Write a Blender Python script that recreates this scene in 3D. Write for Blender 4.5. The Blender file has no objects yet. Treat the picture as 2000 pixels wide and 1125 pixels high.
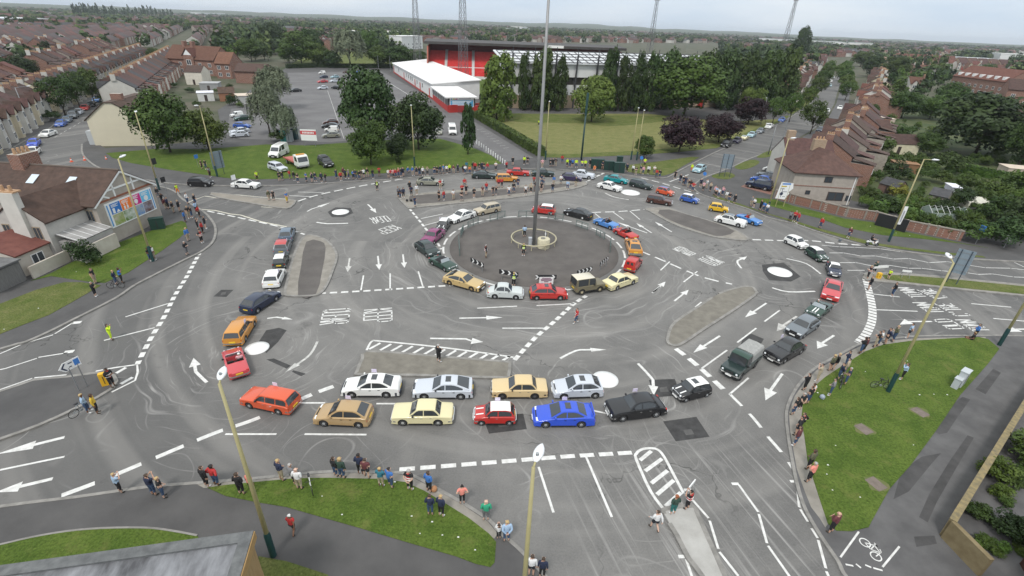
import bpy, bmesh, math, random
from math import sin, cos, pi, radians, hypot, atan2, sqrt
from mathutils import Vector, Matrix, noise as mnoise
S = bpy.context.scene
COL = S.collection
random.seed(7)

# ---------------------------------------------------------------- camera
FPX, CAMZ = 959.0, 26.0                      # focal length in photo pixels (2000 wide), metres above the road
_p, _r = radians(28.35), radians(2.3)
FWD = Vector((0, cos(_p), -sin(_p)))
_r0, _u0 = Vector((1, 0, 0)), Vector((0, sin(_p), cos(_p)))
RGT = _r0*cos(_r) + _u0*sin(_r)
UPV = -_r0*sin(_r) + _u0*cos(_r)
CAMP = Vector((0, 0, CAMZ))
cam = bpy.data.cameras.new('camera')
cam.sensor_width = 36.0
cam.lens = 36.0*FPX/2000.0
cam.clip_start, cam.clip_end = 0.5, 30000
camo = bpy.data.objects.new('camera', cam)
camo.matrix_world = Matrix(((RGT.x, UPV.x, -FWD.x, 0), (RGT.y, UPV.y, -FWD.y, 0), (RGT.z, UPV.z, -FWD.z, CAMZ), (0, 0, 0, 1)))
COL.objects.link(camo)
S.camera = camo

# ---------------------------------------------------------------- light: overcast day
S.view_settings.view_transform = 'Standard'
S.view_settings.look = 'None'
S.view_settings.gamma = 1.0
S.view_settings.exposure = 0.42
SUN_EL, SUN_AZ = radians(55), radians(200)
w = bpy.data.worlds.new('World')
S.world = w
w.use_nodes = True
nt = w.node_tree
for n in list(nt.nodes): nt.nodes.remove(n)
N = nt.nodes.new; LK = nt.links.new
out = N('ShaderNodeOutputWorld'); bg = N('ShaderNodeBackground')
sky = N('ShaderNodeTexSky'); sky.sky_type = 'NISHITA'; sky.sun_disc = False
sky.sun_elevation = SUN_EL; sky.sun_rotation = SUN_AZ
sky.air_density = 1.2; sky.dust_density = 2.5
tc = N('ShaderNodeTexCoord'); sep = N('ShaderNodeSeparateXYZ')
LK(tc.outputs['Generated'], sep.inputs[0])
# a high cloud sheet: pale near the horizon, brighter overhead as an overcast sky is
mp = N('ShaderNodeMapping'); mp.inputs['Scale'].default_value = (1.6, 1.6, 9.0)
LK(tc.outputs['Generated'], mp.inputs[0])
nz = N('ShaderNodeTexNoise'); nz.inputs['Scale'].default_value = 1.7; nz.inputs['Detail'].default_value = 6; nz.inputs['Roughness'].default_value = .55
LK(mp.outputs[0], nz.inputs['Vector'])
cr = N('ShaderNodeValToRGB')
cr.color_ramp.elements[0].position = .32; cr.color_ramp.elements[0].color = (6.6, 7.9, 9.4, 1)
cr.color_ramp.elements[1].position = .68; cr.color_ramp.elements[1].color = (8.8, 9.5, 10.2, 1)
LK(nz.outputs['Fac'], cr.inputs['Fac'])
mr = N('ShaderNodeMapRange'); mr.inputs['From Min'].default_value = 0.02; mr.inputs['From Max'].default_value = .9
mr.inputs['To Min'].default_value = 1.0; mr.inputs['To Max'].default_value = 1.75
LK(sep.outputs['Z'], mr.inputs['Value'])
mu = N('ShaderNodeVectorMath'); mu.operation = 'SCALE'
LK(cr.outputs['Color'], mu.inputs[0]); LK(mr.outputs[0], mu.inputs['Scale'])
mx = N('ShaderNodeMixRGB'); mx.inputs['Fac'].default_value = .9
LK(sky.outputs['Color'], mx.inputs['Color1']); LK(mu.outputs[0], mx.inputs['Color2'])
zr = N('ShaderNodeValToRGB'); zr.color_ramp.elements[0].position = .12; zr.color_ramp.elements[0].color = (1, 1, 1, 1)
zr.color_ramp.elements[1].position = .7; zr.color_ramp.elements[1].color = (1.0, .925, .83, 1)
LK(sep.outputs['Z'], zr.inputs['Fac'])
wm = N('ShaderNodeMixRGB'); wm.blend_type = 'MULTIPLY'; wm.inputs['Fac'].default_value = 1
LK(mx.outputs[0], wm.inputs['Color1']); LK(zr.outputs['Color'], wm.inputs['Color2'])
LK(wm.outputs[0], bg.inputs['Color']); bg.inputs['Strength'].default_value = .075
LK(bg.outputs[0], out.inputs['Surface'])
sl = bpy.data.lights.new('sun', 'SUN'); sl.energy = 1.5; sl.angle = radians(11); sl.color = (1, .965, .92)
so = bpy.data.objects.new('sun', sl)
so.rotation_euler = Vector((sin(SUN_AZ)*cos(SUN_EL), cos(SUN_AZ)*cos(SUN_EL), sin(SUN_EL))).to_track_quat('Z', 'Y').to_euler()
COL.objects.link(so)

# ---------------------------------------------------------------- helpers
def G(x, y, z=0.0):
 """the point at height z that the photo shows at pixel x, y"""
 d = FWD + RGT*((x-1000)/FPX) - UPV*((y-562.5)/FPX)
 t = (z-CAMZ)/d.z
 return CAMP + d*t
def GS(pts, z=0.0): return [G(x, y, z) for x, y in pts]
def PJ(P):
 v = Vector(P)-CAMP; w_ = v.dot(FWD)
 return 1000+FPX*v.dot(RGT)/w_, 562.5-FPX*v.dot(UPV)/w_
def HT(base, top):
 """height of something whose foot is at ground point base and whose top reaches photo row top"""
 lo, hi = 0.0, 80.0
 for _ in range(40):
  m = (lo+hi)/2
  if PJ((base.x, base.y, m))[1] > top: lo = m
  else: hi = m
 return lo
def PXM(P):
 """photo pixels per metre at P"""
 return FPX/((Vector(P)-CAMP).dot(FWD))

def smooth(pts, n=4, closed=False):
 """Catmull-Rom through points"""
 P = [Vector((q[0], q[1], 0)) for q in pts]; L = len(P); o = []
 rng = range(L if closed else L-1)
 for i in rng:
  a, b, c, d = (P[(i-1) % L], P[i], P[(i+1) % L], P[(i+2) % L]) if closed else (P[max(i-1, 0)], P[i], P[i+1], P[min(i+2, L-1)])
  for k in range(n):
   t = k/n
   o.append(.5*((2*b)+(c-a)*t+(2*a-5*b+4*c-d)*t*t+(3*b-3*c+d-a)*t**3))
 if not closed: o.append(P[-1])
 return o

class MB:
 def __init__(s): s.v = []; s.f = []; s.m = []
 def add(s, vs, fs, mi=0):
  o = len(s.v); s.v += [tuple(v) for v in vs]
  s.f += [tuple(i+o for i in f) for f in fs]; s.m += [mi]*len(fs)
 def box(s, x0, x1, y0, y1, z0, z1, mi=0, top=True):
  vs = [(x0,y0,z0),(x1,y0,z0),(x1,y1,z0),(x0,y1,z0),(x0,y0,z1),(x1,y0,z1),(x1,y1,z1),(x0,y1,z1)]
  s.add(vs, [(3,2,1,0),(4,5,6,7),(0,1,5,4),(1,2,6,5),(2,3,7,6),(3,0,4,7)], mi)
 def obox(s, c, ax, ay, hx, hy, z0, z1, mi=0):
  """box on the oriented axes ax, ay (2-D) around c"""
  p = [(c[0]+ax[0]*sx*hx+ay[0]*sy*hy, c[1]+ax[1]*sx*hx+ay[1]*sy*hy) for sx, sy in ((-1,-1),(1,-1),(1,1),(-1,1))]
  s.prism(p, z0, z1, mi)
 def prism(s, poly, z0, z1, mi=0, side=None, bottom=True):
  a = sum(poly[i][0]*poly[(i+1) % len(poly)][1]-poly[(i+1) % len(poly)][0]*poly[i][1] for i in range(len(poly)))
  if a < 0: poly = poly[::-1]
  n = len(poly)
  vs = [(p[0], p[1], z0) for p in poly]+[(p[0], p[1], z1) for p in poly]
  s.add(vs, [tuple(range(n, 2*n))], mi)
  fs = [(i, (i+1) % n, n+(i+1) % n, n+i) for i in range(n)]
  s.add(vs, fs+([tuple(range(n-1, -1, -1))] if bottom else []), mi if side is None else side)
 def sheet(s, poly, z, mi=0):
  a = sum(poly[i][0]*poly[(i+1) % len(poly)][1]-poly[(i+1) % len(poly)][0]*poly[i][1] for i in range(len(poly)))
  if a < 0: poly = poly[::-1]
  s.add([(p[0], p[1], z) for p in poly], [tuple(range(len(poly)))], mi)
 def tube(s, pts, rs, n=8, mi=0, cap=True):
  P = [Vector(p) for p in pts]; k = len(P)
  if not hasattr(rs, '__len__'): rs = [rs]*k
  vs = []
  for i in range(k):
   t = (P[min(i+1, k-1)]-P[max(i-1, 0)]).normalized()
   u = t.cross(Vector((0, 0, 1)))
   if u.length < .02: u = t.cross(Vector((0, 1, 0)))
   u.normalize(); v = u.cross(t)
   for j in range(n):
    a = 2*pi*j/n
    vs.append(P[i]+(u*cos(a)+v*sin(a))*rs[i])
  fs = [(i*n+j, i*n+(j+1) % n, (i+1)*n+(j+1) % n, (i+1)*n+j) for i in range(k-1) for j in range(n)]
  if cap: fs += [tuple(range(n-1, -1, -1)), tuple(range((k-1)*n, k*n))]
  s.add(vs, fs, mi)
 def lathe(s, prof, c=(0, 0, 0), n=16, mi=0, axis='z'):
  vs = []
  for r, h in prof:
   for j in range(n):
    a = 2*pi*j/n
    if axis == 'z': vs.append((c[0]+r*cos(a), c[1]+r*sin(a), c[2]+h))
    else: vs.append((c[0]+r*cos(a), c[1]+h, c[2]+r*sin(a)))
  k = len(prof)
  if axis == 'z': fs = [(i*n+j, i*n+(j+1) % n, (i+1)*n+(j+1) % n, (i+1)*n+j) for i in range(k-1) for j in range(n)]
  else: fs = [(i*n+j, (i+1)*n+j, (i+1)*n+(j+1) % n, i*n+(j+1) % n) for i in range(k-1) for j in range(n)]
  fs += [tuple(range(n-1, -1, -1)) if axis == 'z' else tuple(range(n)), tuple(range((k-1)*n, k*n)) if axis == 'z' else tuple(range(k*n-1, (k-1)*n-1, -1))]
  s.add(vs, fs, mi)
 def ribbon(s, pts, w, z, mi=0, z0=None):
  """flat strip along a 2-D line; with z0 it is a solid bar from z0 to z"""
  P = [Vector((p[0], p[1])) for p in pts]; k = len(P); L = []; R = []
  if k < 2: return
  cl = (P[0]-P[-1]).length < 1e-4 and k > 3
  for i in range(k):
   if cl: a = P[i-1] if i else P[-2]; b = P[i+1] if i < k-1 else P[1]
   else: a = P[max(i-1, 0)]; b = P[min(i+1, k-1)]
   t = (b-a)
   if t.length < 1e-6: t = Vector((1, 0))
   t.normalize(); nn = Vector((-t.y, t.x))*w/2
   L.append(P[i]+nn); R.append(P[i]-nn)
  for i in range(k-1):
   q = [R[i], R[i+1], L[i+1], L[i]]
   if z0 is None: s.add([(p.x, p.y, z) for p in q], [(0, 1, 2, 3)], mi)
  if z0 is not None:
   vs = [(p.x, p.y, z0) for p in R]+[(p.x, p.y, z0) for p in L]+[(p.x, p.y, z) for p in R]+[(p.x, p.y, z) for p in L]
   fs = []
   for i in range(k-1):
    fs += [(2*k+i, 2*k+i+1, 3*k+i+1, 3*k+i), (i, i+1, 2*k+i+1, 2*k+i), (k+i+1, k+i, 3*k+i, 3*k+i+1)]
   fs += [(k, 0, 2*k, 3*k), (k-1, 2*k-1, 4*k-1, 3*k-1)]
   s.add(vs, fs, mi)
 def mesh(s, name, mats=(), smo=False, ang=None):
  me = bpy.data.meshes.new(name)
  me.from_pydata(s.v, [], s.f); me.update()
  for m in mats: me.materials.append(m)
  if len(mats) > 1: me.polygons.foreach_set('material_index', s.m)
  if smo or ang is not None:
   me.polygons.foreach_set('use_smooth', [True]*len(me.polygons))
   if ang is not None: me.set_sharp_from_angle(angle=radians(ang))
  return me
 def build(s, name, mats=(), parent=None, smo=False, ang=None):
  if not isinstance(mats, (list, tuple)): mats = [mats]
  return link(name, s.mesh(name, mats, smo, ang), parent)

def link(name, me, parent=None, mat=None):
 o = bpy.data.objects.new(name, me); COL.objects.link(o)
 if parent: o.parent = parent
 if mat is not None: setmat(o, mat)
 return o
def setmat(o, mat, i=0):
 sl_ = o.material_slots[i]; sl_.link = 'OBJECT'; sl_.material = mat
def tag(o, label, cat, group=None):
 o['label'] = label; o['category'] = cat
 if group: o['group'] = group
 return o
def root(name, label, cat, loc=(0, 0, 0), rz=0.0, group=None):
 o = bpy.data.objects.new(name, None); COL.objects.link(o)
 o.empty_display_size = .3
 o.location = loc; o.rotation_euler = (0, 0, rz)
 return tag(o, label, cat, group)
def struct(o): o['kind'] = 'structure'; return o

# ---------------------------------------------------------------- materials
MATS = {}
def M(name, c, rough=.7, metal=0.0, var=.0, sc=3.0, c2=None, bump=0.0, bsc=None, spec=.5, coat=0.0, rnd=0.0, stretch=None):
 if name in MATS: return MATS[name]
 m = bpy.data.materials.new(name); m.use_nodes = True; t = m.node_tree
 b = t.nodes['Principled BSDF']
 b.inputs['Roughness'].default_value = rough; b.inputs['Metallic'].default_value = metal
 b.inputs['Base Color'].default_value = (*c, 1); b.inputs['Specular IOR Level'].default_value = spec
 if coat: b.inputs['Coat Weight'].default_value = coat; b.inputs['Coat Roughness'].default_value = .05
 if var or c2 or bump:
  tc = t.nodes.new('ShaderNodeTexCoord'); vec = tc.outputs['Object']
  if stretch:
   mp = t.nodes.new('ShaderNodeMapping'); mp.inputs['Scale'].default_value = stretch
   t.links.new(vec, mp.inputs[0]); vec = mp.outputs[0]
  nz = t.nodes.new('ShaderNodeTexNoise'); nz.inputs['Scale'].default_value = sc; nz.inputs['Detail'].default_value = 5; nz.inputs['Roughness'].default_value = .62
  t.links.new(vec, nz.inputs['Vector'])
  cr = t.nodes.new('ShaderNodeValToRGB'); e = cr.color_ramp.elements
  e[0].position = .34; e[1].position = .66
  if c2: e[0].color = (*c, 1); e[1].color = (*c2, 1)
  else:
   e[0].color = (*[x*(1-var) for x in c], 1); e[1].color = (*[min(1, x*(1+var)) for x in c], 1)
  t.links.new(nz.outputs['Fac'], cr.inputs['Fac'])
  col = cr.outputs['Color']
  if rnd:
   oi = t.nodes.new('ShaderNodeObjectInfo'); hs = t.nodes.new('ShaderNodeHueSaturation')
   mr = t.nodes.new('ShaderNodeMapRange'); mr.inputs['To Min'].default_value = 1-rnd; mr.inputs['To Max'].default_value = 1+rnd
   t.links.new(oi.outputs['Random'], mr.inputs['Value']); t.links.new(mr.outputs[0], hs.inputs['Value'])
   mh = t.nodes.new('ShaderNodeMapRange'); mh.inputs['To Min'].default_value = .5-rnd*.06; mh.inputs['To Max'].default_value = .5+rnd*.06
   ml = t.nodes.new('ShaderNodeMath'); ml.operation = 'FRACT'
   mm = t.nodes.new('ShaderNodeMath'); mm.operation = 'MULTIPLY'; mm.inputs[1].default_value = 7.31
   t.links.new(oi.outputs['Random'], mm.inputs[0]); t.links.new(mm.outputs[0], ml.inputs[0]); t.links.new(ml.outputs[0], mh.inputs['Value'])
   t.links.new(mh.outputs[0], hs.inputs['Hue'])
   t.links.new(col, hs.inputs['Color']); col = hs.outputs['Color']
  t.links.new(col, b.inputs['Base Color'])
  if bump:
   nb = nz
   if bsc:
    nb = t.nodes.new('ShaderNodeTexNoise'); nb.inputs['Scale'].default_value = bsc; nb.inputs['Detail'].default_value = 3
    t.links.new(vec, nb.inputs['Vector'])
   bp = t.nodes.new('ShaderNodeBump'); bp.inputs['Strength'].default_value = bump; bp.inputs['Distance'].default_value = .05
   t.links.new(nb.outputs['Fac'], bp.inputs['Height']); t.links.new(bp.outputs[0], b.inputs['Normal'])
 MATS[name] = m
 return m
def paint(c, nm=None, rough=.28):
 return M('paint_%s' % (nm or '%02x%02x%02x' % tuple(int(x*255) for x in c)), c, rough, spec=.5, coat=.5)
def cloth(c): return M('cloth_%02x%02x%02x' % tuple(int(x*255) for x in c), c, .85, var=.12, sc=9)
def tiles(name, c, c2, rows=.42):
 """roof tiles: colour patches plus courses and pantile ribs as bump in object space"""
 if name in MATS: return MATS[name]
 m = M(name, c, .8, c2=c2, sc=1.3, rnd=.22); t = m.node_tree; b = t.nodes['Principled BSDF']
 tc = t.nodes.new('ShaderNodeTexCoord')
 wv = t.nodes.new('ShaderNodeTexWave'); wv.bands_direction = 'X'; wv.wave_profile = 'SAW'
 wv.inputs['Scale'].default_value = 1/rows/3.14*1.0; wv.inputs['Distortion'].default_value = .3
 mp = t.nodes.new('ShaderNodeMapping'); mp.inputs['Rotation'].default_value = (0, 0, 0)
 cmb = t.nodes.new('ShaderNodeCombineXYZ'); sp = t.nodes.new('ShaderNodeSeparateXYZ')
 t.links.new(tc.outputs['Object'], sp.inputs[0]); t.links.new(sp.outputs['Z'], cmb.inputs['X'])
 t.links.new(cmb.outputs[0], wv.inputs['Vector'])
 bp = t.nodes.new('ShaderNodeBump'); bp.inputs['Strength'].default_value = 1; bp.inputs['Distance'].default_value = .12
 t.links.new(wv.outputs['Fac'], bp.inputs['Height']); t.links.new(bp.outputs[0], b.inputs['Normal'])
 return m
def brick(name, c, c2, mortar=(.35, .32, .28)):
 if name in MATS: return MATS[name]
 m = M(name, c, .85); t = m.node_tree; b = t.nodes['Principled BSDF']
 tc = t.nodes.new('ShaderNodeTexCoord'); bk = t.nodes.new('ShaderNodeTexBrick')
 sp = t.nodes.new('ShaderNodeSeparateXYZ'); cmb = t.nodes.new('ShaderNodeCombineXYZ'); ad = t.nodes.new('ShaderNodeMath')
 t.links.new(tc.outputs['Object'], sp.inputs[0]); t.links.new(sp.outputs['X'], ad.inputs[0]); t.links.new(sp.outputs['Y'], ad.inputs[1])
 t.links.new(ad.outputs[0], cmb.inputs['X']); t.links.new(sp.outputs['Z'], cmb.inputs['Y'])
 bk.inputs['Color1'].default_value = (*c, 1); bk.inputs['Color2'].default_value = (*c2, 1); bk.inputs['Mortar'].default_value = (*mortar, 1)
 bk.inputs['Scale'].default_value = 1; bk.inputs['Brick Width'].default_value = .45; bk.inputs['Row Height'].default_value = .15; bk.inputs['Mortar Size'].default_value = .015
 t.links.new(cmb.outputs[0], bk.inputs['Vector']); t.links.new(bk.outputs['Color'], b.inputs['Base Color'])
 return m
def leaf(name, c, c2, sc=.8, rnd=.25):
 m = M(name, c, .6, c2=c2, sc=sc, rnd=rnd, spec=.25)
 return m

GLASS = M('dark_glass', (.035, .04, .045), .05, spec=.9)
PANE = M('window_glass', (.05, .06, .07), .08, spec=.7)
CHROME = M('chrome', (.7, .7, .7), .18, metal=1.0)
RUBBER = M('tyre_rubber', (.015, .015, .016), .8)
BLACKP = M('black_plastic', (.022, .022, .024), .5)
ALLOY = M('alloy_wheel', (.55, .56, .57), .35, metal=.6)
LAMP = M('headlamp_glass', (.75, .78, .8), .08, spec=.8)
REDL = M('tail_lamp_red', (.45, .02, .015), .2)
WPLATE = M('plate_white', (.8, .8, .78), .5)
YPLATE = M('plate_yellow', (.75, .52, .03), .5)
WHITE = M('white_paint', (.78, .78, .77), .45)
WHITEW = M('white_render', (.7, .69, .66), .8, var=.06, sc=1)
STEEL = M('galvanised_steel', (.38, .4, .41), .5, metal=.5, var=.1, sc=4)
# ---------------------------------------------------------------- ground, roads, pavements
RC = Vector((2.664, 59.6)); RR = 11.84           # centre and radius of the ring line
MINI = [G(1182, 741), G(502, 680), G(665, 414), G(1231, 376), G(1523, 531)]

def road_material():
 m = bpy.data.materials.new('asphalt_road'); m.use_nodes = True; t = m.node_tree; b = t.nodes['Principled BSDF']
 n = t.nodes.new; l = t.links.new
 b.inputs['Roughness'].default_value = .82; b.inputs['Specular IOR Level'].default_value = .35
 tc = n('ShaderNodeTexCoord'); P = tc.outputs['Object']
 def noise(sc, det=4, vec=P, ro=.6):
  z = n('ShaderNodeTexNoise'); z.inputs['Scale'].default_value = sc; z.inputs['Detail'].default_value = det; z.inputs['Roughness'].default_value = ro
  l(vec, z.inputs['Vector']); return z.outputs['Fac']
 def math(op, a, b_=None, c=None):
  q = n('ShaderNodeMath'); q.operation = op
  for i, x in enumerate((a, b_, c)):
   if x is None: continue
   if isinstance(x, (int, float)): q.inputs[i].default_value = x
   else: l(x, q.inputs[i])
  return q.outputs[0]
 def ramp(f, p0, p1, c0, c1):
  r = n('ShaderNodeValToRGB'); e = r.color_ramp.elements
  e[0].position = p0; e[1].position = p1; e[0].color = (*c0, 1); e[1].color = (*c1, 1); l(f, r.inputs['Fac']); return r.outputs['Color']
 def mixc(f, a, b_, mode='MIX'):
  r = n('ShaderNodeMixRGB'); r.blend_type = mode
  for i, x in zip(('Fac', 'Color1', 'Color2'), (f, a, b_)):
   if isinstance(x, (int, float)): r.inputs[i].default_value = x
   elif isinstance(x, tuple): r.inputs[i].default_value = (*x, 1)
   else: l(x, r.inputs[i])
  return r.outputs['Color']
 base = ramp(noise(.07, 5), .36, .64, (.105, .102, .099), (.2, .193, .183))
 base = mixc(.35, base, ramp(noise(.55, 6), .35, .68, (.11, .107, .104), (.2, .194, .184)))
 base = mixc(.22, base, ramp(noise(9, 3), .3, .7, (.08, .079, .077), (.24, .234, .225)))
 sep = n('ShaderNodeSeparateXYZ'); l(P, sep.inputs[0]); X, Y = sep.outputs['X'], sep.outputs['Y']
 dx = math('SUBTRACT', X, RC.x); dy = math('SUBTRACT', Y, RC.y); rd = math('SQRT', math('ADD', math('MULTIPLY', dx, dx), math('MULTIPLY', dy, dy)))
 def mrg(v, a, b_, lo=0, hi=1):
  q = n('ShaderNodeMapRange'); q.inputs['From Min'].default_value = a; q.inputs['From Max'].default_value = b_; q.inputs['To Min'].default_value = lo; q.inputs['To Max'].default_value = hi; l(v, q.inputs['Value']); return q.outputs[0]
 wn = math('MULTIPLY', noise(.09, 3), 22)
 southern = math('MULTIPLY', mrg(X, -5, 0), mrg(Y, 31, 27))              # the approach roads carry a darker, newer surface
 base = mixc(math('MULTIPLY', mrg(math('ADD', rd, wn), 46, 54, 0, .55), math('SUBTRACT', 1, southern)), base, (.075, .074, .074))
 cbr = n('ShaderNodeCombineXYZ'); l(math('MULTIPLY', rd, .42), cbr.inputs['X']); l(math('MULTIPLY', math('ARCTAN2', dy, dx), .9), cbr.inputs['Y'])
 base = mixc(mrg(noise(1.0, 2, cbr.outputs[0]), .5, .68, 0, .5), base, (.25, .24, .225))
 # worn tyre sweeps: pale rings around each mini roundabout and around the middle
 tot = None
 wob = math('MULTIPLY', noise(.12, 2), 5.0)
 for i, (c, r0, r1, fq) in enumerate([(q, 2.0, 13.0, 2.6) for q in MINI]+[(RC, 12.5, 24.0, 2.2)]):
  dx = math('SUBTRACT', X, c[0]); dy = math('SUBTRACT', Y, c[1])
  r = math('SQRT', math('ADD', math('MULTIPLY', dx, dx), math('MULTIPLY', dy, dy)))
  rr = math('ADD', r, wob); an = math('ARCTAN2', dy, dx)
  cb = n('ShaderNodeCombineXYZ'); l(math('MULTIPLY', rr, fq), cb.inputs['X']); l(math('MULTIPLY', an, 1.1), cb.inputs['Y']); cb.inputs['Z'].default_value = i*3.7
  f = noise(1.0, 3, cb.outputs[0], .7)
  mr = n('ShaderNodeMapRange'); mr.inputs['From Min'].default_value = .57; mr.inputs['From Max'].default_value = .72; l(f, mr.inputs['Value'])
  w1 = n('ShaderNodeMapRange'); w1.inputs['From Min'].default_value = r0; w1.inputs['From Max'].default_value = r0+1.2; l(r, w1.inputs['Value'])
  w2 = n('ShaderNodeMapRange'); w2.inputs['From Min'].default_value = r1; w2.inputs['From Max'].default_value = r1-5; l(r, w2.inputs['Value'])
  f = math('MULTIPLY', math('MULTIPLY', mr.outputs[0], w1.outputs[0]), w2.outputs[0])
  tot = f if tot is None else math('MAXIMUM', tot, f)
 # straight pale tracks down the southern road
 d = (G(1500, 1120)-G(1330, 900)); d.normalize()
 al = math('ADD', math('MULTIPLY', X, d.x), math('MULTIPLY', Y, d.y)); ac = math('SUBTRACT', math('MULTIPLY', X, d.y), math('MULTIPLY', Y, d.x))
 cb = n('ShaderNodeCombineXYZ'); l(math('MULTIPLY', ac, 2.6), cb.inputs['X']); l(math('MULTIPLY', al, .05), cb.inputs['Y'])
 f = noise(1, 3, cb.outputs[0], .7)
 mr = n('ShaderNodeMapRange'); mr.inputs['From Min'].default_value = .53; mr.inputs['From Max'].default_value = .68; l(f, mr.inputs['Value'])
 w1 = n('ShaderNodeMapRange'); w1.inputs['From Min'].default_value = 29; w1.inputs['From Max'].default_value = 24; l(Y, w1.inputs['Value'])
 w2 = n('ShaderNodeMapRange'); w2.inputs['From Min'].default_value = 3; w2.inputs['From Max'].default_value = 6; l(X, w2.inputs['Value'])
 f = math('MULTIPLY', math('MULTIPLY', mr.outputs[0], w1.outputs[0]), w2.outputs[0])
 tot = math('MAXIMUM', tot, f)
 for sc_, k, th in ((.05, 17, .035), (.11, 11, .03)):               # stray tyre scuffs that follow no lane
  f = math('ABSOLUTE', math('SUBTRACT', math('FRACT', math('MULTIPLY', noise(sc_, 1), k)), .5))
  mr = n('ShaderNodeMapRange'); mr.inputs['From Min'].default_value = th; mr.inputs['From Max'].default_value = 0; l(f, mr.inputs['Value'])
  mk = n('ShaderNodeMapRange'); mk.inputs['From Min'].default_value = .48; mk.inputs['From Max'].default_value = .62; l(noise(.13, 3), mk.inputs['Value'])
  tot = math('MAXIMUM', tot, math('MULTIPLY', math('MULTIPLY', mr.outputs[0], mk.outputs[0]), .8))
 vo = n('ShaderNodeTexVoronoi'); vo.feature = 'DISTANCE_TO_EDGE'; vo.inputs['Scale'].default_value = .11
 wv_ = n('ShaderNodeVectorMath'); wv_.operation = 'ADD'; nv = n('ShaderNodeTexNoise'); nv.inputs['Scale'].default_value = .6; l(P, nv.inputs['Vector'])
 sv_ = n('ShaderNodeVectorMath'); sv_.operation = 'SCALE'; sv_.inputs['Scale'].default_value = 3.0; l(nv.outputs['Color'], sv_.inputs[0]); l(P, wv_.inputs[0]); l(sv_.outputs[0], wv_.inputs[1]); l(wv_.outputs[0], vo.inputs['Vector'])
 ck = n('ShaderNodeMapRange'); ck.inputs['From Min'].default_value = .007; ck.inputs['From Max'].default_value = .002; l(vo.outputs['Distance'], ck.inputs['Value'])
 mk = n('ShaderNodeMapRange'); mk.inputs['From Min'].default_value = .5; mk.inputs['From Max'].default_value = .58; l(noise(.05, 2), mk.inputs['Value'])
 base = mixc(math('MULTIPLY', math('MULTIPLY', ck.outputs[0], mk.outputs[0]), .7), base, (.035, .034, .033))
 st = n('ShaderNodeMapRange'); st.inputs['From Min'].default_value = .62; st.inputs['From Max'].default_value = .72; l(noise(.22, 5, P, .7), st.inputs['Value'])
 base = mixc(math('MULTIPLY', st.outputs[0], .45), base, (.06, .058, .056))
 tot = math('MULTIPLY', tot, math('MULTIPLY', noise(.35, 3), 1.25))
 col = mixc(math('MULTIPLY', tot, .8), base, (.38, .37, .355))
 l(col, b.inputs['Base Color'])
 bp = n('ShaderNodeBump'); bp.inputs['Strength'].default_value = .35; bp.inputs['Distance'].default_value = .02
 l(noise(14, 3), bp.inputs['Height']); l(bp.outputs[0], b.inputs['Normal'])
 return m
ROAD = road_material()
TARMAC = M('pavement_tarmac', (.062, .06, .06), .85, c2=(.088, .085, .084), sc=.35, bump=.2, bsc=12)
TARMAC2 = M('old_pavement_tarmac', (.075, .073, .074), .85, c2=(.115, .112, .112), sc=.5, bump=.2, bsc=12)
PATCH = M('tarmac_patch', (.042, .041, .041), .85, var=.3, sc=1.5, bump=.2, bsc=14)
PATCH2 = M('tarmac_patch_lighter', (.085, .083, .081), .85, var=.2, sc=2)
CARPK = M('carpark_tarmac', (.105, .1, .102), .85, c2=(.15, .146, .145), sc=.12, bump=.15, bsc=10)
CONC = M('pale_paving', (.19, .175, .15), .85, c2=(.27, .25, .22), sc=.9, bump=.2, bsc=8)
CONCD = M('paved_island_top', (.14, .128, .108), .85, c2=(.2, .185, .155), sc=1.1, bump=.25, bsc=7)
KERB = M('kerb_stone', (.17, .163, .15), .8, c2=(.27, .258, .24), sc=1.5)
BUFF = M('buff_surfacing', (.2, .18, .15), .85, c2=(.26, .235, .2), sc=.5)
ISLD = M('island_tarmac', (.083, .074, .069), .85, c2=(.115, .104, .096), sc=.4, bump=.2, bsc=10)
def grassmat(name, c, c2, dry, amt):
 m = M(name, c, .9, c2=c2, sc=.5, bump=1.0, bsc=7, spec=.12); t = m.node_tree; b = t.nodes['Principled BSDF']; L = t.links.new
 src = b.inputs['Base Color'].links[0].from_socket; tc = t.nodes.new('ShaderNodeTexCoord')
 def nz(sc, d=4):
  q = t.nodes.new('ShaderNodeTexNoise'); q.inputs['Scale'].default_value = sc; q.inputs['Detail'].default_value = d; q.inputs['Roughness'].default_value = .7; L(tc.outputs['Object'], q.inputs['Vector']); return q.outputs['Fac']
 def mr(f, a, b_, hi):
  q = t.nodes.new('ShaderNodeMapRange'); q.inputs['From Min'].default_value = a; q.inputs['From Max'].default_value = b_; q.inputs['To Max'].default_value = hi; L(f, q.inputs['Value']); return q.outputs[0]
 def mix(f, a, col, mode='MIX'):
  q = t.nodes.new('ShaderNodeMixRGB'); q.blend_type = mode; L(f, q.inputs['Fac']); L(a, q.inputs['Color1']); q.inputs['Color2'].default_value = (*col, 1); return q.outputs['Color']
 o = mix(mr(nz(6), .42, .7, .75), src, tuple(x*.42 for x in c)); o = mix(mr(nz(9), .56, .7, .5), o, tuple(min(1, x*1.5) for x in c2)); o = mix(mr(nz(.7, 5), .55, .75, amt), o, dry)
 L(o, b.inputs['Base Color']); return m
GRASS = grassmat('verge_grass', (.062, .104, .018), (.105, .15, .03), (.19, .175, .065), .5)
GRASSD = grassmat('dry_park_grass', (.145, .16, .055), (.215, .205, .085), (.25, .215, .11), .6)
GRASSW = grassmat('worn_grass', (.08, .112, .025), (.145, .155, .055), (.2, .175, .085), .7)
EARTH = M('town_ground', (.035, .05, .016), .95, c2=(.1, .088, .062), sc=.06)
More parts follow.
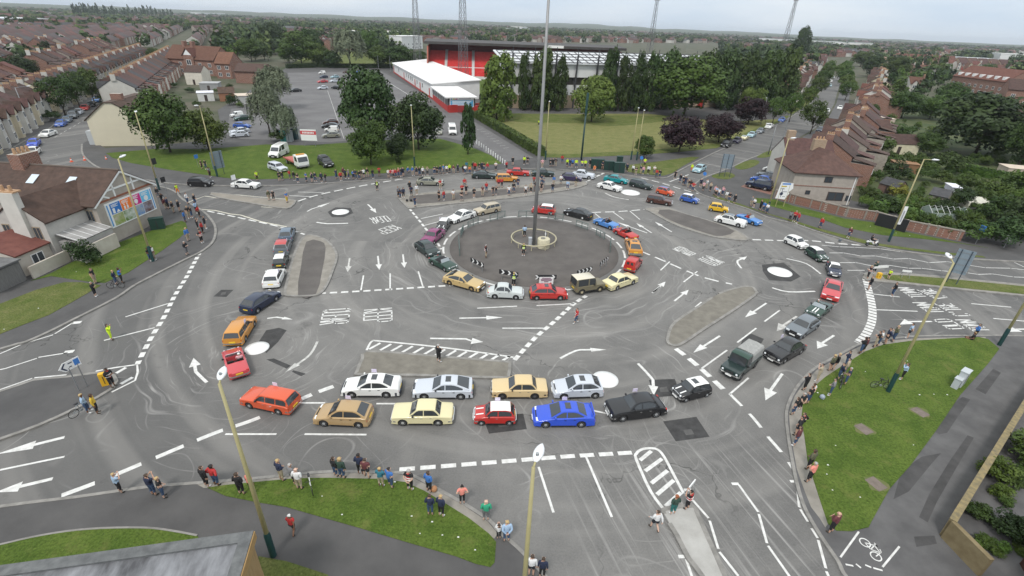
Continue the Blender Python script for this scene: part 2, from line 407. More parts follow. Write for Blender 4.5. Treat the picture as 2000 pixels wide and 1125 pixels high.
PAINTW = M('road_paint', (.7, .7, .68), .65, c2=(.5, .49, .47), sc=2.6)
PAINTO = M('worn_road_paint', (.6, .59, .56), .7, c2=(.33, .325, .31), sc=2.2)
PAINTY = M('cream_road_paint', (.6, .57, .47), .65, var=.1, sc=2)

mb = MB()                                                # one sheet out to the horizon
R_ = [0, 150, 400, 900, 2000, 4500, 12000]
for i in range(len(R_)-1):
 for k in range(48):
  a0, a1 = 2*pi*k/48, 2*pi*(k+1)/48
  q = [(R_[i]*cos(a0), R_[i]*sin(a0), -.06), (R_[i+1]*cos(a0), R_[i+1]*sin(a0), -.06), (R_[i+1]*cos(a1), R_[i+1]*sin(a1), -.06), (R_[i]*cos(a1), R_[i]*sin(a1), -.06)]
  mb.add(q if i else q[1:], [(0, 1, 2, 3)] if i else [(0, 1, 2)])
g = struct(mb.build('ground', EARTH))
bmx = bmesh.new(); bmx.from_mesh(g.data); bmesh.ops.remove_doubles(bmx, verts=bmx.verts, dist=.01); bmx.to_mesh(g.data); bmx.free()

def sheet(name, px, z, mat, n=0, closed=True):
 p = smooth(px, n, True) if n else px
 mb = MB(); mb.sheet([G(q[0], q[1], z) for q in p], z)
 return struct(mb.build(name, mat))
def slab(name, px, mat, z1=.12, z0=-.05, n=0):
 p = smooth(px, n, True) if n else px
 mb = MB(); mb.prism([G(q[0], q[1], z1)[:2] for q in p], z0, z1)
 return struct(mb.build(name, mat))
KB = MB()
def kerb(px, n=3, w=.3, z=.135, mbk=None, closed=False):
 (mbk or KB).ribbon([G(q[0], q[1], .12) for q in smooth(px, n, closed)], w, z, 0, -.04)

sheet('road', [(-420,1130),(-420,600),(0,540),(300,440),(325,378),(240,360),(165,350),(60,330),(-150,352),(-150,330),(0,298),(49,275),(100,249),(133,214),(165,190),(215,160),(268,133),(290,133),(262,150),(222,175),(196,200),(184,230),(179,262),(166,283),(165,302),(187,318),(260,340),(430,345),(640,345),(900,325),(1040,312),(1190,330),(1260,335),(1330,322),(1395,296),(1455,270),(1520,240),(1575,206),(1600,180),(1622,158),(1640,145),(1650,146),(1643,160),(1636,178),(1630,202),(1608,242),(1558,270),(1500,296),(1440,335),(1400,360),(1500,402),(1700,450),(2000,480),(2500,520),(2500,720),(1950,690),(1700,680),(1640,800),(1680,1000),(1750,1130),(1900,1500),(500,1500)], 0.0, ROAD)

# kerb lines (photo pixels)
KN = [(160,281),(162,302),(187,324),(225,338),(270,348),(325,357),(400,361.5),(500,362),(575,361),(640,357),(700,353),(775,349),(825,344),(925,336.5),(1000,331),(1060,329),(1150,335),(1182,337),(1215,340),(1250,345),(1295,347),(1312,342),(1332,330),(1395,298),(1455,272),(1520,242),(1575,208),(1600,182),(1622,160)]
slab('north_pavement', KN+[(1590,160),(1500,205),(1400,190),(1265,195),(1000,195),(940,185),(845,175),(769,132),(560,132),(425,215),(436,272),(300,284),(205,289),(176,272)], TARMAC)
kerb(KN)
sheet('car_park', [(562,142),(745,139),(930,240),(1042,308),(986,316),(905,276),(870,268),(740,270),(640,278),(562,274),(470,271),(440,262),(452,212),(545,205)], .126, CARPK)
slab('north_verge_grass', [(207,299),(300,291),(400,291),(520,282),(600,284),(740,274),(860,271),(882,277),(930,291),(960,304),(980,319),(925,325),(860,329),(800,331),(750,338),(660,343),(575,348),(500,350),(440,347),(330,331),(255,318),(220,308)], GRASS, .15)
slab('park_grass', [(930,224),(1000,222),(1100,222),(1265,222),(1420,238),(1530,232),(1400,286),(1330,293),(1250,299),(1110,305),(1050,303)], GRASSD, .15)
slab('park_edge_grass', [(1060,299),(1110,301),(1250,294),(1330,288),(1400,280),(1520,235),(1535,226),(1548,225),(1500,249),(1400,289),(1332,296),(1250,302),(1110,308),(1062,307)], GRASSW, .156)
slab('park_green_grass', [(985,222),(1110,224),(1270,226),(1340,226),(1300,236),(1200,246),(1120,240),(1010,238)], GRASSW, .157, n=3)  # darker, greener grass at the far edge of the park
slab('far_verge_grass', [(1218,323),(1280,316),(1352,306),(1366,307),(1334,324),(1313,338),(1296,343),(1250,339),(1226,335)], GRASSW, .15)
slab('playing_field', [(560,131),(600,105),(700,100),(800,112),(775,127)], GRASSW, .1)
slab('football_pitch', [(915,150),(1000,140),(1100,148),(1200,160),(1150,195),(945,196)], GRASS, .16)

KW = [(60,326),(180,348),(300,362),(340,373),(358,390),(395,411),(417,435),(421,455),(413,475),(391,492),(360,507),(300,537),(262,557),(225,582),(150,620),(100,645),(50,667),(0,681),(-300,775)]
slab('west_pavement', KW+[(-300,420),(-150,352)], TARMAC)
kerb(KW)
slab('billboard_lawn', [(60,548),(100,533),(140,512),(215,480),(290,452),(355,431),(363,435),(366,450),(350,465),(312,492),(250,532),(205,552),(182,551),(100,539)], GRASS, .15)
slab('west_verge_grass', [(-200,640),(-200,600),(0,593),(70,566),(125,551),(160,551),(197,557),(180,567),(140,590),(95,615),(50,632),(0,652)], GRASSW, .15)
slab('northwest_pavement', [(-150,330),(0,297),(49,274),(100,248),(133,213),(165,189),(215,159),(262,133),(200,140),(0,255)], TARMAC2)
kerb([(-150,330),(0,297),(49,274),(100,248),(133,213),(165,189),(215,159)])
sheet('layby', [(50,278),(100,249),(104,252),(62,279)], .004, BUFF)

KE = [(1555,271),(1500,296),(1461,311),(1425,328),(1375,347),(1356,361),(1357,370),(1375,381),(1425,396),(1462,408),(1500,424),(1550,436),(1600,453),(1650,468),(1687,478),(1720,482),(1750,488),(1850,501),(1925,507),(2000,511),(2400,535)]
slab('east_pavement', KE+[(2400,480),(2000,446),(1850,440),(1620,380),(1560,340),(1560,300)], TARMAC)
kerb(KE)
slab('east_verge_grass', [(1390,380),(1425,391),(1500,417),(1550,430),(1600,446),(1655,460),(1715,475),(1775,484),(1850,493),(1920,500),(1925,503),(1850,497),(1750,485),(1687,475),(1650,465),(1600,450),(1550,434),(1462,406),(1400,387)], GRASSW, .15)
slab('east_lawn', [(1470,386),(1512,389),(1550,402),(1600,414),(1650,427),(1705,434),(1765,452),(1825,464),(1875,474),(1930,484),(1875,475),(1800,466),(1725,459),(1650,444),(1600,426),(1550,414),(1500,401),(1468,393)], GRASS, .15)
for nm, q in (('small_verge_grass', [(1435,325),(1466,312),(1484,316),(1470,326),(1448,331)]), ('small_verge_grass', [(1478,306),(1500,295),(1520,295),(1510,304),(1490,308)]), ('small_verge_grass', [(1392,342),(1420,336),(1436,343),(1420,350),(1395,347)])):
 slab(nm, q, GRASSW, .15, n=3)
slab('street_pavement', [(1560,272),(1610,244),(1633,203),(1640,180),(1651,160),(1668,158),(1660,185),(1655,215),(1625,318),(1575,335)], TARMAC2)
slab('street_verge_grass', [(1546,224),(1577,205),(1602,178),(1585,178),(1530,215)], GRASSW, .14)
slab('brick_driveway', [(1447,364),(1500,340),(1516,328),(1545,334),(1505,380)], M('brick_paving', (.2, .1, .08), .85, c2=(.26, .15, .12), sc=3), .16)

KSE = [(1665,1140),(1647,1118),(1637,1096),(1609,1055),(1584,1015),(1568,982),(1556,941),(1546,891),(1538,840),(1536,805),(1547,772),(1565,745),(1590,720),(1625,700),(1660,681),(1683,670),(1710,665),(1750,660),(1800,656),(1925,655),(2000,656),(2400,668)]
slab('southeast_pavement', [(1760,1300)]+KSE+[(2400,900),(2400,1300)], TARMAC2)
kerb(KSE, w=.22)
slab('southeast_pavement_edge', [(1601,1012),(1584,990),(1572,960),(1556,915),(1550,880),(1543,840),(1541,806),(1552,774),(1570,748),(1595,723),(1628,704),(1662,685),(1685,674),(1712,669),(1752,664),(1800,660),(1925,658),(1925,661),(1850,664),(1775,668),(1725,675),(1690,688),(1650,713),(1612,738),(1584,763),(1569,792),(1566,822),(1572,850),(1579,903),(1602,974),(1618,1022),(1612,1030)], CONC, .128)
slab('southeast_lawn', [(1565,822),(1568,790),(1583,761),(1612,736),(1650,711),(1690,686),(1725,673),(1775,666),(1850,661),(1912,658),(1930,662),(1952,681),(1930,710),(1875,772),(1829,840),(1779,908),(1738,954),(1703,1017),(1697,1029),(1665,1037),(1634,1036),(1617,1022),(1601,974),(1578,903),(1571,850)], GRASS, .15)
for q in ([(1818,840),(1860,790),(1880,775),(1895,780),(1870,815),(1850,845),(1835,848)], [(1760,920),(1800,892),(1838,885),(1820,905),(1775,960),(1745,975)], [(1795,1010),(1815,965),(1855,900),(1890,850),(1902,855),(1870,910),(1830,980),(1812,1020)], [(1785,1048),(1825,1046),(1830,1062),(1790,1068)], [(1905,760),(1940,720),(1955,728),(1925,770)]):
 sheet('tarmac_repair', q, .125, M('repair_tarmac', (.055,.053,.053), .85, var=.25, sc=.8))

KS = [(-300,1036),(0,989),(152,970),(286,951),(385,943),(461,937),(500,934),(576,926),(642,921),(700,921),(779,923),(811,931),(855,955),(905,983),(956,1016),(976,1040),(1010,1068),(1065,1125),(1120,1190)]
slab('south_pavement', KS+[(1150,1500),(-300,1500)], TARMAC)
kerb(KS, w=.22)
slab('south_pavement_edge', [(385,946),(461,940),(500,937),(576,929),(642,924),(700,924),(779,926),(809,934),(852,957),(902,985),(952,1018),(972,1042),(965,1052),(915,1012),(868,985),(826,960),(788,943),(740,936),(640,935),(576,936),(500,943),(430,951),(398,953)], CONC, .128)
slab('south_lawn', [(405,952),(440,947),(500,941),(576,934),(640,933),(740,935),(790,941),(828,958),(870,983),(915,1011),(955,1042),(969,1058),(966,1098),(958,1107),(930,1101),(890,1086),(800,1060),(700,1030),(640,1013),(560,990),(500,980),(440,968)], GRASS, .15)
slab('southwest_lawn', [(-100,1085),(0,1064),(60,1050),(130,1038),(200,1032),(280,1031),(330,1036),(385,1046),(400,1070),(330,1300),(-100,1300)], GRASS, .15)
slab('southwest_lawn', [(505,1086),(560,1096),(640,1122),(670,1180),(640,1300),(470,1300)], GRASSW, .15)
kerb([(-100,1085),(0,1064),(60,1050),(130,1038),(200,1032),(280,1031),(330,1036),(385,1046)], w=.12, z=.16)

# islands in the road: kerb, pale border, darker middle
def island(name, px, inner=None, top=CONCD, mid=None, n=3, h=.13):
 slab(name, px, top, h, n=n)
 kerb(px, n, .28, h+.012, closed=True)
 if inner: sheet(name+'_infill', smooth(inner, 2, True), h+.008, mid or ISLD)
island('west_island', [(600,459),(622,462),(641,472),(655,490),(657,506),(648,532),(640,552),(628,570),(610,577),(562,577),(557,570),(560,552),(572,505),(586,472)],
       [(598,472),(626,471),(636,484),(629,530),(616,576),(582,576),(588,520)], CONC)
island('north_island', [(778,381),(800,379),(875,372.5),(1000,363),(1060,357),(1120,353),(1143,355),(1144,361),(1112,370),(1050,379),(1000,386),(900,396),(810,405),(800,407),(790,398),(780,388)],
       [(800,383),(880,377),(1000,368),(1060,362),(1115,358),(1120,361),(1050,373),(1000,379),(900,390),(816,398)], CONC, n=2)
island('northeast_island', [(1262,407),(1302,405),(1330,415),(1400,435),(1440,451),(1460,464),(1455,469),(1425,466),(1390,461),(1325,441),(1287,422),(1267,411)],
       [(1285,416),(1307,409),(1390,433),(1435,451),(1410,461),(1385,457),(1325,437)], CONC)
island('southeast_island', [(1405,573),(1445,561),(1468,560),(1476,568),(1474,576),(1430,607),(1375,642),(1338,667),(1322,674),(1307,671),(1304,662),(1310,640),(1325,624),(1362,600)], None, CONCD)
island('south_island', [(717,686),(800,691),(880,698),(985,706),(996,711),(993,733),(984,737),(900,735),(800,732),(704,731),(697,726),(708,700)], None, CONCD, n=2)
island('splitter_island', [(1297,1003),(1303,993),(1352,988),(1362,1003),(1385,1055),(1405,1100),(1440,1190),(1400,1190),(1372,1125),(1345,1090),(1322,1045)], None, M('worn_concrete', (.3,.29,.27), .85, c2=(.4,.39,.37), sc=.7, bump=.2, bsc=9), n=2)
island('northwest_island', [(412,376),(455,380),(500,386),(560,390),(577,392),(566,405),(550,406),(500,398),(425,385)], None, BUFF, n=2)
island('southwest_island', [(-200,810),(0,764),(65,742),(130,736),(190,728),(222,734),(220,757),(152,795),(75,830),(0,857),(-200,930)], None, TARMAC, n=2)
island('east_island', [(1688,536),(1707,532),(1775,535),(1850,541),(2000,556),(2300,580),(2300,600),(2000,577),(1840,561),(1750,552),(1692,546)], None, CONC, n=2)
slab('east_island_grass', [(1722,536),(1775,538),(1850,544),(2000,559),(2300,583),(2300,597),(2000,574),(1840,558),(1760,549),(1730,545)], GRASSW, .16)
mb = MB(); mb.lathe([(11.05, -.03), (11.0, .05), (8, .12), (0.5, .18), (.4, .18)], (RC.x, RC.y, 0), 64)
struct(mb.build('roundabout_island', ISLD, None, True))
struct(KB.build('kerbs', KERB))

# tarmac patches in the carriageway
for q in ([(1295,823),(1360,814),(1386,853),(1320,862)], [(1267,742),(1318,740),(1330,772),(1280,776)], [(942,812),(1022,808),(1029,838),(955,847)], [(1452,656),(1468,652),(1492,662),(1480,682),(1447,672)], [(417,579),(432,566),(456,566),(442,580)], [(520,702),(535,700),(568,714),(560,720)], [(573,723),(598,730),(588,735),(570,726)], [(1488,517),(1530,513),(1564,540),(1545,550),(1502,547),(1490,530)], [(648,424),(640,414),(655,405),(685,406),(690,416),(672,424)], [(1655,477),(1690,482),(1750,492),(1680,500),(1630,490),(1610,479)], [(520,645),(545,640),(560,645),(543,668),(520,690),(505,668)], [(1640,500),(1760,512),(1830,530),(1760,528),(1690,515)]):
 sheet('tarmac_patch', q, .003, PATCH if q[0][0] < 1600 else PATCH2)
for q in ([(1334,840),(1350,838),(1356,848),(1340,850)], [(1288,757),(1302,755),(1306,765),(1290,766)], [(970,820),(998,818),(1000,832),(974,834)], [(433,571),(442,570),(440,575),(431,576)]):
 sheet('manhole_cover', q, .007, PATCH2)
for x, y in ((1687,838), (1797,805), (1711,945)):
 c = G(x, y, .15); mb = MB(); mb.obox(c, (.92, .38), (-.38, .92), .42, .5, .1, .165)
 struct(mb.build('inspection_cover', M('cover_concrete', (.16, .13, .11), .9, var=.2, sc=3)))
 mb = MB(); mb.sheet([(c.x+.68*cos(a)*(1+.25*sin(3*a+x)), c.y+.72*sin(a)*(1+.2*cos(2*a)), 0) for a in [k*pi/8 for k in range(16)]], .154)
 struct(mb.build('bare_earth', M('bare_earth', (.13, .125, .05), .95, c2=(.09, .12, .03), sc=2)))

# ---------------------------------------------------------------- painted markings
PW = MB(); PO = MB(); PY = MB()
ZM = .008
def line(px, w=.15, z=ZM, mb=None, n=0):
 (mb or PW).ribbon([G(q[0], q[1]) for q in (smooth(px, n) if n else px)], w, z)
def walk(P, d0, gap):
 acc = 0; seg = []; res = []; on = True; left = d0
 cur = P[0]; seg = [cur]
 for q in P[1:]:
  while True:
   v = q-cur; L = v.length
   if L < left: left -= L; cur = q; seg.append(q); break
   cur = cur+v*(left/L) if L > 0 else cur; seg.append(cur)
   if on: res.append(seg)
   on = not on; left = d0 if on else gap; seg = [cur]
 if on and len(seg) > 1: res.append(seg)
 return res
def dashes(px, w=.42, d=.75, gap=.5, n=4, mb=None, z=ZM):
 P = [G(q[0], q[1]) for q in (smooth(px, n) if n else px)]
 for s in walk(P, d, gap): (mb or PW).ribbon(s, w, z)
def arrow(px, w=.2, hl=2.2, hw=.9, mb=None, n=0, z=ZM):
 """shaft along px with a triangular head on the last point"""
 P = [G(q[0], q[1]) for q in (smooth(px, n) if n else px)]
 e = P[-1]; d = None
 Q = P[:]
 while len(Q) > 2 and (Q[-2]-e).length < hl: Q.pop(-2)
 d = (e-Q[-2]); L = d.length; d.normalize(); b = e-d*min(hl, L*.6)
 (mb or PW).ribbon(Q[:-1]+[b], w, z)
 nn = Vector((-d.y, d.x, 0))
 m_ = mb or PW
 m_.add([(b+nn*hw/2)[:2]+(z,), (b-nn*hw/2)[:2]+(z,), e[:2]+(z,)], [(0, 1, 2)])
# ring line and mini roundabouts
P = [Vector((RC.x+RR*cos(-a), RC.y+RR*sin(-a), 0)) for a in [2*pi*k/200 for k in range(201)]]
for s in walk(P, 2.1, .75): PW.ribbon(s, .26, ZM)
for i, c in enumerate(MINI):
 r = (1.1, 1.0, 1.25, 1.72, 1.42)[i]
 mb = MB(); mb.lathe([(r, -.01), (r, .02), (r*.6, .07), (.02, .09)], (c.x, c.y, 0), 40)
 o = struct(mb.build('mini_roundabout', M('mini_roundabout_paint', (.8, .8, .79), .55, c2=(.7, .7, .68), sc=1.2), None, True))
# give way lines
dashes([(400,478),(385,503),(365,540),(340,580),(320,620),(295,660),(268,712)])
dashes([(120,968),(200,938),(290,900),(380,862),(430,842),(490,822),(545,799)], .36, 1.6, .8)
dashes([(580,783),(620,766),(665,750)], .42, 1.15, .55)
dashes([(622,573),(700,569),(780,564),(900,556),(946,552)], .34, .75, .4)
dashes([(1005,703),(1045,660),(1085,626),(1120,594),(1145,578)], .42, .75, .4)
dashes([(1320,681),(1350,704),(1380,730),(1420,767)], .5, 1.1, .55)
dashes([(1425,769),(1470,815),(1500,853),(1530,888),(1552,920)], .26, 1.5, .9)
dashes([(780,917),(860,911),(1000,900),(1100,892),(1150,889),(1235,884)], .34, 1.0, .35)
dashes([(1691,545),(1700,580),(1704,605),(1702,630),(1690,655),(1676,670)], .75, .55, .2)
dashes([(1470,468),(1530,470),(1580,470),(1640,476),(1700,480)], .35, 1.2, .55)
dashes([(1250,490),(1300,511),(1370,541),(1430,555)], .3, 1.6, .8, n=2)
dashes([(1155,415),(1210,413),(1260,409)], .3, 1.6, .7)
dashes([(800,408),(820,432),(838,455)], .32, 1.1, .6)
dashes([(855,475),(862,487)], .3, 1.1, .6)
dashes([(405,412),(480,428),(555,445),(595,458)], .3, 1.4, .6)
dashes([(582,393),(620,381),(680,368),(740,357),(790,349)], .36, 1.6, .7)
dashes([(1140,358),(1160,347),(1180,338)], .4, 1.4, .6)
dashes([(1232,342),(1290,357),(1340,372),(1376,381)], .3, 1.6, .8)
dashes([(1308,355),(1345,341)], .22, 5, .5, n=0)
# lane lines
for a, b in (((245,619),(328,593)), ((203,665),(302,640)), ((580,787),(635,787)), ((735,788.5),(780,788.5)), ((595,848),(716,849)), ((440,848),(540,848)),
             ((932,602),(1010,598)), ((1048,597),(1122,593)), ((981,641),(1062,641)), ((1145,893),(1195,1010)), ((1052,912),(1081,1001)),
             ((705,567),(710,538)), ((762,566),(762,534)), ((826,560),(817,530)), ((1290,528),(1308,511)), ((1335,551),(1362,530)), ((1275,571),(1290,560)),
             ((1358,600),(1370,590)), ((1370,720),(1420,684)), ((1425,770),(1462,738)), ((1440,669),(1477,641)), ((1493,628),(1523,606)),
             ((1178,430),(1162,417)), ((1218,429),(1197,414)), ((1250,429),(1230,412)), ((822,427),(865,418)), ((830,440),(860,432)),
             ((582,375),(632,376)), ((565,382),(607,384)), ((515,363),(555,363)), ((1150,800),(1186,808)),
             ((1702,574),(1757,580)), ((1712,605),(1792,608)), ((1897,593),(1975,600)), ((1940,622),(2010,628)), ((0,918),(126,892)),
             ((1658,780),(1663,780)), ((1090,372-2),(1092,370))):
 line([a, b], .16)
# zig-zags on the crossings' approaches
for q in ([(0,691),(44,672),(104,654),(107,652),(143,630)], [(-30,728),(10,720),(72,700),(75,698),(132,689)], [(-30,770),(0,761),(63,739),(67,738),(130,732)]):
 for a, b in zip(q[::1], q[1:]):
  if abs(a[0]-b[0]) > 6: line([a, b], .13)
for c in ((150,630), (135,687)):
 p = G(*c); PW.obox(p, (.95, .3), (-.3, .95), .35, .22, ZM-.003, ZM)
for q in ([(362,397),(400,383),(460,392),(520,399),(565,406)], [(362,397),(393,409),(420,411),(450,418),(470,420),(510,433),(560,443)]):
 line(q, .2, mb=PY)
line([(420,376),(500,384),(560,389)], .15, mb=PY)
line([(510,404),(555,407)], .15, mb=PY)
ZZ = [[(1605,479),(1640,482),(1670,483),(1720,486)], [(1620,494),(1648,494),(1682,500),(1710,500),(1745,506),(1775,505),(1815,513),(1850,511),(1885,517),(1925,523),(1975,524),(2010,528)],
      [(1640,513),(1672,513),(1706,520),(1735,518),(1775,524),(1800,524),(1840,529),(1890,533),(1910,536),(1938,535),(1980,541),(2010,542)], [(1655,528),(1690,528)], [(1720,486),(1760,492),(1800,495),(1850,500)],
      [(1890,506),(1920,506),(1960,511),(1980,512),(2010,526)], [(1700,537),(1780,536),(1850,542),(1900,547),(2000,557)]]
for q in ZZ:
 for a, b in zip(q, q[1:]): line([a, (a[0]+(b[0]-a[0])*.96, a[1]+(b[1]-a[1])*.96)], .13)
for q in ([(1443,947),(1481,1000)], [(1482,1004),(1498,1061)], [(1353,977),(1384,1012)], [(1386,1017),(1403,1072)], [(1405,1078),(1442,1125)], [(1340,1092),(1352,1128)], [(1557,950),(1561,991)], [(1563,995),(1578,1019)], [(1585,1032),(1597,1051)], [(1598,1055),(1613,1110)], [(1614,1116),(1622,1135)], [(1500,1066),(1545,1130)]):
 line(q, .15)
for c, ax in (((1436,945), (1, 0)), ((1550,940), (1, 0)), ((1333,1087), (1, .1)), ((1343,957), (1, 0))):
 p = G(*c); PW.obox(p, (1, .06), (-.06, 1), .24, .1, ZM-.003, ZM)
# hatched areas
line([(1299,998),(1271,960),(1243,898),(1243,886),(1253,878),(1268,875.5),(1284,878),(1297,892),(1320,935),(1336,965)], .2, n=3)
for a, b in (((1250,899),(1272,881)), ((1260,920),(1293,896)), ((1272,944),(1304,919)), ((1283,966),(1316,938)), ((1300,989),(1330,962))):
 line([a, b], .26)
line([(716,684),(722,672),(728,666),(740,666),(850,677),(950,690),(1003,698)], .2, n=3)
for k in range(13):
 t = k/12; a = (721+(979-721)*t, 682+(706-682)*t); b = (a[0]+22-5*t, a[1]-12+1*t)
 line([a, b], .24)
line([(187,725),(225,718),(268,712),(269,727),(264,743),(218,766)], .16)
line([(227,729),(246,718)], .3); line([(236,750),(259,737)], .3)
# lane arrows
for px in ([(738,500),(741,527)], [(787,497),(790,523)], [(683,504),(679,531)], [(897,621.5),(982,620)], [(1264,455),(1213-8,437-3)], [(1273,456-1),(1243,436)], [(1312,453),(1279,433)],
           [(1317,588),(1345,566)], [(1497,592),(1455,620)], [(1406,656),(1354,689)], [(1274,572),(1300,550)], [(-60,960+20),(-40,970)]):
 dpx = hypot(px[1][0]-px[0][0], px[1][1]-px[0][1])
 L = (G(*px[1])-G(*px[0])).length
 arrow(px, .2, min(2.4, L*.38), .75, mb=PO if px[0][0] == 683 else PW)
arrow([(126,854),(-10,888)], .26, 2.0, .8); arrow([(103,935),(-10,962)], .26, 1.2, .8)
arrow([(378,699),(377,719),(404,747)][::-1], .24, 1.6, .85, n=4)
arrow([(522,622),(550,619),(572,624)], .2, 1.7, .5, n=3)
arrow([(620,667),(606,692),(577,715),(556,728)], .22, 2.0, .6, mb=PO, n=3)
arrow([(1094,700),(1125,685),(1150,683),(1184,683)], .22, 2.2, .6, n=3)
arrow([(1246,710),(1266,731),(1278,748),(1277,772)], .25, 1.7, .8, n=3)
arrow([(718,399),(728,408),(735,416)], .25, 2.2, .9, n=2)
arrow([(600,413),(620,403),(645,396)], .22, 2.5, .8, n=2)
line([(618,434),(640,437),(680,436)], .3, n=2)
line([(1182,377),(1200,385),(1228,390)], .3, n=3, mb=PO)
arrow([(1448,524),(1440,512),(1446,504),(1459,501)], .25, 2.0, .8, n=3)
line([(1536,505),(1575,515),(1603,535)], .22, n=3); line([(1508,562),(1540,570),(1592,569)], .25, n=3)
def bent(px, tip, w=.22, mb=None):
 """arrow that turns: shaft, short return, head"""
 line(px, w, mb=mb)
 a, b = G(*px[-1]), G(*tip); d = (b-a); d.normalize(); nn = Vector((-d.y, d.x, 0)); m_ = mb or PW
 m_.add([tuple((a+nn*.5)[:2])+(ZM,), tuple((a-nn*.5)[:2])+(ZM,), tuple(b[:2])+(ZM,)], [(0, 1, 2)])
bent([(840,661),(910,662),(921,666)], (944,668))
bent([(1528,730),(1505,762)], (1495,782)); bent([(1629,655),(1606,670)], (1596,681)); bent([(1820,628),(1776,628)], (1757,634)); bent([(2010,643),(1985,643)], (1970,648))
bent([(1556,618),(1530,635)], (1517,647), mb=PO)
line([(1536,642),(1546,634)], .3, mb=PO); line([(1551,627),(1558,633)], .3, mb=PO)
# words on the road
def words(txt, c, vx, vy, w, h, mb, z=ZM, bold=0.02):
 """flat lettering for signs: txt centred on c, read along vx, letters pointing along vy, w by h metres"""
 cu = bpy.data.curves.new('lettering', 'FONT'); cu.body = txt; cu.align_x = 'CENTER'; cu.align_y = 'CENTER'; cu.offset = bold; cu.resolution_u = 2
 o = bpy.data.objects.new('lettering', cu); COL.objects.link(o)
 me = bpy.data.meshes.new_from_object(o.evaluated_get(bpy.context.evaluated_depsgraph_get()))
 bpy.data.objects.remove(o); bpy.data.curves.remove(cu)
 xs = [v.co.x for v in me.vertices]; ys = [v.co.y for v in me.vertices]
 cx, cy = (min(xs)+max(xs))/2, (min(ys)+max(ys))/2; sx, sy = w/(max(xs)-min(xs)), h/(max(ys)-min(ys))
 c = Vector(c); vx = Vector(vx); vy = Vector(vy)
 vs = [c+vx*((v.co.x-cx)*sx)+vy*((v.co.y-cy)*sy) for v in me.vertices]
 mb.add(vs, [tuple(p.vertices) for p in me.polygons]); bpy.data.meshes.remove(me)
STROKE = {'K': [((0,0),(0,1)),((1,1),(0,.5)),((.1,.55),(1,0))], 'E': [((1,1),(0,1),(0,0),(1,0)),((0,.5),(.8,.5))], 'P': [((0,0),(0,1),(.8,1),(1,.9),(1,.6),(.8,.5),(0,.5))],
 'C': [((1,.85),(.8,1),(.2,1),(0,.85),(0,.15),(.2,0),(.8,0),(1,.15))], 'L': [((0,1),(0,0),(1,0))], 'A': [((0,0),(.5,1),(1,0)),((.2,.35),(.8,.35))], 'R': [((0,0),(0,1),(.8,1),(1,.9),(1,.6),(.8,.5),(0,.5)),((.45,.5),(1,0))],
 'O': [((.2,0),(0,.15),(0,.85),(.2,1),(.8,1),(1,.85),(1,.15),(.8,0),(.2,0))], 'D': [((0,0),(0,1),(.7,1),(1,.8),(1,.2),(.7,0),(0,0))], 'T': [((0,1),(1,1)),((.5,1),(.5,0))], 'W': [((0,1),(.25,0),(.5,.8),(.75,0),(1,1))], 'N': [((0,0),(0,1),(1,0),(1,1))], "'": [((.5,1),(.5,.75))]}
def roadwords(txt, a, b, up, mb=None, h=None):
 """first letter near pixel a, last near b, letters as tall as the ground distance from the baseline to pixel up"""
 A, B = G(*a, ZM), G(*b, ZM); vx = (B-A); w_ = vx.length; vx.normalize(); vy = Vector((-vx.y, vx.x, 0))
 hh = abs((G(*up, ZM)-A).dot(vy)) if h is None else h
 n = len(txt); cell = w_/n
 for i, ch in enumerate(txt):
  for st in STROKE[ch]:
   P = [A+vx*(cell*(i+.12+.76*u))+vy*(hh*v) for u, v in st]
   for p, q in zip(P, P[1:]):
    d = (q-p).normalized()*.05
    (mb or PW).ribbon([p-d, q+d], .15, ZM)
roadwords('KEEP', (766,439), (732,451), (768,452))
roadwords('CLEAR', (755,421), (721,426), (757,433))
roadwords('CLEAR', (633,605), (625,635), (684,604))
roadwords('KEEP', (712,605), (710,632), (765,606))
roadwords('KEEP', (1347,500), (1362,494), (1315,486))
roadwords('CLEAR', (1395,520), (1415,512), (1360,507))
roadwords('OLD', (1886,642), (1852,622), (1856,640), h=1.9)
roadwords('TOWN', (1936,647), (1898,624), (1900,640), h=1.9)
roadwords('TOWN', (1847,611), (1812,590), (1810,610), h=1.9)
roadwords("C'TRE", (1898,617), (1855,592), (1870,600), h=1.9)
roadwords('TOWN', (1812,581), (1778,561), (1780,580), h=1.9)
roadwords("C'TRE", (1852,581), (1815,563), (1830,575), h=1.9)
# cycle way marks on the south-east path
for q in ([(1676,1041),(1640,1091)], [(1755,1070),(1722,1110)], [(1650,1105),(1665,1108)], [(1670,1104),(1680,1112)], [(1688,1106),(1700,1111)], [(1704,1112),(1722,1117)]):
 line(q, .1, z=.13)
cc = G(1700, 1073, .13); ax = (G(1710, 1085, .13)-G(1690, 1060, .13)).normalized(); ay = Vector((-ax.y, ax.x, 0))
def bk(u, v): return cc+ax*u+ay*v
for u0 in (-.42, .42):
 PW.ribbon([bk(u0+.27*cos(a), .0+.27*sin(a)) for a in [2*pi*k/20 for k in range(21)]], .065, .13)
for s_ in (((-.42,0),(-.2,.42),(.25,.42),(0,.02),(-.2,.42)), ((.42,0),(.22,.5),(.05,.56)), ((0,.02),(-.42,0)), ((-.22,.42),(-.25,.55),(-.12,.56),(-.36,.54))):
 for a, b in zip(s_, s_[1:]): PW.ribbon([bk(*a), bk(*b)], .06, .1305)
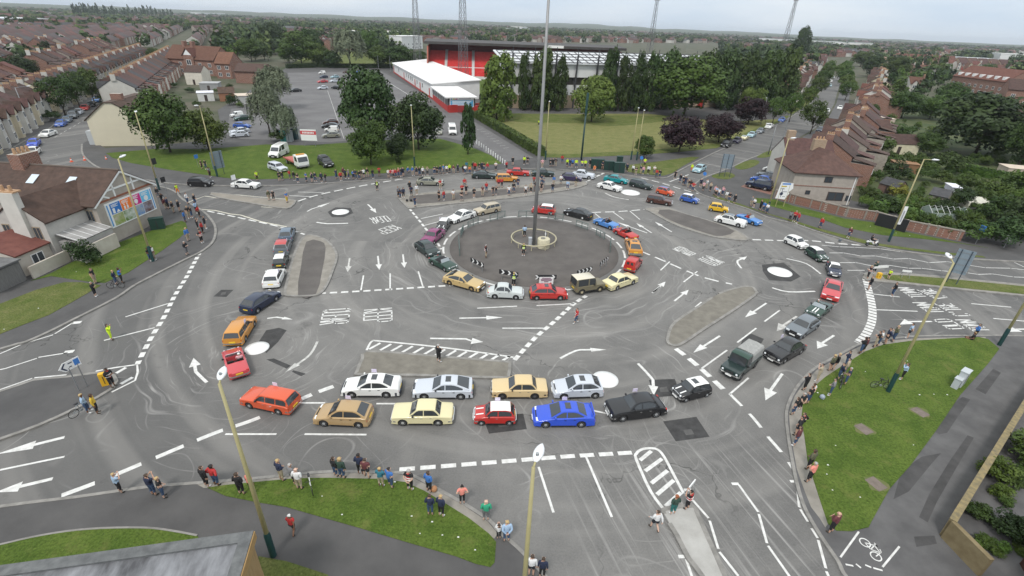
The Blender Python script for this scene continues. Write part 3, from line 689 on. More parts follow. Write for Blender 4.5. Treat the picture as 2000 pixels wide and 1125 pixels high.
# car park bays and edge lines
for k in range(9):
 x, y = 932+k*6.3, 254+k*4.6; line([(x, y), (x+11, y-1.5)], .12, z=.13, mb=PO)
line([(753,158),(800,187)], .2, z=.13); line([(640,178),(672,272)], .12, z=.13, mb=PO); line([(1110,308),(1200,304),(1310,297),(1385,290)], .12, z=.13, mb=PO)
for k in range(7):
 x, y = 107+k*9, 268-k*5.2; line([(x, y), (x+5, y-3)], .12, mb=PO)
struct(PW.build('road_markings', PAINTW)); struct(PO.build('worn_road_markings', PAINTO)); struct(PY.build('cream_road_markings', PAINTY))
# ---------------------------------------------------------------- vehicles
def pl(tab, x):
 for (x0, z0), (x1, z1) in zip(tab, tab[1:]):
  if x <= x1: return z0+(z1-z0)*(x-x0)/max(1e-6, x1-x0)
 return tab[-1][1]
# L length, W width, wheels (radius, front x, rear x from the nose), top: side profile nose to tail, cab: windscreen foot over roof to rear window foot
KIND = {
 'mini': dict(L=3.05, W=1.41, wh=(.255,.55,2.59), top=[(0,.42),(.02,.6),(.1,.74),(.8,.86),(2.8,.86),(2.98,.8),(3.05,.45)], cab=[(.8,.85),(1.2,1.27),(1.38,1.34),(2.3,1.345),(2.66,1.28),(2.96,.83)], wt=.52, win=[(.9,1.72),(1.8,2.74)], doors=[(.92,1.8)], lamps='round', bump='chrome'),
 'city_mini': dict(L=3.63, W=1.69, wh=(.31,.68,3.12), top=[(0,.38),(.03,.62),(.18,.8),(1.0,.94),(3.35,.98),(3.58,.86),(3.63,.45)], cab=[(.95,.93),(1.5,1.35),(1.72,1.41),(2.95,1.41),(3.22,1.36),(3.52,.95)], wt=.64, win=[(1.1,2.15),(2.2,3.35)], doors=[(1.05,2.2)], lamps='round', bump='body'),
 'boxy_saloon': dict(L=4.4, W=1.66, wh=(.31,.82,3.36), top=[(0,.42),(.02,.76),(.12,.82),(1.35,.9),(3.3,.93),(4.26,.88),(4.37,.8),(4.4,.42)], cab=[(1.3,.89),(1.82,1.33),(2.02,1.4),(2.98,1.4),(3.15,1.34),(3.52,.92)], wt=.6, win=[(1.4,2.3),(2.36,3.4)], doors=[(1.4,2.32),(2.36,3.25)], lamps='round', bump='chrome'),
 'modern_saloon': dict(L=4.5, W=1.7, wh=(.32,.85,3.47), top=[(0,.36),(.05,.58),(.35,.74),(1.35,.9),(3.6,.98),(4.3,.98),(4.45,.84),(4.5,.42)], cab=[(1.2,.88),(1.98,1.33),(2.22,1.39),(2.95,1.38),(3.2,1.32),(3.9,.97)], wt=.58, win=[(1.35,2.35),(2.42,3.62)], doors=[(1.35,2.4),(2.43,3.4)], lamps='slim', bump='body'),
 'modern_hatch': dict(L=3.98, W=1.69, wh=(.31,.78,3.29), top=[(0,.36),(.05,.58),(.3,.76),(1.2,.92),(3.5,1.0),(3.88,.93),(3.98,.45)], cab=[(1.05,.9),(1.75,1.36),(2.0,1.42),(2.9,1.41),(3.15,1.35),(3.76,.97)], wt=.58, win=[(1.2,2.2),(2.27,3.5)], doors=[(1.2,2.24),(2.27,3.1)], lamps='slim', bump='body'),
 'square_hatch': dict(L=4.05, W=1.66, wh=(.3,.8,3.35), top=[(0,.4),(.02,.66),(.15,.74),(1.2,.9),(3.6,.95),(3.95,.9),(4.05,.42)], cab=[(1.15,.88),(1.75,1.33),(1.98,1.4),(3.05,1.39),(3.3,1.33),(3.86,.93)], wt=.59, win=[(1.3,2.2),(2.26,3.6)], doors=[(1.3,2.23),(2.26,3.1)], lamps='slim', bump='black'),
 'fastback': dict(L=4.7, W=1.77, wh=(.32,.92,3.74), top=[(0,.42),(.03,.62),(.3,.73),(1.6,.88),(4.0,.93),(4.58,.9),(4.7,.42)], cab=[(1.5,.87),(2.22,1.3),(2.46,1.36),(3.1,1.36),(3.4,1.3),(4.42,.93)], wt=.6, win=[(1.65,2.5),(2.57,3.9)], doors=[(1.65,2.55),(2.58,3.5)], lamps='slim', bump='black'),
 'estate': dict(L=4.2, W=1.62, wh=(.3,.8,3.25), top=[(0,.42),(.02,.72),(.12,.8),(1.3,.9),(3.9,.93),(4.14,.88),(4.2,.42)], cab=[(1.25,.89),(1.74,1.35),(1.94,1.42),(3.72,1.43),(3.9,1.38),(4.13,.92)], wt=.6, win=[(1.36,2.2),(2.26,3.05),(3.12,3.95)], doors=[(1.36,2.23),(2.26,3.05)], lamps='round', bump='chrome'),
 'roadster': dict(L=3.9, W=1.52, wh=(.3,.78,3.1), top=[(0,.4),(.04,.62),(.16,.72),(1.35,.84),(1.6,.86),(1.62,.86),(2.52,.86),(2.54,.86),(3.55,.8),(3.84,.7),(3.9,.4)], dip=(5,6), open=(1.42,.84,1.2), doors=[(1.5,2.4)], lamps='round', bump='chrome'),
 'frog_roadster': dict(L=3.5, W=1.36, wh=(.27,.62,2.67), top=[(0,.36),(.05,.55),(.25,.72),(1.2,.82),(2.6,.8),(3.2,.72),(3.45,.6),(3.5,.36)], cab=[(1.25,.8),(1.5,1.16),(1.65,1.22),(2.2,1.22),(2.4,1.16),(2.65,.8)], wt=.48, win=[(1.38,2.5)], doors=[(1.35,2.2)], lamps='round', bump='chrome'),
 'rounded_saloon': dict(L=4.55, W=1.72, wh=(.34,.9,3.6), top=[(0,.45),(.02,.78),(.14,.94),(.6,1.0),(1.5,1.04),(3.4,1.02),(4.1,.92),(4.45,.72),(4.55,.42)], cab=[(1.45,1.02),(1.95,1.42),(2.25,1.51),(2.95,1.51),(3.35,1.42),(3.85,.97)], wt=.56, win=[(1.62,2.35),(2.42,3.45)], doors=[(1.6,2.4),(2.43,3.3)], lamps='round', bump='chrome', sd=.14),
 'small_rounded_saloon': dict(L=3.85, W=1.55, wh=(.3,.75,3.0), top=[(0,.45),(.02,.72),(.12,.88),(.5,.94),(1.25,.98),(2.8,.98),(3.4,.88),(3.75,.7),(3.85,.42)], cab=[(1.2,.97),(1.6,1.38),(1.85,1.48),(2.4,1.48),(2.75,1.38),(3.1,.95)], wt=.5, win=[(1.36,1.95),(2.02,2.85)], doors=[(1.35,2.0),(2.03,2.7)], lamps='round', bump='chrome', sd=.13),
 'field_car': dict(L=3.65, W=1.66, wh=(.37,.68,2.92), top=[(0,.55),(.01,.9),(.06,1.0),(1.15,1.06),(3.6,1.06),(3.65,.5)], cab=[(1.14,1.05),(1.36,1.84),(1.46,1.92),(3.5,1.95),(3.6,1.9),(3.645,1.06)], wt=.74, win=[(1.32,2.05),(2.2,3.4)], doors=[(1.3,2.1)], lamps='round', bump='chrome', sd=.03),
 'field_pickup': dict(L=4.45, W=1.66, wh=(.38,.72,3.4), top=[(0,.55),(.01,.9),(.06,1.0),(1.15,1.06),(4.4,1.06),(4.45,.5)], cab=[(1.14,1.05),(1.38,1.82),(1.48,1.9),(2.16,1.92),(2.22,1.88),(2.26,1.06)], wt=.74, win=[(1.32,2.1)], doors=[(1.3,2.1)], lamps='round', bump='chrome', sd=.03, tilt=True),
 'panel_van': dict(L=3.3, W=1.45, wh=(.26,.58,2.72), top=[(0,.42),(.02,.62),(.1,.75),(.85,.88),(3.2,.88),(3.3,.42)], cab=[(.82,.87),(1.2,1.36),(1.42,1.48),(3.0,1.52),(3.15,1.47),(3.24,.87)], wt=.6, win=[(.95,1.6)], doors=[(.95,1.7)], lamps='round', bump='chrome', vanrear=True),
 'camper_van': dict(L=5.2, W=2.0, wh=(.34,.9,3.9), top=[(0,.5),(.04,.85),(.25,1.05),(.85,1.2),(5.1,1.2),(5.2,.5)], cab=[(.82,1.19),(1.5,1.95),(1.75,2.2),(4.9,2.32),(5.05,2.28),(5.15,1.2)], wt=.84, win=[(1.0,2.0),(2.3,3.4)], doors=[(1.0,2.1),(2.2,3.5)], lamps='slim', bump='black', vanrear=True),
 'four_by_four': dict(L=4.6, W=1.87, wh=(.38,.9,3.6), top=[(0,.5),(.03,.85),(.2,1.02),(1.25,1.1),(4.45,1.1),(4.55,1.0),(4.6,.5)], cab=[(1.2,1.09),(1.75,1.66),(1.98,1.74),(4.1,1.78),(4.3,1.7),(4.52,1.08)], wt=.7, win=[(1.35,2.3),(2.38,3.3),(3.38,4.25)], doors=[(1.35,2.33),(2.37,3.3)], lamps='slim', bump='black'),
}
PART = {}
def car_parts(kind):
 if kind in PART: return PART[kind]
 K = KIND[kind]; L, W = K['L'], K['W']; wr, wf, wb_ = K['wh']; X = lambda x: L/2-x
 top = K['top']; nt = len(top); shaded_sill = .2 if wr < .36 else .42; h = W/2
 bot = [(L, shaded_sill+.06)]
 for xc in (wb_, wf):
  ra = wr+.055
  a0 = math.asin(max(-1, min(1, (shaded_sill-wr)/ra)))
  bot += [(xc+ra*cos(a), wr+ra*sin(a)) for a in [a0+(pi-2*a0)*k/8 for k in range(9)]]
 bot.append((0.0, shaded_sill+.06))
 prof = top+bot[:]; n = len(prof); sd = K.get('sd', .055)
 lay = [(-1, .972, sd), (-.95, .988, sd*.4), (-.8, .998, .008), (-.76, 1, 0), (0, 1, -.012), (.76, 1, 0), (.8, .998, .008), (.95, .988, sd*.4), (1, .972, sd)]
 mb = MB(); vs = []
 dip = K.get('dip')
 for f, sx, dr in lay:
  for i, (x, z) in enumerate(prof):
   if i < nt:
    q = min(1, max(0, (z-.5)/.25)); z = z-dr*q
    if dip and i in dip and abs(f) < .78: z = .45
   else: sx = 1-(1-sx)*.6 if i in (nt, n-1) else 1
   vs.append((X(L/2+(x-L/2)*sx), h*f, z))
 fs = [(a*n+i, a*n+(i+1) % n, (a+1)*n+(i+1) % n, (a+1)*n+i) for a in range(len(lay)-1) for i in range(n)]
 m = len(lay)-1
 fs += [tuple(range(n-1, -1, -1)), tuple(range(m*n, m*n+n))]
 mb.add(vs, fs)
 P = []                                                        # (part, mesh, material key, parent index, location)
 zt = max(z for x, z in top)
 roofp = None
 if 'cab' in K:
  cab = K['cab']; zb = min(cab[0][1], cab[-1][1]); zr = max(z for x, z in cab); wt = K['wt']; wb = h*.93
  def pt(x, z, f, crown=True):
   q = max(0, min(1, (z-zb)/(zr-zb))); y = (wb+(wt-wb)*q)*f
   return Vector((X(x), y, z+((.035*(1-f*f)-.02*max(0, abs(f)-.85)/.15*q)*q if crown else 0)))
  F = [-1, -.93, -.6, 0, .6, .93, 1] ; nc = len(cab)
  vv = [pt(x, z, f) for f in F for x, z in cab]
  rg = [(a*nc+i, a*nc+i+1, (a+1)*nc+i+1, (a+1)*nc+i) for a in range(len(F)-1) for i in range(nc-1)]
  ends = [f for f in rg if f[0] % nc in (0, nc-2)]; mids = [f for f in rg if f[0] % nc not in (0, nc-2)]
  mb.add(vv, ends+[tuple(range(nc-1, -1, -1)), tuple(range((len(F)-1)*nc, len(F)*nc))])
  roofp = MB(); roofp.add(vv, mids)
  def glass(i0, i1, t0=.07, t1=.93, fm=.88):
   g = MB(); (x0, z0), (x1, z1) = cab[i0], cab[i1]; vv = []
   nrm = Vector((-(z0-z1), 0, (X(x1)-X(x0))*0)); d = Vector((X(x1)-X(x0), 0, z1-z0)); nn = Vector((-d.z, 0, d.x))
   if nn.z < 0: nn = -nn
   nn.normalize()
   fl = [-fm, -fm*.5, 0, fm*.5, fm]
   for t in (t0, t1):
    for f in fl: vv.append(pt(x0+(x1-x0)*t, z0+(z1-z0)*t, f)+nn*.012)
   k = len(fl)
   g.add(vv, [(i, i+1, k+i+1, k+i) if i1 > i0 and False else (i, k+i, k+i+1, i+1) for i in range(k-1)]); return g
  P.append(('windscreen', glass(0, 1).mesh(kind+'_windscreen'), 'glass', None))
  if K.get('vanrear'):
   g = MB()
   for s_ in (-1, 1):
    (x0, z0), (x1, z1) = cab[-1], cab[-2]; vv = [pt(x0+(x1-x0)*t, z0+(z1-z0)*t, s_*f)+Vector((-.015, 0, 0)) for t, f in ((.3, .15), (.3, .62), (.8, .62), (.8, .15))]
    g.add(vv, [(0, 1, 2, 3)])
   P.append(('rear_window', g.mesh(kind+'_rear_window'), 'glass', None))
  else: P.append(('rear_window', glass(nc-1, nc-2).mesh(kind+'_rear_window'), 'glass', None))
  for s_ in (-1, 1):
   for a, b in K['win']:
    g = MB(); lo = zb+.05; xs = [a+(b-a)*k/6 for k in range(7)]
    up = [max(lo+.01, pl(cab, x)-.085) for x in xs]
    vv = [pt(x, lo, s_, False)+Vector((0, s_*.008, 0)) for x in xs]+[pt(x, z, s_, False)+Vector((0, s_*.008, 0)) for x, z in zip(xs, up)]
    g.add(vv, [(i, i+1, 8+i, 7+i) if s_ < 0 else (i, 7+i, 8+i, i+1) for i in range(6)])
    P.append(('side_window', g.mesh(kind+'_side_window'), 'glass', None))
 P.insert(0, ('body', mb.mesh(kind+'_body', ang=42), 'paint', None))
 if roofp: P.append(('roof', roofp.mesh(kind+'_roof', ang=42), 'roof', None))
 if 'open' in K:
  x, z0, z1 = K['open']; g = MB(); yw = h*.82
  fr = [(X(x), -yw, z0), (X(x+.22), -yw*.88, z1), (X(x+.22), yw*.88, z1), (X(x), yw, z0)]
  g.tube(fr, .022, 6); P.append(('windscreen_frame', g.mesh(kind+'_windscreen_frame'), 'chrome', None))
  g = MB(); g.add([(X(x+.012), -yw*.97, z0+.02), (X(x+.208), -yw*.87, z1-.02), (X(x+.208), yw*.87, z1-.02), (X(x+.012), yw*.97, z0+.02)], [(0, 1, 2, 3)]); P.append(('windscreen', g.mesh(kind+'_windscreen'), 'screen', None))
  for s_ in (-1, 1):
   g = MB(); g.box(X(2.42), X(2.3), s_*.36-.22, s_*.36+.22, .45, .98); g.box(X(2.3), X(1.85), s_*.36-.22, s_*.36+.22, .455, .6); P.append(('seat', g.mesh(kind+'_seat'), 'seat', None))
  g = MB(); g.box(X(2.5), X(1.64), -h*.75, h*.75, .452, .47); P.append(('cockpit_floor', g.mesh(kind+'_floor'), 'black', None))
 if K.get('tilt'):
  g = MB(); yw = .78; sec = [(-yw, 1.05), (-yw, 1.75), (-yw*.86, 1.92), (0, 1.97), (yw*.86, 1.92), (yw, 1.75), (yw, 1.05)]; ns = len(sec)
  vv = [(X(x), y, z) for x in (2.3, 4.4) for y, z in sec]
  g.add(vv, [(i, i+1, ns+i+1, ns+i) for i in range(ns-1)]+[tuple(range(ns-1, -1, -1)), tuple(range(ns, 2*ns))]); P.append(('canvas_tilt', g.mesh(kind+'_tilt', ang=30), 'canvas', None))
 # wheels
 tr, tw = wr, .17 if wr < .33 else .2
 g = MB(); g.lathe([(tr*.62, -tw/2), (tr*.95, -tw/2), (tr, -tw/2+.03), (tr, tw/2-.03), (tr*.95, tw/2), (tr*.62, tw/2)], (0, 0, 0), 18, axis='y'); wm = g.mesh('wheel', ang=40)
 g = MB(); g.lathe([(.02, -tw/2-.004), (tr*.3, -tw/2-.012), (tr*.5, -tw/2+.02), (tr*.64, -tw/2-.004), (tr*.64, tw/2+.004), (tr*.5, tw/2-.02), (tr*.3, tw/2+.012), (.02, tw/2+.004)], (0, 0, 0), 18, axis='y'); rm = g.mesh('rim', ang=40)
 for xc in (wf, wb_):
  for s_ in (-1, 1):
   P.append(('wheel', wm, 'tyre', None, (X(xc), s_*(h-tw/2-.01), wr))); P.append(('rim', rm, 'rim', len(P)-1, None))
 # bumpers, lamps, grille, plates, doors
 zbmp = .42 if shaded_sill < .3 else .58; bk = K['bump']
 for e, nm in ((1, 'front'), (-1, 'rear')):
  g = MB(); c = L/2
  yw = h*.96; path = [(e*(c-.32), -yw-.03), (e*(c-.05), -yw), (e*(c+.04), -yw*.8), (e*(c+.06), 0), (e*(c+.04), yw*.8), (e*(c-.05), yw), (e*(c-.32), yw+.03)]
  if bk == 'chrome': g.ribbon(path, .05, zbmp+.09, 0, zbmp-.02)
  else: g.ribbon([(x-e*.035, y*.985) for x, y in path], .07, zbmp+.12, 0, zbmp-.17)
  P.append(('bumper', g.mesh(kind+'_bumper', ang=30), {'chrome': 'bumper', 'black': 'bumper', 'body': 'bumper'}[bk], None))
 zl = zbmp+.22
 def front_x(z):
  for (x0, z0), (x1, z1) in zip(top, top[1:]):
   if z0 <= z <= z1: return x0+(x1-x0)*(z-z0)/max(1e-6, z1-z0)
  return 0
 def rear_x(z):
  R_ = top[::-1]
  for (x0, z0), (x1, z1) in zip(R_, R_[1:]):
   if z0 <= z <= z1: return x0+(x1-x0)*(z-z0)/max(1e-6, z1-z0)
  return L
 for s_ in (-1, 1):
  g = MB()
  if K['lamps'] == 'round':
   rr = .095 if L < 4 else .1
   xx = X(front_x(zl)+.02)
   vs_ = []; 
   g.lathe([(rr, -.04), (rr, .02), (rr*.75, .05), (.01, .06)], (0, 0, 0), 14); me = g.mesh(kind+'_headlight', ang=40)
   me.transform(Matrix.Translation((xx, s_*(h-.22), zl))@Matrix.Rotation(pi/2, 4, 'Y'))
  else:
   xx = front_x(zl); g.prism([(X(xx+.28), s_*(h-.01)), (X(xx+.0)+.012, s_*(h-.12)), (X(xx)+.02, s_*(h-.46)), (X(xx+.1), s_*(h-.44)), (X(xx+.3), s_*(h-.06))], zl-.08, zl+.055); me = g.mesh(kind+'_headlight')
  P.append(('headlight', me, 'lamp', None))
  g = MB(); xr = X(L/2+(rear_x(zl+.03)-L/2)*.985); g.box(xr-.012, xr+.1, min(s_*(h-.035), s_*(h-.24)), max(s_*(h-.035), s_*(h-.24)), zl-.05, zl+.1); P.append(('tail_light', g.mesh(kind+'_tail_light'), 'red', None))
 g = MB(); xx = X(front_x(zl)); g.box(xx-.05, xx+.022, -h*.42, h*.42, zl-.09, zl+.07); P.append(('grille', g.mesh(kind+'_grille'), 'grille', None))
 g = MB(); g.box(L/2, L/2+.1, -.26, .26, zbmp-.12, zbmp-.01); P.append(('number_plate', g.mesh(kind+'_front_plate'), 'wplate', None))
 g = MB(); xr = X(rear_x(zbmp+.15)); g.box(xr-.02, xr+.05, -.26, .26, zbmp+.1, zbmp+.21); P.append(('number_plate', g.mesh(kind+'_rear_plate'), 'yplate', None))
 for s_ in (-1, 1):
  g = MB(); y0, y1 = sorted((s_*(h-.03), s_*(h+.008))); g.box(X(wb_-wr-.09), X(wf+wr+.09), y0, y1, shaded_sill-.03, shaded_sill+.07); P.append(('shaded_sill', g.mesh(kind+'_shaded_sill'), 'black', None))  # black strip along the lower body edge stands in for contact shade
  for a, b in K['doors']:
   g = MB(); z1 = pl(top, (a+b)/2)-sd-.02; z0 = shaded_sill+.1
   y0, y1 = sorted((s_*(h-.01), s_*(h+.006)))
   aa = a if a > wf+wr+.07 else wf+wr+.07; bb = b if b < wb_-wr-.07 else wb_-wr-.07
   g.box(X(bb), X(aa), y0, y1, z0, z1); P.append(('door', g.mesh(kind+'_door'), 'paint', None)); di = len(P)-1
   y0, y1 = sorted((s_*(h+.002), s_*(h+.03))); g = MB(); g.box(X(bb-.06), X(bb-.22), y0, y1, z1-.1, z1-.06); P.append(('handle', g.mesh(kind+'_handle'), 'handle', di))
  g = MB(); xm = K['doors'][0][0]+.12; y0, y1 = sorted((s_*(h-.03), s_*(h+.13))); g.box(X(xm+.1), X(xm), y0, y1, zt+.0, zt+.11); P.append(('wing_mirror', g.mesh(kind+'_mirror'), 'mirror', None))
 PART[kind] = P
 return P
LEATHER = M('black_leather', (.02, .018, .018), .6); CANVAS = M('grey_canvas', (.3, .3, .29), .9, var=.12, sc=5); SCREEN = M('pale_windscreen', (.3, .34, .36), .1, spec=.6)
def extra(kind, name, rt, mat):
 """optional fittings: bonnet stripes, sunroof, spoiler, event flag, soft top"""
 K = KIND[kind]; L, W = K['L'], K['W']; X = lambda x: L/2-x; g = MB(); h = W/2
 if name == 'bonnet_stripe':
  t = K['top']; c = K['cab'][0][0] if 'cab' in K else 1.35
  xs = [.06+(c-.1-.06)*k/6 for k in range(7)]
  for s_ in ((-1, 1) if kind != 'roadster' else (-.45, .45)):
   o = .3*s_ if kind != 'roadster' else .3*s_
   vv = [(X(x), o+d, pl(t, x)+.016) for x in xs for d in (-.055, .055)]
   g.add(vv, [(2*i, 2*i+1, 2*i+3, 2*i+2) for i in range(6)])
 elif name == 'sunroof':
  c = K['cab']; x0, x1 = c[2][0]+.08, c[2][0]+.5; z = c[2][1]+.04; w_ = K['wt']*.55
  g.box(X(x1), X(x0), -w_, w_, z-.03, z+.006)
 elif name == 'spoiler':
  g.tube([(-L/2+.14, -h*.85, 1.0), (-L/2+.1, -h*.8, 1.12), (-L/2+.1, h*.8, 1.12), (-L/2+.14, h*.85, 1.0)], .05, 6)
 elif name == 'window_flag':
  s_ = -1; x = X(K['win'][0][1] if 'win' in K else 1.6); z = K['cab'][2][1] if 'cab' in K else 1.2
  g.box(x-.19, x+.19, -h*.78-.012, -h*.78+.012, z-.02, z+.28); g.box(x-.2, x-.17, -h*.78-.01, -h*.78+.01, z-.45, z+.28)
 elif name == 'soft_top':
  x0 = K['open'][0]; sec = [(-1, 0), (-.93, .22), (-.7, .36), (0, .4), (.7, .36), (.93, .22), (1, 0)]; xs = [(x0+.22, .9), (x0+.45, 1), (x0+.95, .95), (x0+1.35, .1)]
  vv = [(X(x), h*.84*y, .82+z*k+.02) for x, k in xs for y, z in sec]; n = len(sec)
  g.add(vv, [(a*n+i, a*n+i+1, (a+1)*n+i+1, (a+1)*n+i) for a in range(3) for i in range(n-1)]+[tuple(range(n-1, -1, -1))])
 elif name == 'roof_rack_box': g.box(-.9, .5, -h*.6, h*.6, K['cab'][2][1]+.03, K['cab'][2][1]+.12)
 return g.build(name, mat, rt, ang=40)
def car(kind, label, f, r, col, roof=None, rim=None, bumper=None, grille=None, cat='car', group=None, ex=(), name=None, z=0.0, rough=.28, canvas=None, wheelz=0):
 a, b = G(f[0], f[1], z), G(r[0], r[1], z); c = (a+b)/2; d = a-b
 rt = root(name or kind+('' if 'van' in kind or 'hatch' in kind or 'saloon' in kind or 'pickup' in kind else '_car' if kind not in ('roadster', 'frog_roadster', 'field_car') else ''), label, cat, (c.x, c.y, z), atan2(d.y, d.x), group)
 pm = paint(col, rough=rough); bk = KIND[kind]['bump']
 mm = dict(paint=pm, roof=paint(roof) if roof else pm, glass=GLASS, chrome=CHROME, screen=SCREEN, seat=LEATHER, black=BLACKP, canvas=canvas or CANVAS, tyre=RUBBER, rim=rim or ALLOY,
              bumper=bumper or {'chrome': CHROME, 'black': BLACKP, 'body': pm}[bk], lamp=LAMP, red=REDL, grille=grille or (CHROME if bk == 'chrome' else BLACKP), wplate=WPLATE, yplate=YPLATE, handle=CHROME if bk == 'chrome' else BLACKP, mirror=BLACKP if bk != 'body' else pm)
 ob = []
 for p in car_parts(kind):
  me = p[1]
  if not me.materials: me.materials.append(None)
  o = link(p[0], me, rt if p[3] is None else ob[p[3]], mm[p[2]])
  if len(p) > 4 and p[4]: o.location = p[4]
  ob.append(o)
 for e in ex:
  extra(kind, e, rt, {'bonnet_stripe': WHITE, 'sunroof': GLASS, 'spoiler': pm, 'window_flag': FLAG, 'soft_top': M('black_hood', (.02, .02, .022), .9), 'roof_rack_box': BLACKP}[e])
 return rt
FLAG = M('event_flag', (.75, .72, .78), .7, c2=(.5, .42, .62), sc=14)
C = dict(cream=(.62,.55,.36), yellowcream=(.66,.6,.36), gold=(.4,.27,.13), white=(.76,.76,.74), silver=(.52,.55,.6), grey=(.14,.16,.18), black=(.012,.012,.014), navy=(.012,.02,.05), red=(.45,.025,.02), orange=(.55,.24,.035), redorange=(.6,.09,.03), green=(.012,.045,.03), dgreen=(.015,.03,.028), blue=(.025,.08,.55), lblue=(.06,.2,.5), teal=(.0,.22,.24), purple=(.2,.025,.11), brown=(.075,.03,.022), yellow=(.66,.4,.01), bluegrey=(.1,.14,.19), palegrey=(.52,.55,.54), sand=(.5,.36,.16), champagne=(.42,.36,.26), olive=(.15,.13,.08), dpurple=(.03,.02,.07), mblue=(.03,.1,.4), peach=(.62,.47,.25), olivesilver=(.25,.25,.2), redpink=(.5,.06,.07), aqua=(.3,.45,.5))
STEELW = M('painted_steel_wheel', (.4, .4, .38), .5, var=.1); WHITEWH = M('white_wheel', (.75, .75, .75), .4); SANDWH = M('sand_wheel', (.45, .38, .24), .6); DARKWH = M('dark_wheel', (.08, .08, .085), .45)
PR = 'procession of cars round the junction'
RG = 'cars circling the central roundabout'
def cs(*a): car(*a[:4], C[a[4]], **(a[5] if len(a) > 5 else {}))
g1 = dict(group=RG)
cs('fastback', 'gold fastback with its bonnet pointing right, front left of the central roundabout', (938,566), (876,549), 'sand', dict(g1, rim=M('gold_wheel', (.35,.24,.1), .4)))
cs('small_rounded_saloon', 'pale grey 1950s rounded saloon beside the red hatchback at the central roundabout', (1018,580), (955,577), 'palegrey', g1)
cs('square_hatch', 'red hatchback with black lower trim beneath the event banner', (1105,580), (1035,580), 'red', dict(g1, ex=('sunroof',)))
cs('field_car', 'khaki army four-wheel drive with a cream hardtop', (1174,563), (1118,572), 'olive', dict(g1, roof=(.62,.57,.45), rim=SANDWH, bumper=M('khaki_bumper', (.16,.14,.08), .7), grille=BLACKP, rough=.8))
cs('boxy_saloon', 'cream saloon seen from behind, between the red van and the army four-wheel drive', (1235,548), (1183,566), 'yellowcream', g1)
cs('panel_van', 'small red van with two rear windows beside the central roundabout', (1244,513), (1226,535), 'red', dict(g1, cat='van', name='small_van'))
cs('fastback', 'orange coupe with rear window and long glass sunroof, ahead of the red van', (1232,476), (1240,500), 'orange', dict(g1, rim=STEELW, bumper=CHROME, ex=('sunroof',), name='coupe'))
cs('roadster', 'red open roadster behind the blue one at the central roundabout', (1207,455), (1236,470), 'red', g1)
cs('roadster', 'mid blue open roadster with two people aboard', (1165,436), (1203,449), 'lblue', g1)
cs('modern_saloon', 'long black saloon with white wheels at the back of the ring', (1105,417), (1153,430), 'black', dict(g1, rim=WHITEWH, name='large_saloon'))
cs('city_mini', 'red modern mini with white roof behind the tall mast', (1043,414), (1080,418), 'red', dict(g1, roof=C['white']))
cs('estate', 'gold and cream hatchback estate at the back left of the ring', (930,420), (972,411), 'champagne', dict(g1, bumper=BLACKP))
cs('fastback', 'white fastback between the gold estate and the small black and white car', (877,437), (924,421), 'white', g1)
cs('mini', 'black classic mini with white roof and bonnet bands, pointing at the camera', (859,457), (873,437), 'black', dict(g1, roof=C['white'], ex=('bonnet_stripe', 'window_flag')))
cs('boxy_saloon', 'purple saloon left of the central roundabout ring', (834,479), (858,459), 'purple', g1)
cs('modern_hatch', 'dark green hatchback with a red sticker in its window, left of the ring', (851,505), (820,483), 'dgreen', dict(g1))
cs('roadster', 'dark green roadster with its black hood up', (886,532), (846,511), 'green', dict(g1, ex=('soft_top',)))
g2 = dict(group=PR)
cs('fastback', 'silver fastback with black sunroof driving left beside the south island', (810,767), (923,767), 'silver', dict(g2, ex=('sunroof',)))
cs('modern_saloon', 'white saloon with dark lower sides and black sunroof', (676,764), (780,764), 'white', dict(g2, bumper=M('dark_lower_trim', (.03,.035,.05), .5), ex=('sunroof', 'window_flag'), name='boxy_saloon'))
cs('modern_hatch', 'bronze gold hatchback with dark windows', (621,817), (726,822), 'gold', dict(g2, ex=('window_flag',)))
cs('boxy_saloon', 'pale yellow 1970s saloon behind the bronze hatchback', (773,817), (881,817), 'yellowcream', dict(g2, rim=STEELW))
cs('boxy_saloon', 'peach coloured saloon between the silver fastback and the silver hatchback', (967,767), (1061,767), 'peach', dict(g2, rim=DARKWH, bumper=BLACKP))
cs('mini', 'red classic mini with white roof and bonnet stripes on a tarmac patch', (927,819), (1005,819), 'red', dict(g2, roof=C['white'], ex=('bonnet_stripe', 'window_flag')))
cs('modern_saloon', 'bright blue saloon with a rear spoiler and open sunroof', (1044,821), (1154,820), 'blue', dict(g2, ex=('sunroof', 'spoiler', 'window_flag')))
cs('modern_hatch', 'silver hatchback beside the white painted disc', (1080,768), (1172,765), 'silver', dict(g2, ex=('sunroof',)))
cs('rounded_saloon', 'glossy black rounded 1950s saloon driving left behind the blue saloon', (1189,812), (1289,799), 'black', dict(g2, ex=('window_flag',)))
cs('mini', 'black classic mini with white roof and bonnet stripes by the dark tarmac patch', (1315,779), (1380,763), 'black', dict(g2, roof=C['white'], ex=('bonnet_stripe', 'sunroof')))
cs('field_pickup', 'dark green four-wheel drive pickup with grey canvas tilt', (1415,745), (1471,698), 'dgreen', dict(g2, cat='pickup', grille=BLACKP, rim=DARKWH, roof=C['green']))
cs('rounded_saloon', 'black rounded saloon with chrome grille following the dark hatchback on the right', (1503,708), (1556,678), 'black', dict(g2, ex=('window_flag',)))
cs('square_hatch', 'dark grey square hatchback behind the striped green roadster', (1542,661), (1586,632), 'grey', g2)
cs('roadster', 'dark green open roadster with twin white stripes', (1579,625), (1614,597), 'green', dict(g2, ex=('bonnet_stripe',)))
cs('fastback', 'red wedge shaped coupe facing the camera on the right', (1617,592), (1627,556), 'redpink', dict(g2, name='coupe', bumper=M('red_bumper', (.4,.03,.025), .4)))
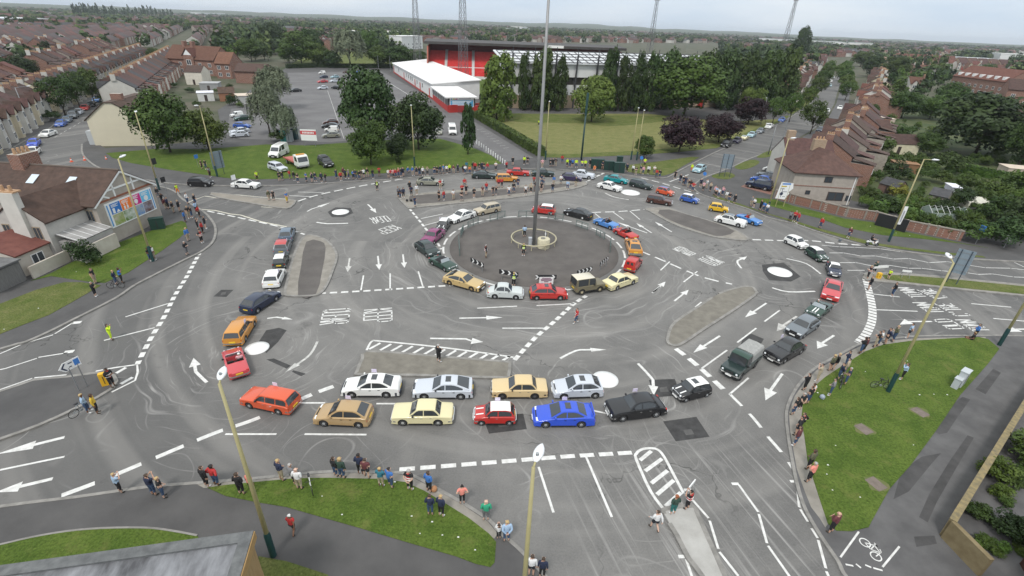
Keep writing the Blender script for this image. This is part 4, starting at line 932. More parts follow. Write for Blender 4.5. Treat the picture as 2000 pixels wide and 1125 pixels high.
cs('frog_roadster', 'dark blue small sports car with white hardtop', (1629,545), (1622,520), 'navy', dict(g2, roof=C['white']))
cs('mini', 'dark green classic mini with white roof beside the right hand white disc', (1608,514), (1578,495), 'green', dict(g2, roof=C['white'], ex=('bonnet_stripe',)))
cs('mini', 'all white classic mini on the right of the junction', (1570,488), (1536,473), 'white', g2)
cs('roadster', 'blue open two-seater with red dressed driver beside the white classic', (1481,441), (1441,427), 'lblue', dict(g2, bumper=M('blue_bumper', (.06,.19,.45), .35)))
cs('rounded_saloon', 'white classic saloon with black vinyl roof near the north east island', (1453,444), (1398,431), 'white', dict(g2, roof=C['grey']))
cs('mini', 'yellow classic mini on the north east road', (1419,415), (1385,410), 'yellow', g2)
cs('mini', 'blue classic mini with white roof', (1361,398), (1331,391), 'mblue', dict(g2, roof=C['white'], ex=('bonnet_stripe',)))
cs('estate', 'brown 1970s hatchback beside the north east island', (1309,401), (1265,394), 'brown', dict(g2, rim=STEELW))
cs('mini', 'orange classic mini with grey blue roof', (1314,384), (1283,376), 'redorange', dict(g2, roof=(.12,.14,.3)))
cs('boxy_saloon', 'white 1960s coupe beside the upper right white disc', (1207,374), (1173,366), 'white', dict(g2, name='coupe'))
cs('estate', 'dark green estate car above the upper right white disc', (1272,371), (1231,362), 'dgreen', dict(g2, bumper=BLACKP))
cs('modern_saloon', 'teal saloon above the white 1960s coupe', (1221,359), (1184,353), 'teal', g2)
cs('rounded_saloon', 'long silver grey 1960s limousine', (1162,350), (1114,344), 'silver', g2)
cs('modern_hatch', 'dark purple small car on the north road', (1132,354), (1099,351), 'dpurple', g2)
cs('boxy_saloon', 'dark green saloon behind the tall mast on the north road', (1079,344), (1041,343), 'dgreen', g2)
cs('boxy_saloon', 'red sports saloon on the north road', (1031,343), (992,341), 'red', g2)
cs('estate', 'mustard estate car on the north road', (1010,354), (970,354), 'orange', g2)
cs('fastback', 'dark teal hatchback leading the mustard estate on the north road', (964,348), (928,347), 'dgreen', dict(g2, name='hatchback'))
cs('fastback', 'olive silver fastback on the north road', (863,361), (817,360), 'olivesilver', g2)
cs('boxy_saloon', 'white boxy estate on the north west road', (508,368), (455,365), 'white', g2)
cs('city_mini', 'black small hatchback on the north west road', (414,363), (373,362), 'black', g2)
cs('estate', 'bright orange red van with white window flag, front left', (492,783), (572,800), 'redorange', dict(g2, name='small_van', cat='van', ex=('window_flag',)))
cs('roadster', 'red open convertible with driver in a white cap', (455,694), (471,741), 'redpink', g2)
cs('estate', 'orange 1960s estate car beside the left white disc', (484,634), (459,675), 'orange', dict(g2, ex=('window_flag',)))
cs('square_hatch', 'dark blue saloon seen from behind on the left', (529,585), (492,609), 'navy', dict(g2, bumper=M('navy_bumper', (.02,.03,.06), .4)))
cs('city_mini', 'white modern mini with red mirrors, on the left', (544,537), (531,564), 'white', dict(g2, ex=('window_flag',)))
cs('mini', 'green classic mini with white roof in front of the white modern one', (554,506), (546,528), 'dgreen', dict(g2, roof=C['white'], ex=('window_flag',)))
cs('city_mini', 'grey modern mini with red roof', (558,478), (550,500), 'grey', dict(g2, roof=C['red'], ex=('window_flag',)))
cs('square_hatch', 'blue grey hatchback leading the minis on the left', (566,454), (559,475), 'bluegrey', g2)
# parked cars
PK = 'cars parked in the stadium car park'; PS = 'cars parked along the tree-lined street'; PT = 'cars parked along the terraced street'
Z2 = dict(z=.125); Z3 = dict(z=.15)
cs('camper_van', 'white camper van with yellow side on the grass', (531,311), (560,297), 'white', dict(Z3, cat='van', name='camper_van', roof=(.7,.69,.66)))
cs('estate', 'silver estate car on the grass beside the recovery truck', (558,337), (529,328), 'silver', dict(Z3))
cs('four_by_four', 'black four-wheel drive with roof rack on the grass', (648,331), (626,316), 'black', dict(Z3, cat='four-wheel drive', ex=('roof_rack_box',)))
cs('modern_hatch', 'pale blue car leaving by the tree-lined street', (1353,341), (1376,329), 'aqua', {})
for a in [('modern_hatch', 'dark red car in the nearer car park row', (634,243), (658,242), 'brown'), ('modern_saloon', 'black saloon in the nearer car park row', (633,250), (660,250), 'black'), ('panel_van', 'white small van in the nearer car park row', (635,257), (662,258), 'white'),
          ('modern_hatch', 'grey green hatchback at the front of the nearer car park row', (633,269), (661,268), 'olivesilver'), ('modern_saloon', 'black saloon driving across the car park', (566,180), (588,179), 'black'), ('modern_hatch', 'silver hatchback left of the black one in the far row', (620,175), (641,174), 'silver'),
          ('modern_hatch', 'black hatchback in the far car park row', (647,173), (667,175), 'black'), ('modern_saloon', 'red and silver car in the far car park row', (620,162), (640,161), 'redpink'), ('modern_saloon', 'pale silver saloon in the far car park row', (643,161), (665,160), 'silver'),
          ('modern_hatch', 'navy blue hatchback behind the red car', (621,153), (643,152), 'navy'), ('modern_hatch', 'light blue hatchback at the back of the car park row', (645,153), (663,152), 'aqua'), ('panel_van', 'white van with red roof sign at the far end of the car park', (617,145), (641,144), 'white'),
          ('modern_saloon', 'dark red car at the far edge of the car park', (672,143), (684,143), 'brown'), ('modern_saloon', 'blue car at the far edge of the car park', (695,143), (708,143), 'mblue'), ('modern_hatch', 'white car beside the large green tree in the car park', (686,152), (705,152), 'white'),
          ('modern_hatch', 'silver car half hidden by the large green tree', (688,159), (706,158), 'silver'), ('four_by_four', 'white four-wheel drive beside the large green tree', (712,151), (724,153), 'white')]:
 cs(*a, dict(Z2, group=PK))
cs('camper_van', 'white van on the stadium approach road', (886,270), (881,252), 'white', dict(Z2, cat='van', name='panel_van'))
cs('modern_hatch', 'grey green car behind the tree on the stadium approach', (857,269), (858,254), 'olivesilver', dict(Z2))
PL = 'cars in the yard beside the willows'
for a in [('panel_van', 'white van at the back of the yard beside the willows', (448,230), (478,227), 'white'), ('modern_saloon', 'dark green saloon in front of the white van in the yard', (460,236), (489,233), 'green'), ('modern_hatch', 'blue hatchback in the yard', (488,250), (459,249), 'mblue'), ('modern_saloon', 'silver saloon in the yard behind another silver car', (455,262), (483,259), 'silver'), ('modern_hatch', 'silver hatchback at the front of the yard', (452,268), (485,266), 'silver')]:
 cs(*a, dict(Z2, group=PL))
for a in [('four_by_four', 'black four-wheel drive nearest the junction in the tree-lined street', (1408,292), (1427,281), 'black'), ('modern_hatch', 'dark purple car second in the parked row', (1430,283), (1446,274), 'dpurple'), ('roadster', 'small cream open car in the parked row', (1448,275), (1458,270), 'yellowcream'), ('modern_saloon', 'pale blue saloon in the parked row', (1458,272), (1476,262), 'aqua'),
          ('modern_hatch', 'grey car behind the pale blue saloon in the parked row', (1477,263), (1491,256), 'grey'), ('modern_saloon', 'silver white car last in the parked row', (1494,254), (1509,246), 'white'), ('modern_hatch', 'blue car beneath the street trees', (1520,241), (1532,234), 'mblue'), ('modern_hatch', 'white car driving along the tree-lined street', (1612,224), (1617,215), 'white'),
          ('modern_hatch', 'white car parked outside the right hand houses', (1636,217), (1643,210), 'white'), ('modern_saloon', 'navy car behind the round street tree', (1596,262), (1604,252), 'navy'), ('modern_hatch', 'white car far up the tree-lined street', (1620,163), (1624,157), 'white'), ('modern_hatch', 'silver car far up the tree-lined street', (1624,156), (1629,150), 'silver'), ('modern_hatch', 'pale blue car far up the tree-lined street', (1619,172), (1622,166), 'aqua')]:
 cs(*a, dict(group=PS))
for a in [('four_by_four', 'navy people carrier nearest the wall on the brick driveway', (1462,364), (1501,372), 'navy'), ('modern_hatch', 'mid blue hatchback on the brick driveway', (1468,352), (1505,360), 'mblue'), ('modern_saloon', 'grey saloon on the brick driveway', (1488,345), (1512,350), 'grey'), ('modern_hatch', 'white hatchback at the back of the brick driveway', (1496,333), (1524,339), 'white')]:
 cs(*a, dict(z=.16, group='cars on the brick driveway'))
for a in [('modern_saloon', 'white saloon driving down the terraced street', (84,270), (106,262), 'white'), ('modern_hatch', 'bright blue hatchback at the end of the parked line', (112,251), (129,241), 'mblue'), ('modern_hatch', 'slate blue car second in the parked line', (126,243), (138,234), 'bluegrey'), ('four_by_four', 'dark grey car third in the parked line', (139,235), (150,226), 'grey'), ('modern_hatch', 'silver car fourth in the parked line', (149,227), (160,219), 'silver'),
          ('modern_hatch', 'red car in the parked line', (162,219), (172,210), 'red'), ('modern_saloon', 'dark car behind the red one in the parked line', (175,212), (183,203), 'black'), ('modern_hatch', 'light blue car furthest up the parked line', (184,203), (195,195), 'lblue'), ('modern_hatch', 'royal blue car with white stripe in the terraced street', (60,292), (76,278), 'blue'), ('modern_hatch', 'white car nearest the chimney in the terraced street', (62,306), (72,297), 'white')]:
 cs(*a, dict(group=PT))
cs('modern_hatch', 'dark teal car half hidden behind the gate at the left edge', (12,552), (-20,540), 'green', {})
# recovery truck
a, b = G(601,333,.15), G(560,313,.15); d = a-b
rt = root('recovery_truck', 'white flatbed recovery truck with a red deck parked on the grass', 'truck', ((a+b)/2).to_tuple(), atan2(d.y, d.x))
mb = MB(); mb.box(-3.2, 1.5, -.4, .4, .5, .85); mb.build('chassis', BLACKP, rt)
mb = MB(); mb.box(-3.4, 1.35, -1.1, 1.1, .9, 1.05); mb.box(-3.4, 1.35, -1.12, -1.02, 1.05, 1.2); mb.box(-3.4, 1.35, 1.02, 1.12, 1.05, 1.2); mb.build('flat_deck', M('red_deck', (.42, .12, .1), .7, var=.15, sc=2), rt)
mb = MB(); pr = [(1.5, .55), (3.4, .55), (3.42, 1.25), (3.1, 2.25), (2.9, 2.45), (1.6, 2.5), (1.5, 2.4)]
mb.add([(x, y, z) for y in (-1.05, 1.05) for x, z in pr], [tuple(range(7)), tuple(range(13, 6, -1))]+[(i, 7+i, 7+(i+1) % 7, (i+1) % 7) for i in range(7)])
cb = mb.build('cab', paint(C['white']), rt, ang=35)
mb = MB(); mb.add([(3.43, -.92, 1.35), (3.43, .92, 1.35), (3.14, .9, 2.2), (3.14, -.9, 2.2)], [(0, 1, 2, 3)]); mb.build('windscreen', GLASS, cb)
for s_ in (-1, 1):
 mb = MB(); mb.add([(2.0, s_*1.06, 1.4), (3.2, s_*1.06, 1.4), (2.98, s_*1.06, 2.2), (2.0, s_*1.06, 2.25)], [(0, 1, 2, 3)]); mb.build('side_window', GLASS, cb)
 mb = MB(); mb.box(3.38, 3.46, s_*.75-.2, s_*.75+.2, .75, .95); mb.build('headlight', LAMP, rt)
mb = MB(); mb.box(3.35, 3.5, -1.0, 1.0, .45, .7); mb.build('bumper', M('grey_bumper', (.3, .3, .3), .6), rt)
mb = MB(); mb.box(2.2, 2.5, -.8, .8, 2.5, 2.66); mb.build('light_bar', M('amber_lamp', (.7, .3, .02), .3), rt)
for x in (2.5, -2.2):
 for s_ in (-1, 1):
  mb = MB(); mb.lathe([(.2, -.12), (.4, -.12), (.43, -.08), (.43, .08), (.4, .12), (.2, .12)], (0, 0, 0), 16, axis='y'); o = mb.build('wheel', RUBBER, rt, ang=40); o.location = (x, s_*.9, .43)
  mb = MB(); mb.lathe([(.02, -.11), (.22, -.13), (.22, .13), (.02, .11)], (0, 0, 0), 12, axis='y'); mb.build('rim', ALLOY, o)
# ---------------------------------------------------------------- trees
BARK = M('bark', (.07, .055, .04), .9, var=.3, sc=4)
LF = dict(green=leaf('leaf_green', (.022, .046, .008), (.068, .106, .018)), dark=leaf('leaf_dark', (.014, .032, .008), (.042, .07, .016)), light=leaf('leaf_light', (.045, .08, .014), (.11, .15, .025)),
          poplar=leaf('leaf_poplar', (.02, .042, .01), (.062, .092, .022)), willow=leaf('leaf_willow', (.075, .095, .055), (.17, .195, .12)), copper=leaf('leaf_copper', (.013, .006, .009), (.034, .015, .019), rnd=.15),
          yellow=leaf('leaf_yellow', (.16, .17, .02), (.3, .29, .05)), lime=leaf('leaf_lime', (.03, .06, .009), (.082, .13, .02)))
def rnd_dir(R):
 z = R.uniform(-1, 1); a = R.uniform(0, 2*pi); r = sqrt(1-z*z); return Vector((r*cos(a), r*sin(a), z))
def leafq(mb, p, n, s, R, asp=.75):
 u = n.cross(rnd_dir(R))
 if u.length < .01: return
 u.normalize(); v = n.cross(u).normalized()*asp; s2 = s*R.uniform(.7, 1.3)
 mb.add([p-u*s2-v*s2*.3, p-v*s2, p+u*s2, p+v*s2], [(0, 1, 2, 3)])
def crown_mesh(kind, seed):
 R = random.Random(seed); mb = MB()
 def clump(c, r, n, s, sq=1.0):
  for _ in range(n):
   d = rnd_dir(R); 
   if R.random() < .75 and d.z < -.2: d.z = -d.z
   q = c+Vector((d.x*r, d.y*r, d.z*r*sq))*R.uniform(.72, 1.06)
   leafq(mb, q, (d+rnd_dir(R)*.55).normalized(), s, R)
 if kind == 'round':
  for i in range(42):
   d = rnd_dir(R); d.z = d.z*.95+.05; t = R.uniform(.55, .82)
   c = Vector((d.x*.37*t/.7, d.y*.37*t/.7, .53+d.z*.36*t/.7)); clump(c, R.uniform(.12, .2), 150, .024)
  clump(Vector((0, 0, .5)), .34, 600, .036, 1.15)
 elif kind == 'street':
  for i in range(26):
   d = rnd_dir(R); c = Vector((d.x*.36, d.y*.36, .6+d.z*.28)); clump(c, R.uniform(.1, .15), 105, .022)
  clump(Vector((0, 0, .6)), .34, 420, .028, .8)
 elif kind == 'poplar':
  for i in range(60):
   h = R.uniform(.04, .95); w_ = R.uniform(.7, 1.08)*.44*sin(pi*min(1, (h+.25)/1.3))**.5*(1 if h < .82 else 1.0-(h-.82)*2.2); a = R.uniform(0, 2*pi)
   c = Vector((cos(a)*w_*.8, sin(a)*w_*.8, h)); clump(c, R.uniform(.06, .13), 85, .026, 1.3)
  for k in range(6): clump(Vector((0, 0, .12+k*.14)), .26, 90, .04, .5)
 elif kind == 'column':
  for i in range(40):
   h = R.uniform(.14, .95); w_ = .36*min(1, (h-.1)*5)*(1 if h < .5 else 1-(h-.5)*1.3); a = R.uniform(0, 2*pi)
   c = Vector((cos(a)*w_, sin(a)*w_, h)); clump(c, .09, 90, .028, 1.2)
  for k in range(6): clump(Vector((0, 0, .2+k*.12)), .24, 90, .04, .5)
 elif kind == 'willow':
  for i in range(230):
   d = rnd_dir(R); t = R.uniform(.6, 1); x, y = d.x*.44*t, d.y*.44*t; z0 = .62+abs(d.z)*.36*t; ln = R.uniform(.1, .4)*(.5+hypot(x, y)/.5)
   for k in range(30):
    q = Vector((x*(1+.1*k/30)+R.gauss(0, .02), y*(1+.1*k/30)+R.gauss(0, .02), max(.06, z0-ln*k/30)))
    n = Vector((x, y, .25)).normalized(); leafq(mb, q, (n+rnd_dir(R)*.5).normalized(), .026, R, .5)
 elif kind == 'bush':
  for i in range(26):
   a = R.uniform(0, 2*pi); r = sqrt(R.random())*.34; c = Vector((cos(a)*r, sin(a)*r, R.uniform(.25, .82)*(1-r*.9)+.0)); clump(c, R.uniform(.12, .19), 80, .03, 1.0)
 elif kind == 'far':
  for i in range(9):
   d = rnd_dir(R); c = Vector((d.x*.3, d.y*.3, .55+d.z*.26)); clump(c, R.uniform(.16, .22), 26, .065)
 return mb.mesh('crown_'+kind)
CROWN = {k: [crown_mesh(k, 11*i+j+3) for j in range(n)] for i, (k, n) in enumerate((('round', 4), ('street', 2), ('poplar', 3), ('column', 1), ('willow', 2), ('bush', 3), ('far', 3)))}
def trunk_mesh():
 R = random.Random(5); mb = MB(); mb.tube([(0, 0, -.02), (.006, 0, .12), (0, .008, .3), (.01, 0, .6)], [.036, .026, .02, .006], 8)
 for k in range(5):
  a = k*1.3; h = .16+.05*k; mb.tube([(0, 0, h), (cos(a)*.09, sin(a)*.09, h+.12), (cos(a)*.2, sin(a)*.2, h+.28)], [.016, .011, .004], 6)
 return mb.mesh('trunk', smo=True)
TRUNK = trunk_mesh()
for me in [TRUNK]+[m for v in CROWN.values() for m in v]: me.materials.append(None)
TI = [0]
NAME = dict(round='broadleaf_tree', street='street_tree', poplar='poplar_tree', column='columnar_tree', willow='willow_tree', bush='shrub', far='broadleaf_tree')
def tree_at(x, y, h, wd, kind, col, label, group=None, z=0.0, name=None, cat=None):
 TI[0] += 1; i = TI[0]; R = random.Random(i*7+1)
 rt = root(name or NAME[kind], label, cat or ('shrub' if kind == 'bush' else 'tree'), (x, y, z), R.uniform(0, 6.28), group)
 v = CROWN[kind]; o = link('crown', v[i % len(v)], rt, LF[col]); o.scale = (wd, wd*R.uniform(.92, 1.08), h)
 if kind != 'bush':
  o = link('trunk', TRUNK, rt, BARK); t = wd*.55+h*.25
  o.scale = (t, t, h*1.05)
 return rt
def tree(bx, by, top, wpx, kind, col, label, group=None, z=.1, **k):
 p = G(bx, by, z); h = HT(p, top); wd = wpx/PXM((p.x, p.y, h*.55))
 if kind in ('round', 'willow', 'street'): wd *= 1.05
 if kind in ('poplar', 'column'): wd *= 1.2
 return tree_at(p.x, p.y, h, wd, kind, col, label, group, z, **k)
PG = 'poplars in front of the stadium stand'
for a in [(333,298,184,102,'round','green','large green tree beside the cream gable house'), (408,293,216,78,'round','light','lighter green tree right of the large one near the cream gable house'),
          (540,212,124,76,'willow','willow','tallest silvery willow at the left edge of the car park'), (528,262,160,70,'willow','willow','silvery willow at the front corner of the car park'), (560,276,200,55,'willow','willow','smaller silvery willow nearest the portable toilets'), (545,276,250,40,'bush','green','green bush under the willows'),
          (728,285,142,122,'round','dark','largest dark green tree in the middle of the north verge'), (725,322,236,74,'round','green','rounder yellow green tree in front of the largest dark tree'), (818,292,191,98,'round','dark','dark tree behind the lamp post on the north verge'), (778,312,262,40,'round','dark','small dark tree between the two larger ones on the north verge'), (778,322,306,15,'bush','dark','ivy covered stump on the north verge'),
          (914,302,206,30,'column','dark','narrow columnar dark tree at the end of the north verge'), (970,234,105,78,'poplar','light','broad light green poplar left of the stand'),
          (1155,238,150,80,'round','light','pale yellow green tree alone on the park grass'), (1335,228,116,130,'round','lime','largest broad tree at the edge of the park'),
          (1326,296,229,86,'round','copper','nearest copper beech with dark purple leaves'), (1403,278,226,76,'round','copper','copper beech right of the nearest one'), (1460,243,192,62,'round','copper','copper beech furthest up the tree-lined street'),
          (1257,309,268,40,'round','lime','small young green tree at the front of the park'), (1463,222,172,52,'round','light','small light green tree behind the copper beeches')]:
 tree(*a)
for i, a in enumerate([(1022,215,108,26), (1056,216,92,46), (1090,216,113,32), (1185,216,100,38), (1212,217,108,32), (1237,217,108,34), (1262,217,108,34), (1292,212,96,54), (1408,214,104,54), (1446,214,104,50), (1484,214,98,56), (1522,210,96,56), (1060,214,120,40), (1375,206,100,60)]):
 tree(*a, 'poplar', 'poplar', 'dark poplar, %s in the stadium row' % ['leftmost', 'tallest of the three left of the mast', 'just right of the mast', 'first right of the pale yellow green tree', 'second right of the pale yellow green tree', 'third right of the pale yellow green tree', 'fourth right of the pale yellow green tree', 'broad one beside the largest park tree', 'first right of the largest park tree', 'second right of the largest park tree', 'third right of the largest park tree', 'last one beside the tree-lined street', 'short one directly behind the mast', 'half hidden behind the largest park tree'][i], PG)
SG = 'clipped trees along the tree-lined street'
for i, a in enumerate([(1582,262,197,58), (1508,243,190,42), (1541,238,180,34), (1572,212,168,40), (1592,192,150,36), (1602,174,137,34), (1610,163,128,30), (1650,196,160,38), (1650,180,146,36), (1646,168,135,32), (1640,158,124,32), (1648,150,118,28), (1616,153,118,28)]):
 tree(*a, 'street', 'lime' if i else 'green', 'round clipped tree, %s' % ['nearest and largest in the middle of the tree-lined street', 'left kerb of the tree-lined street beside the copper beeches', 'second along the left kerb of the tree-lined street', 'third along the left kerb of the tree-lined street', 'fourth along the left kerb of the tree-lined street', 'fifth along the left kerb of the tree-lined street', 'sixth along the left kerb of the tree-lined street', 'first along the right kerb outside the houses', 'second along the right kerb outside the houses', 'third along the right kerb outside the houses', 'fourth along the right kerb outside the houses', 'furthest up the right kerb outside the houses', 'furthest up the left kerb of the tree-lined street'][i], SG)
for i, a in enumerate([(128,226,150,74), (158,214,140,60), (186,204,132,52), (203,203,166,46), (232,190,150,46), (50,160,113,58), (308,130,93,32), (286,150,124,24)]):
 tree(*a, 'street' if i != 5 else 'round', 'green' if i != 5 else 'dark', 'dense round tree, %s' % ['largest beside the parked line in the terraced street', 'second up the left side of the terraced street', 'third up the left side of the terraced street', 'low one behind the cream gable house', 'low one further up behind the cream gable house', 'dark spreading one by the white bay fronted houses at far left', 'dark one left of the red brick school', 'small one at the top of the terraced street'][i], 'trees in the terraced street')
for i, a in enumerate([(590,128,62,78,'round','green'), (625,130,88,56,'round','lime'), (612,122,58,50,'round','dark'), (685,132,54,76,'willow','willow'), (722,110,60,40,'round','lime'), (745,132,92,56,'round','lime'), (785,134,90,64,'round','green'), (820,120,100,30,'round','lime'), (650,132,100,40,'round','dark'), (535,98,48,50,'round','dark'), (565,122,85,40,'round','lime'), (455,205,182,30,'bush','dark'), (492,120,75,46,'round','green')]):
 tree(*a, 'tree %s' % ['tallest round green beyond the car park', 'rounded light green beyond the car park left of the grey willow', 'dark behind the tallest round one beyond the car park', 'large grey willow like beyond the car park', 'bright green right of the grey willow', 'bushy light green beside the far corner of the car park', 'broad green beside the white stadium building', 'small green against the stadium wall', 'low dark at the foot of the grey willow', 'dark at left of the group beyond the car park', 'pale green at left of the group beyond the car park', 'small dark in the yards behind the terraces', 'green behind the willows at the yards'][i], 'trees beyond the car park')
tree(1558,118,55,32, 'poplar', 'dark', 'tall solitary dark poplar on the skyline at the right')
GG = 'garden trees on the right'
for i, a in enumerate([(1905,300,188,170,'round','dark'), (1985,330,230,70,'round','green'), (1800,300,262,60,'round','green'), (1745,352,310,62,'bush','dark'), (1780,330,292,60,'bush','green'), (1845,335,290,70,'bush','green'), (1760,230,180,60,'round','green'), (1815,232,190,60,'round','lime'), (1740,158,112,50,'round','green'), (1700,150,112,40,'round','dark'), (1680,130,100,40,'round','green'), (1850,215,165,60,'round','green'), (1750,385,356,46,'bush','yellow'), (1690,362,340,30,'bush','lime'), (1805,352,322,44,'bush','green'), (1870,400,362,60,'bush','dark'), (1930,400,340,70,'bush','green'), (1985,380,320,60,'bush','lime'), (1940,440,378,90,'bush','green'), (1985,460,360,110,'bush','dark'), (1900,470,425,70,'bush','green'), (1950,478,420,80,'bush','dark'), (2030,470,380,110,'bush','green'), (1840,420,385,44,'bush','dark'), (1800,440,415,40,'bush','green'), (1730,410,378,60,'bush','dark'), (1860,455,425,44,'bush','lime'), (1780,400,380,44,'bush','lime'), (1960,300,250,60,'round','lime'), (1720,300,262,50,'bush','green'), (1700,300,275,40,'bush','lime'), (1760,270,238,50,'bush','green'), (1830,270,240,50,'bush','lime'), (1690,240,205,36,'round','green'), (1960,170,138,50,'round','dark'), (1920,160,128,50,'round','green'), (1990,190,150,56,'round','dark')]):
 pos = 'at the right edge' if a[0] > 1970 else 'by the brick wall corner' if a[1] > 430 else 'behind the brick garden wall' if a[1] > 370 else 'in the middle of the back gardens' if a[1] > 290 else 'in the far gardens behind the street houses' if a[1] > 200 else 'towards the skyline on the right'
 tree(*a, '%s %s %s' % ({'dark': 'dark green', 'green': 'mid green', 'lime': 'bright green', 'yellow': 'golden yellow'}[a[5]], {'round': 'tree', 'bush': 'bush'}[a[4]], pos), GG)
RG_ = random.Random(17); GP = [(1690,422),(1665,335),(1705,225),(1800,185),(2010,235),(2010,475),(1890,472),(1800,455)]
def inpoly(x, y, P):
 c = False; j = len(P)-1
 for i in range(len(P)):
  if (P[i][1] > y) != (P[j][1] > y) and x < (P[j][0]-P[i][0])*(y-P[i][1])/(P[j][1]-P[i][1])+P[i][0]: c = not c
  j = i
 return c
sheet('back_gardens', GP, -.03, M('garden_grass', (.03,.055,.012), .95, c2=(.075,.085,.03), sc=.16, bump=.5, bsc=4))
for k in range(400):
 x, y = RG_.uniform(1665, 2010), RG_.uniform(190, 470)
 if k > 200 or not inpoly(x, y, GP): continue
 cc_ = RG_.choice(('green', 'green', 'lime', 'lime', 'light'))
 p = G(x, y); hh = RG_.uniform(1.0, 3.2); tree_at(p.x, p.y, hh, hh*RG_.uniform(1.0, 1.7), 'bush', cc_, '%s garden bush among the sheds and fences on the right' % {'dark': 'dark green', 'green': 'mid green', 'lime': 'bright green', 'light': 'pale green'}[cc_], 'garden bushes on the right')
for x, y, tp, wp, cc_ in ((385,208,196,20,'green'), (405,190,178,24,'lime'), (352,206,196,20,'green'), (430,182,170,24,'light'), (372,180,170,22,'dark'), (450,172,162,20,'green'), (340,170,160,18,'dark'), (470,210,198,16,'lime')):
 tree(x, y, tp, wp, 'bush', cc_, '%s bush in the yards behind the terraces' % {'dark': 'dark', 'green': 'mid green', 'lime': 'bright green', 'light': 'pale green'}[cc_], 'bushes in the yards')
tree(168,517,462,64, 'bush', 'dark', 'dark bush against the wall of the billboard house', None)
tree(100,236,212,40, 'bush', 'dark', 'dark hedge bush in front of the bay windowed terrace', None)
tree(1940,935,895,80, 'bush', 'lime', 'leafy green bush behind the yellow topped wall', None, z=0)
tree(1905,1010,985,70, 'bush', 'green', 'low green bush nearer the corner of the yellow topped wall', None, z=0)
tree(1975,1050,1010,90, 'bush', 'dark', 'dark bush inside the walled garden at bottom right', None, z=0)
tree(2010,900,850,120, 'bush', 'green', 'green bush at the right edge of the walled garden', None, z=0)
for k in range(34):
 x, y = RG_.uniform(1890, 2030), RG_.uniform(850, 1100)
 if x > 1862+(1050-y)*.62+14:
  p = G(x, y); hh = RG_.uniform(.35, 1.1); tree_at(p.x, p.y, hh, hh*RG_.uniform(1.0, 1.7), 'bush', RG_.choice(('green', 'lime', 'light', 'lime')), 'leafy green plant growing in the walled garden at bottom right', 'plants in the walled garden')
# clipped hedges
def hedge(px, w_, h, col, label, z=.1):
 R = random.Random(int(px[0][0])); mb = MB(); P = [G(*q) for q in px]
 for a, b in zip(P, P[1:]):
  L = (b-a).length; d = (b-a)/L; nn = Vector((-d.y, d.x, 0))
  for _ in range(int(L*(w_+2*h)*16)):
   t = R.random()*L; s_ = R.choice((-1, 1, 0, 0)); 
   if s_: q = a+d*t+nn*(s_*w_/2*R.uniform(.85, 1.1))+Vector((0, 0, R.uniform(0, h))); n = nn*s_
   else: q = a+d*t+nn*R.uniform(-w_/2, w_/2)+Vector((0, 0, h*R.uniform(.9, 1.08))); n = Vector((0, 0, 1))
   leafq(mb, q, (n+rnd_dir(R)*.6).normalized(), .2, R)
  mb.obox(((a+b)/2)[:2], d, nn, L/2, w_*.4, 0, h*.85)
 tag(mb.build('hedge', LF[col]), label, 'hedge')
hedge([(928,229),(985,262),(1040,296),(1058,306)], 2.2, 2.0, 'green', 'long clipped hedge between the park grass and the bollard lined path')
hedge([(560,134),(620,132),(690,133),(765,133)], 2.5, 2.2, 'dark', 'dark hedge along the far edge of the car park')
hedge([(1700,420),(1740,408),(1790,436)], 1.5, 1.8, 'lime', 'bright green clipped hedge behind the brick wall')
hedge([(1850,330),(1920,345),(2000,362)], 1.5, 1.8, 'lime', 'long low hedge across the back gardens')
hedge([(1720,285),(1790,292)], 1.5, 1.6, 'green', 'short hedge behind the pale roofed outbuilding')
# ---------------------------------------------------------------- buildings
ROOFS = dict(brown=tiles('tiles_brown', (.048,.026,.019), (.085,.048,.036)), slate=tiles('tiles_slate', (.04,.04,.043), (.07,.07,.074)), red=tiles('tiles_red', (.1,.036,.024), (.15,.06,.04)), purple=tiles('tiles_purple', (.062,.031,.026), (.1,.052,.042)))
WALLS = dict(white=M('render_white', (.52,.5,.46), .85, var=.06, sc=.8, rnd=.08), cream=M('render_cream', (.5,.44,.32), .85, var=.06, sc=.8, rnd=.08), pebble=M('pebbledash', (.32,.28,.24), .9, var=.14, sc=2, rnd=.1), brick=brick('brick_red', (.16,.055,.032), (.23,.085,.05)), tan=brick('brick_tan', (.3,.2,.12), (.36,.25,.16)))
POT = M('chimney_pot', (.42,.26,.15), .8); FRAME = M('white_window_frame', (.75,.75,.74), .5)
def gable(mb, x0, x1, y0, y1, ze, zr, z0=-.1):
 """walls of a house with its ridge along x"""
 ym = (y0+y1)/2
 mb.add([(x0,y0,z0),(x1,y0,z0),(x1,y1,z0),(x0,y1,z0),(x0,y0,ze),(x1,y0,ze),(x1,y1,ze),(x0,y1,ze),(x0,ym,zr),(x1,ym,zr)],
           [(0,1,5,4),(2,3,7,6),(1,2,6,9,5),(3,0,4,8,7),(3,2,1,0)])
def rooff(mb, x0, x1, y0, y1, ze, zr, ov=.3, t=.14):
 ym = (y0+y1)/2; sl_ = (zr-ze)/(ym-y0); x0 -= .06; x1 += .06
 a, b = ym-y0+ov, ze-ov*sl_
 sec = [(ym-a, b), (ym, zr+.02), (ym+a, b), (ym+a, b+t), (ym, zr+t+.05), (ym-a, b+t)]
 mb.add([(x, y, z) for x in (x0, x1) for y, z in sec], [(0,1,7,6),(1,2,8,7),(2,3,9,8),(3,4,10,9),(4,5,11,10),(5,0,6,11),(5,4,3,2,1,0),(6,7,8,9,10,11)])
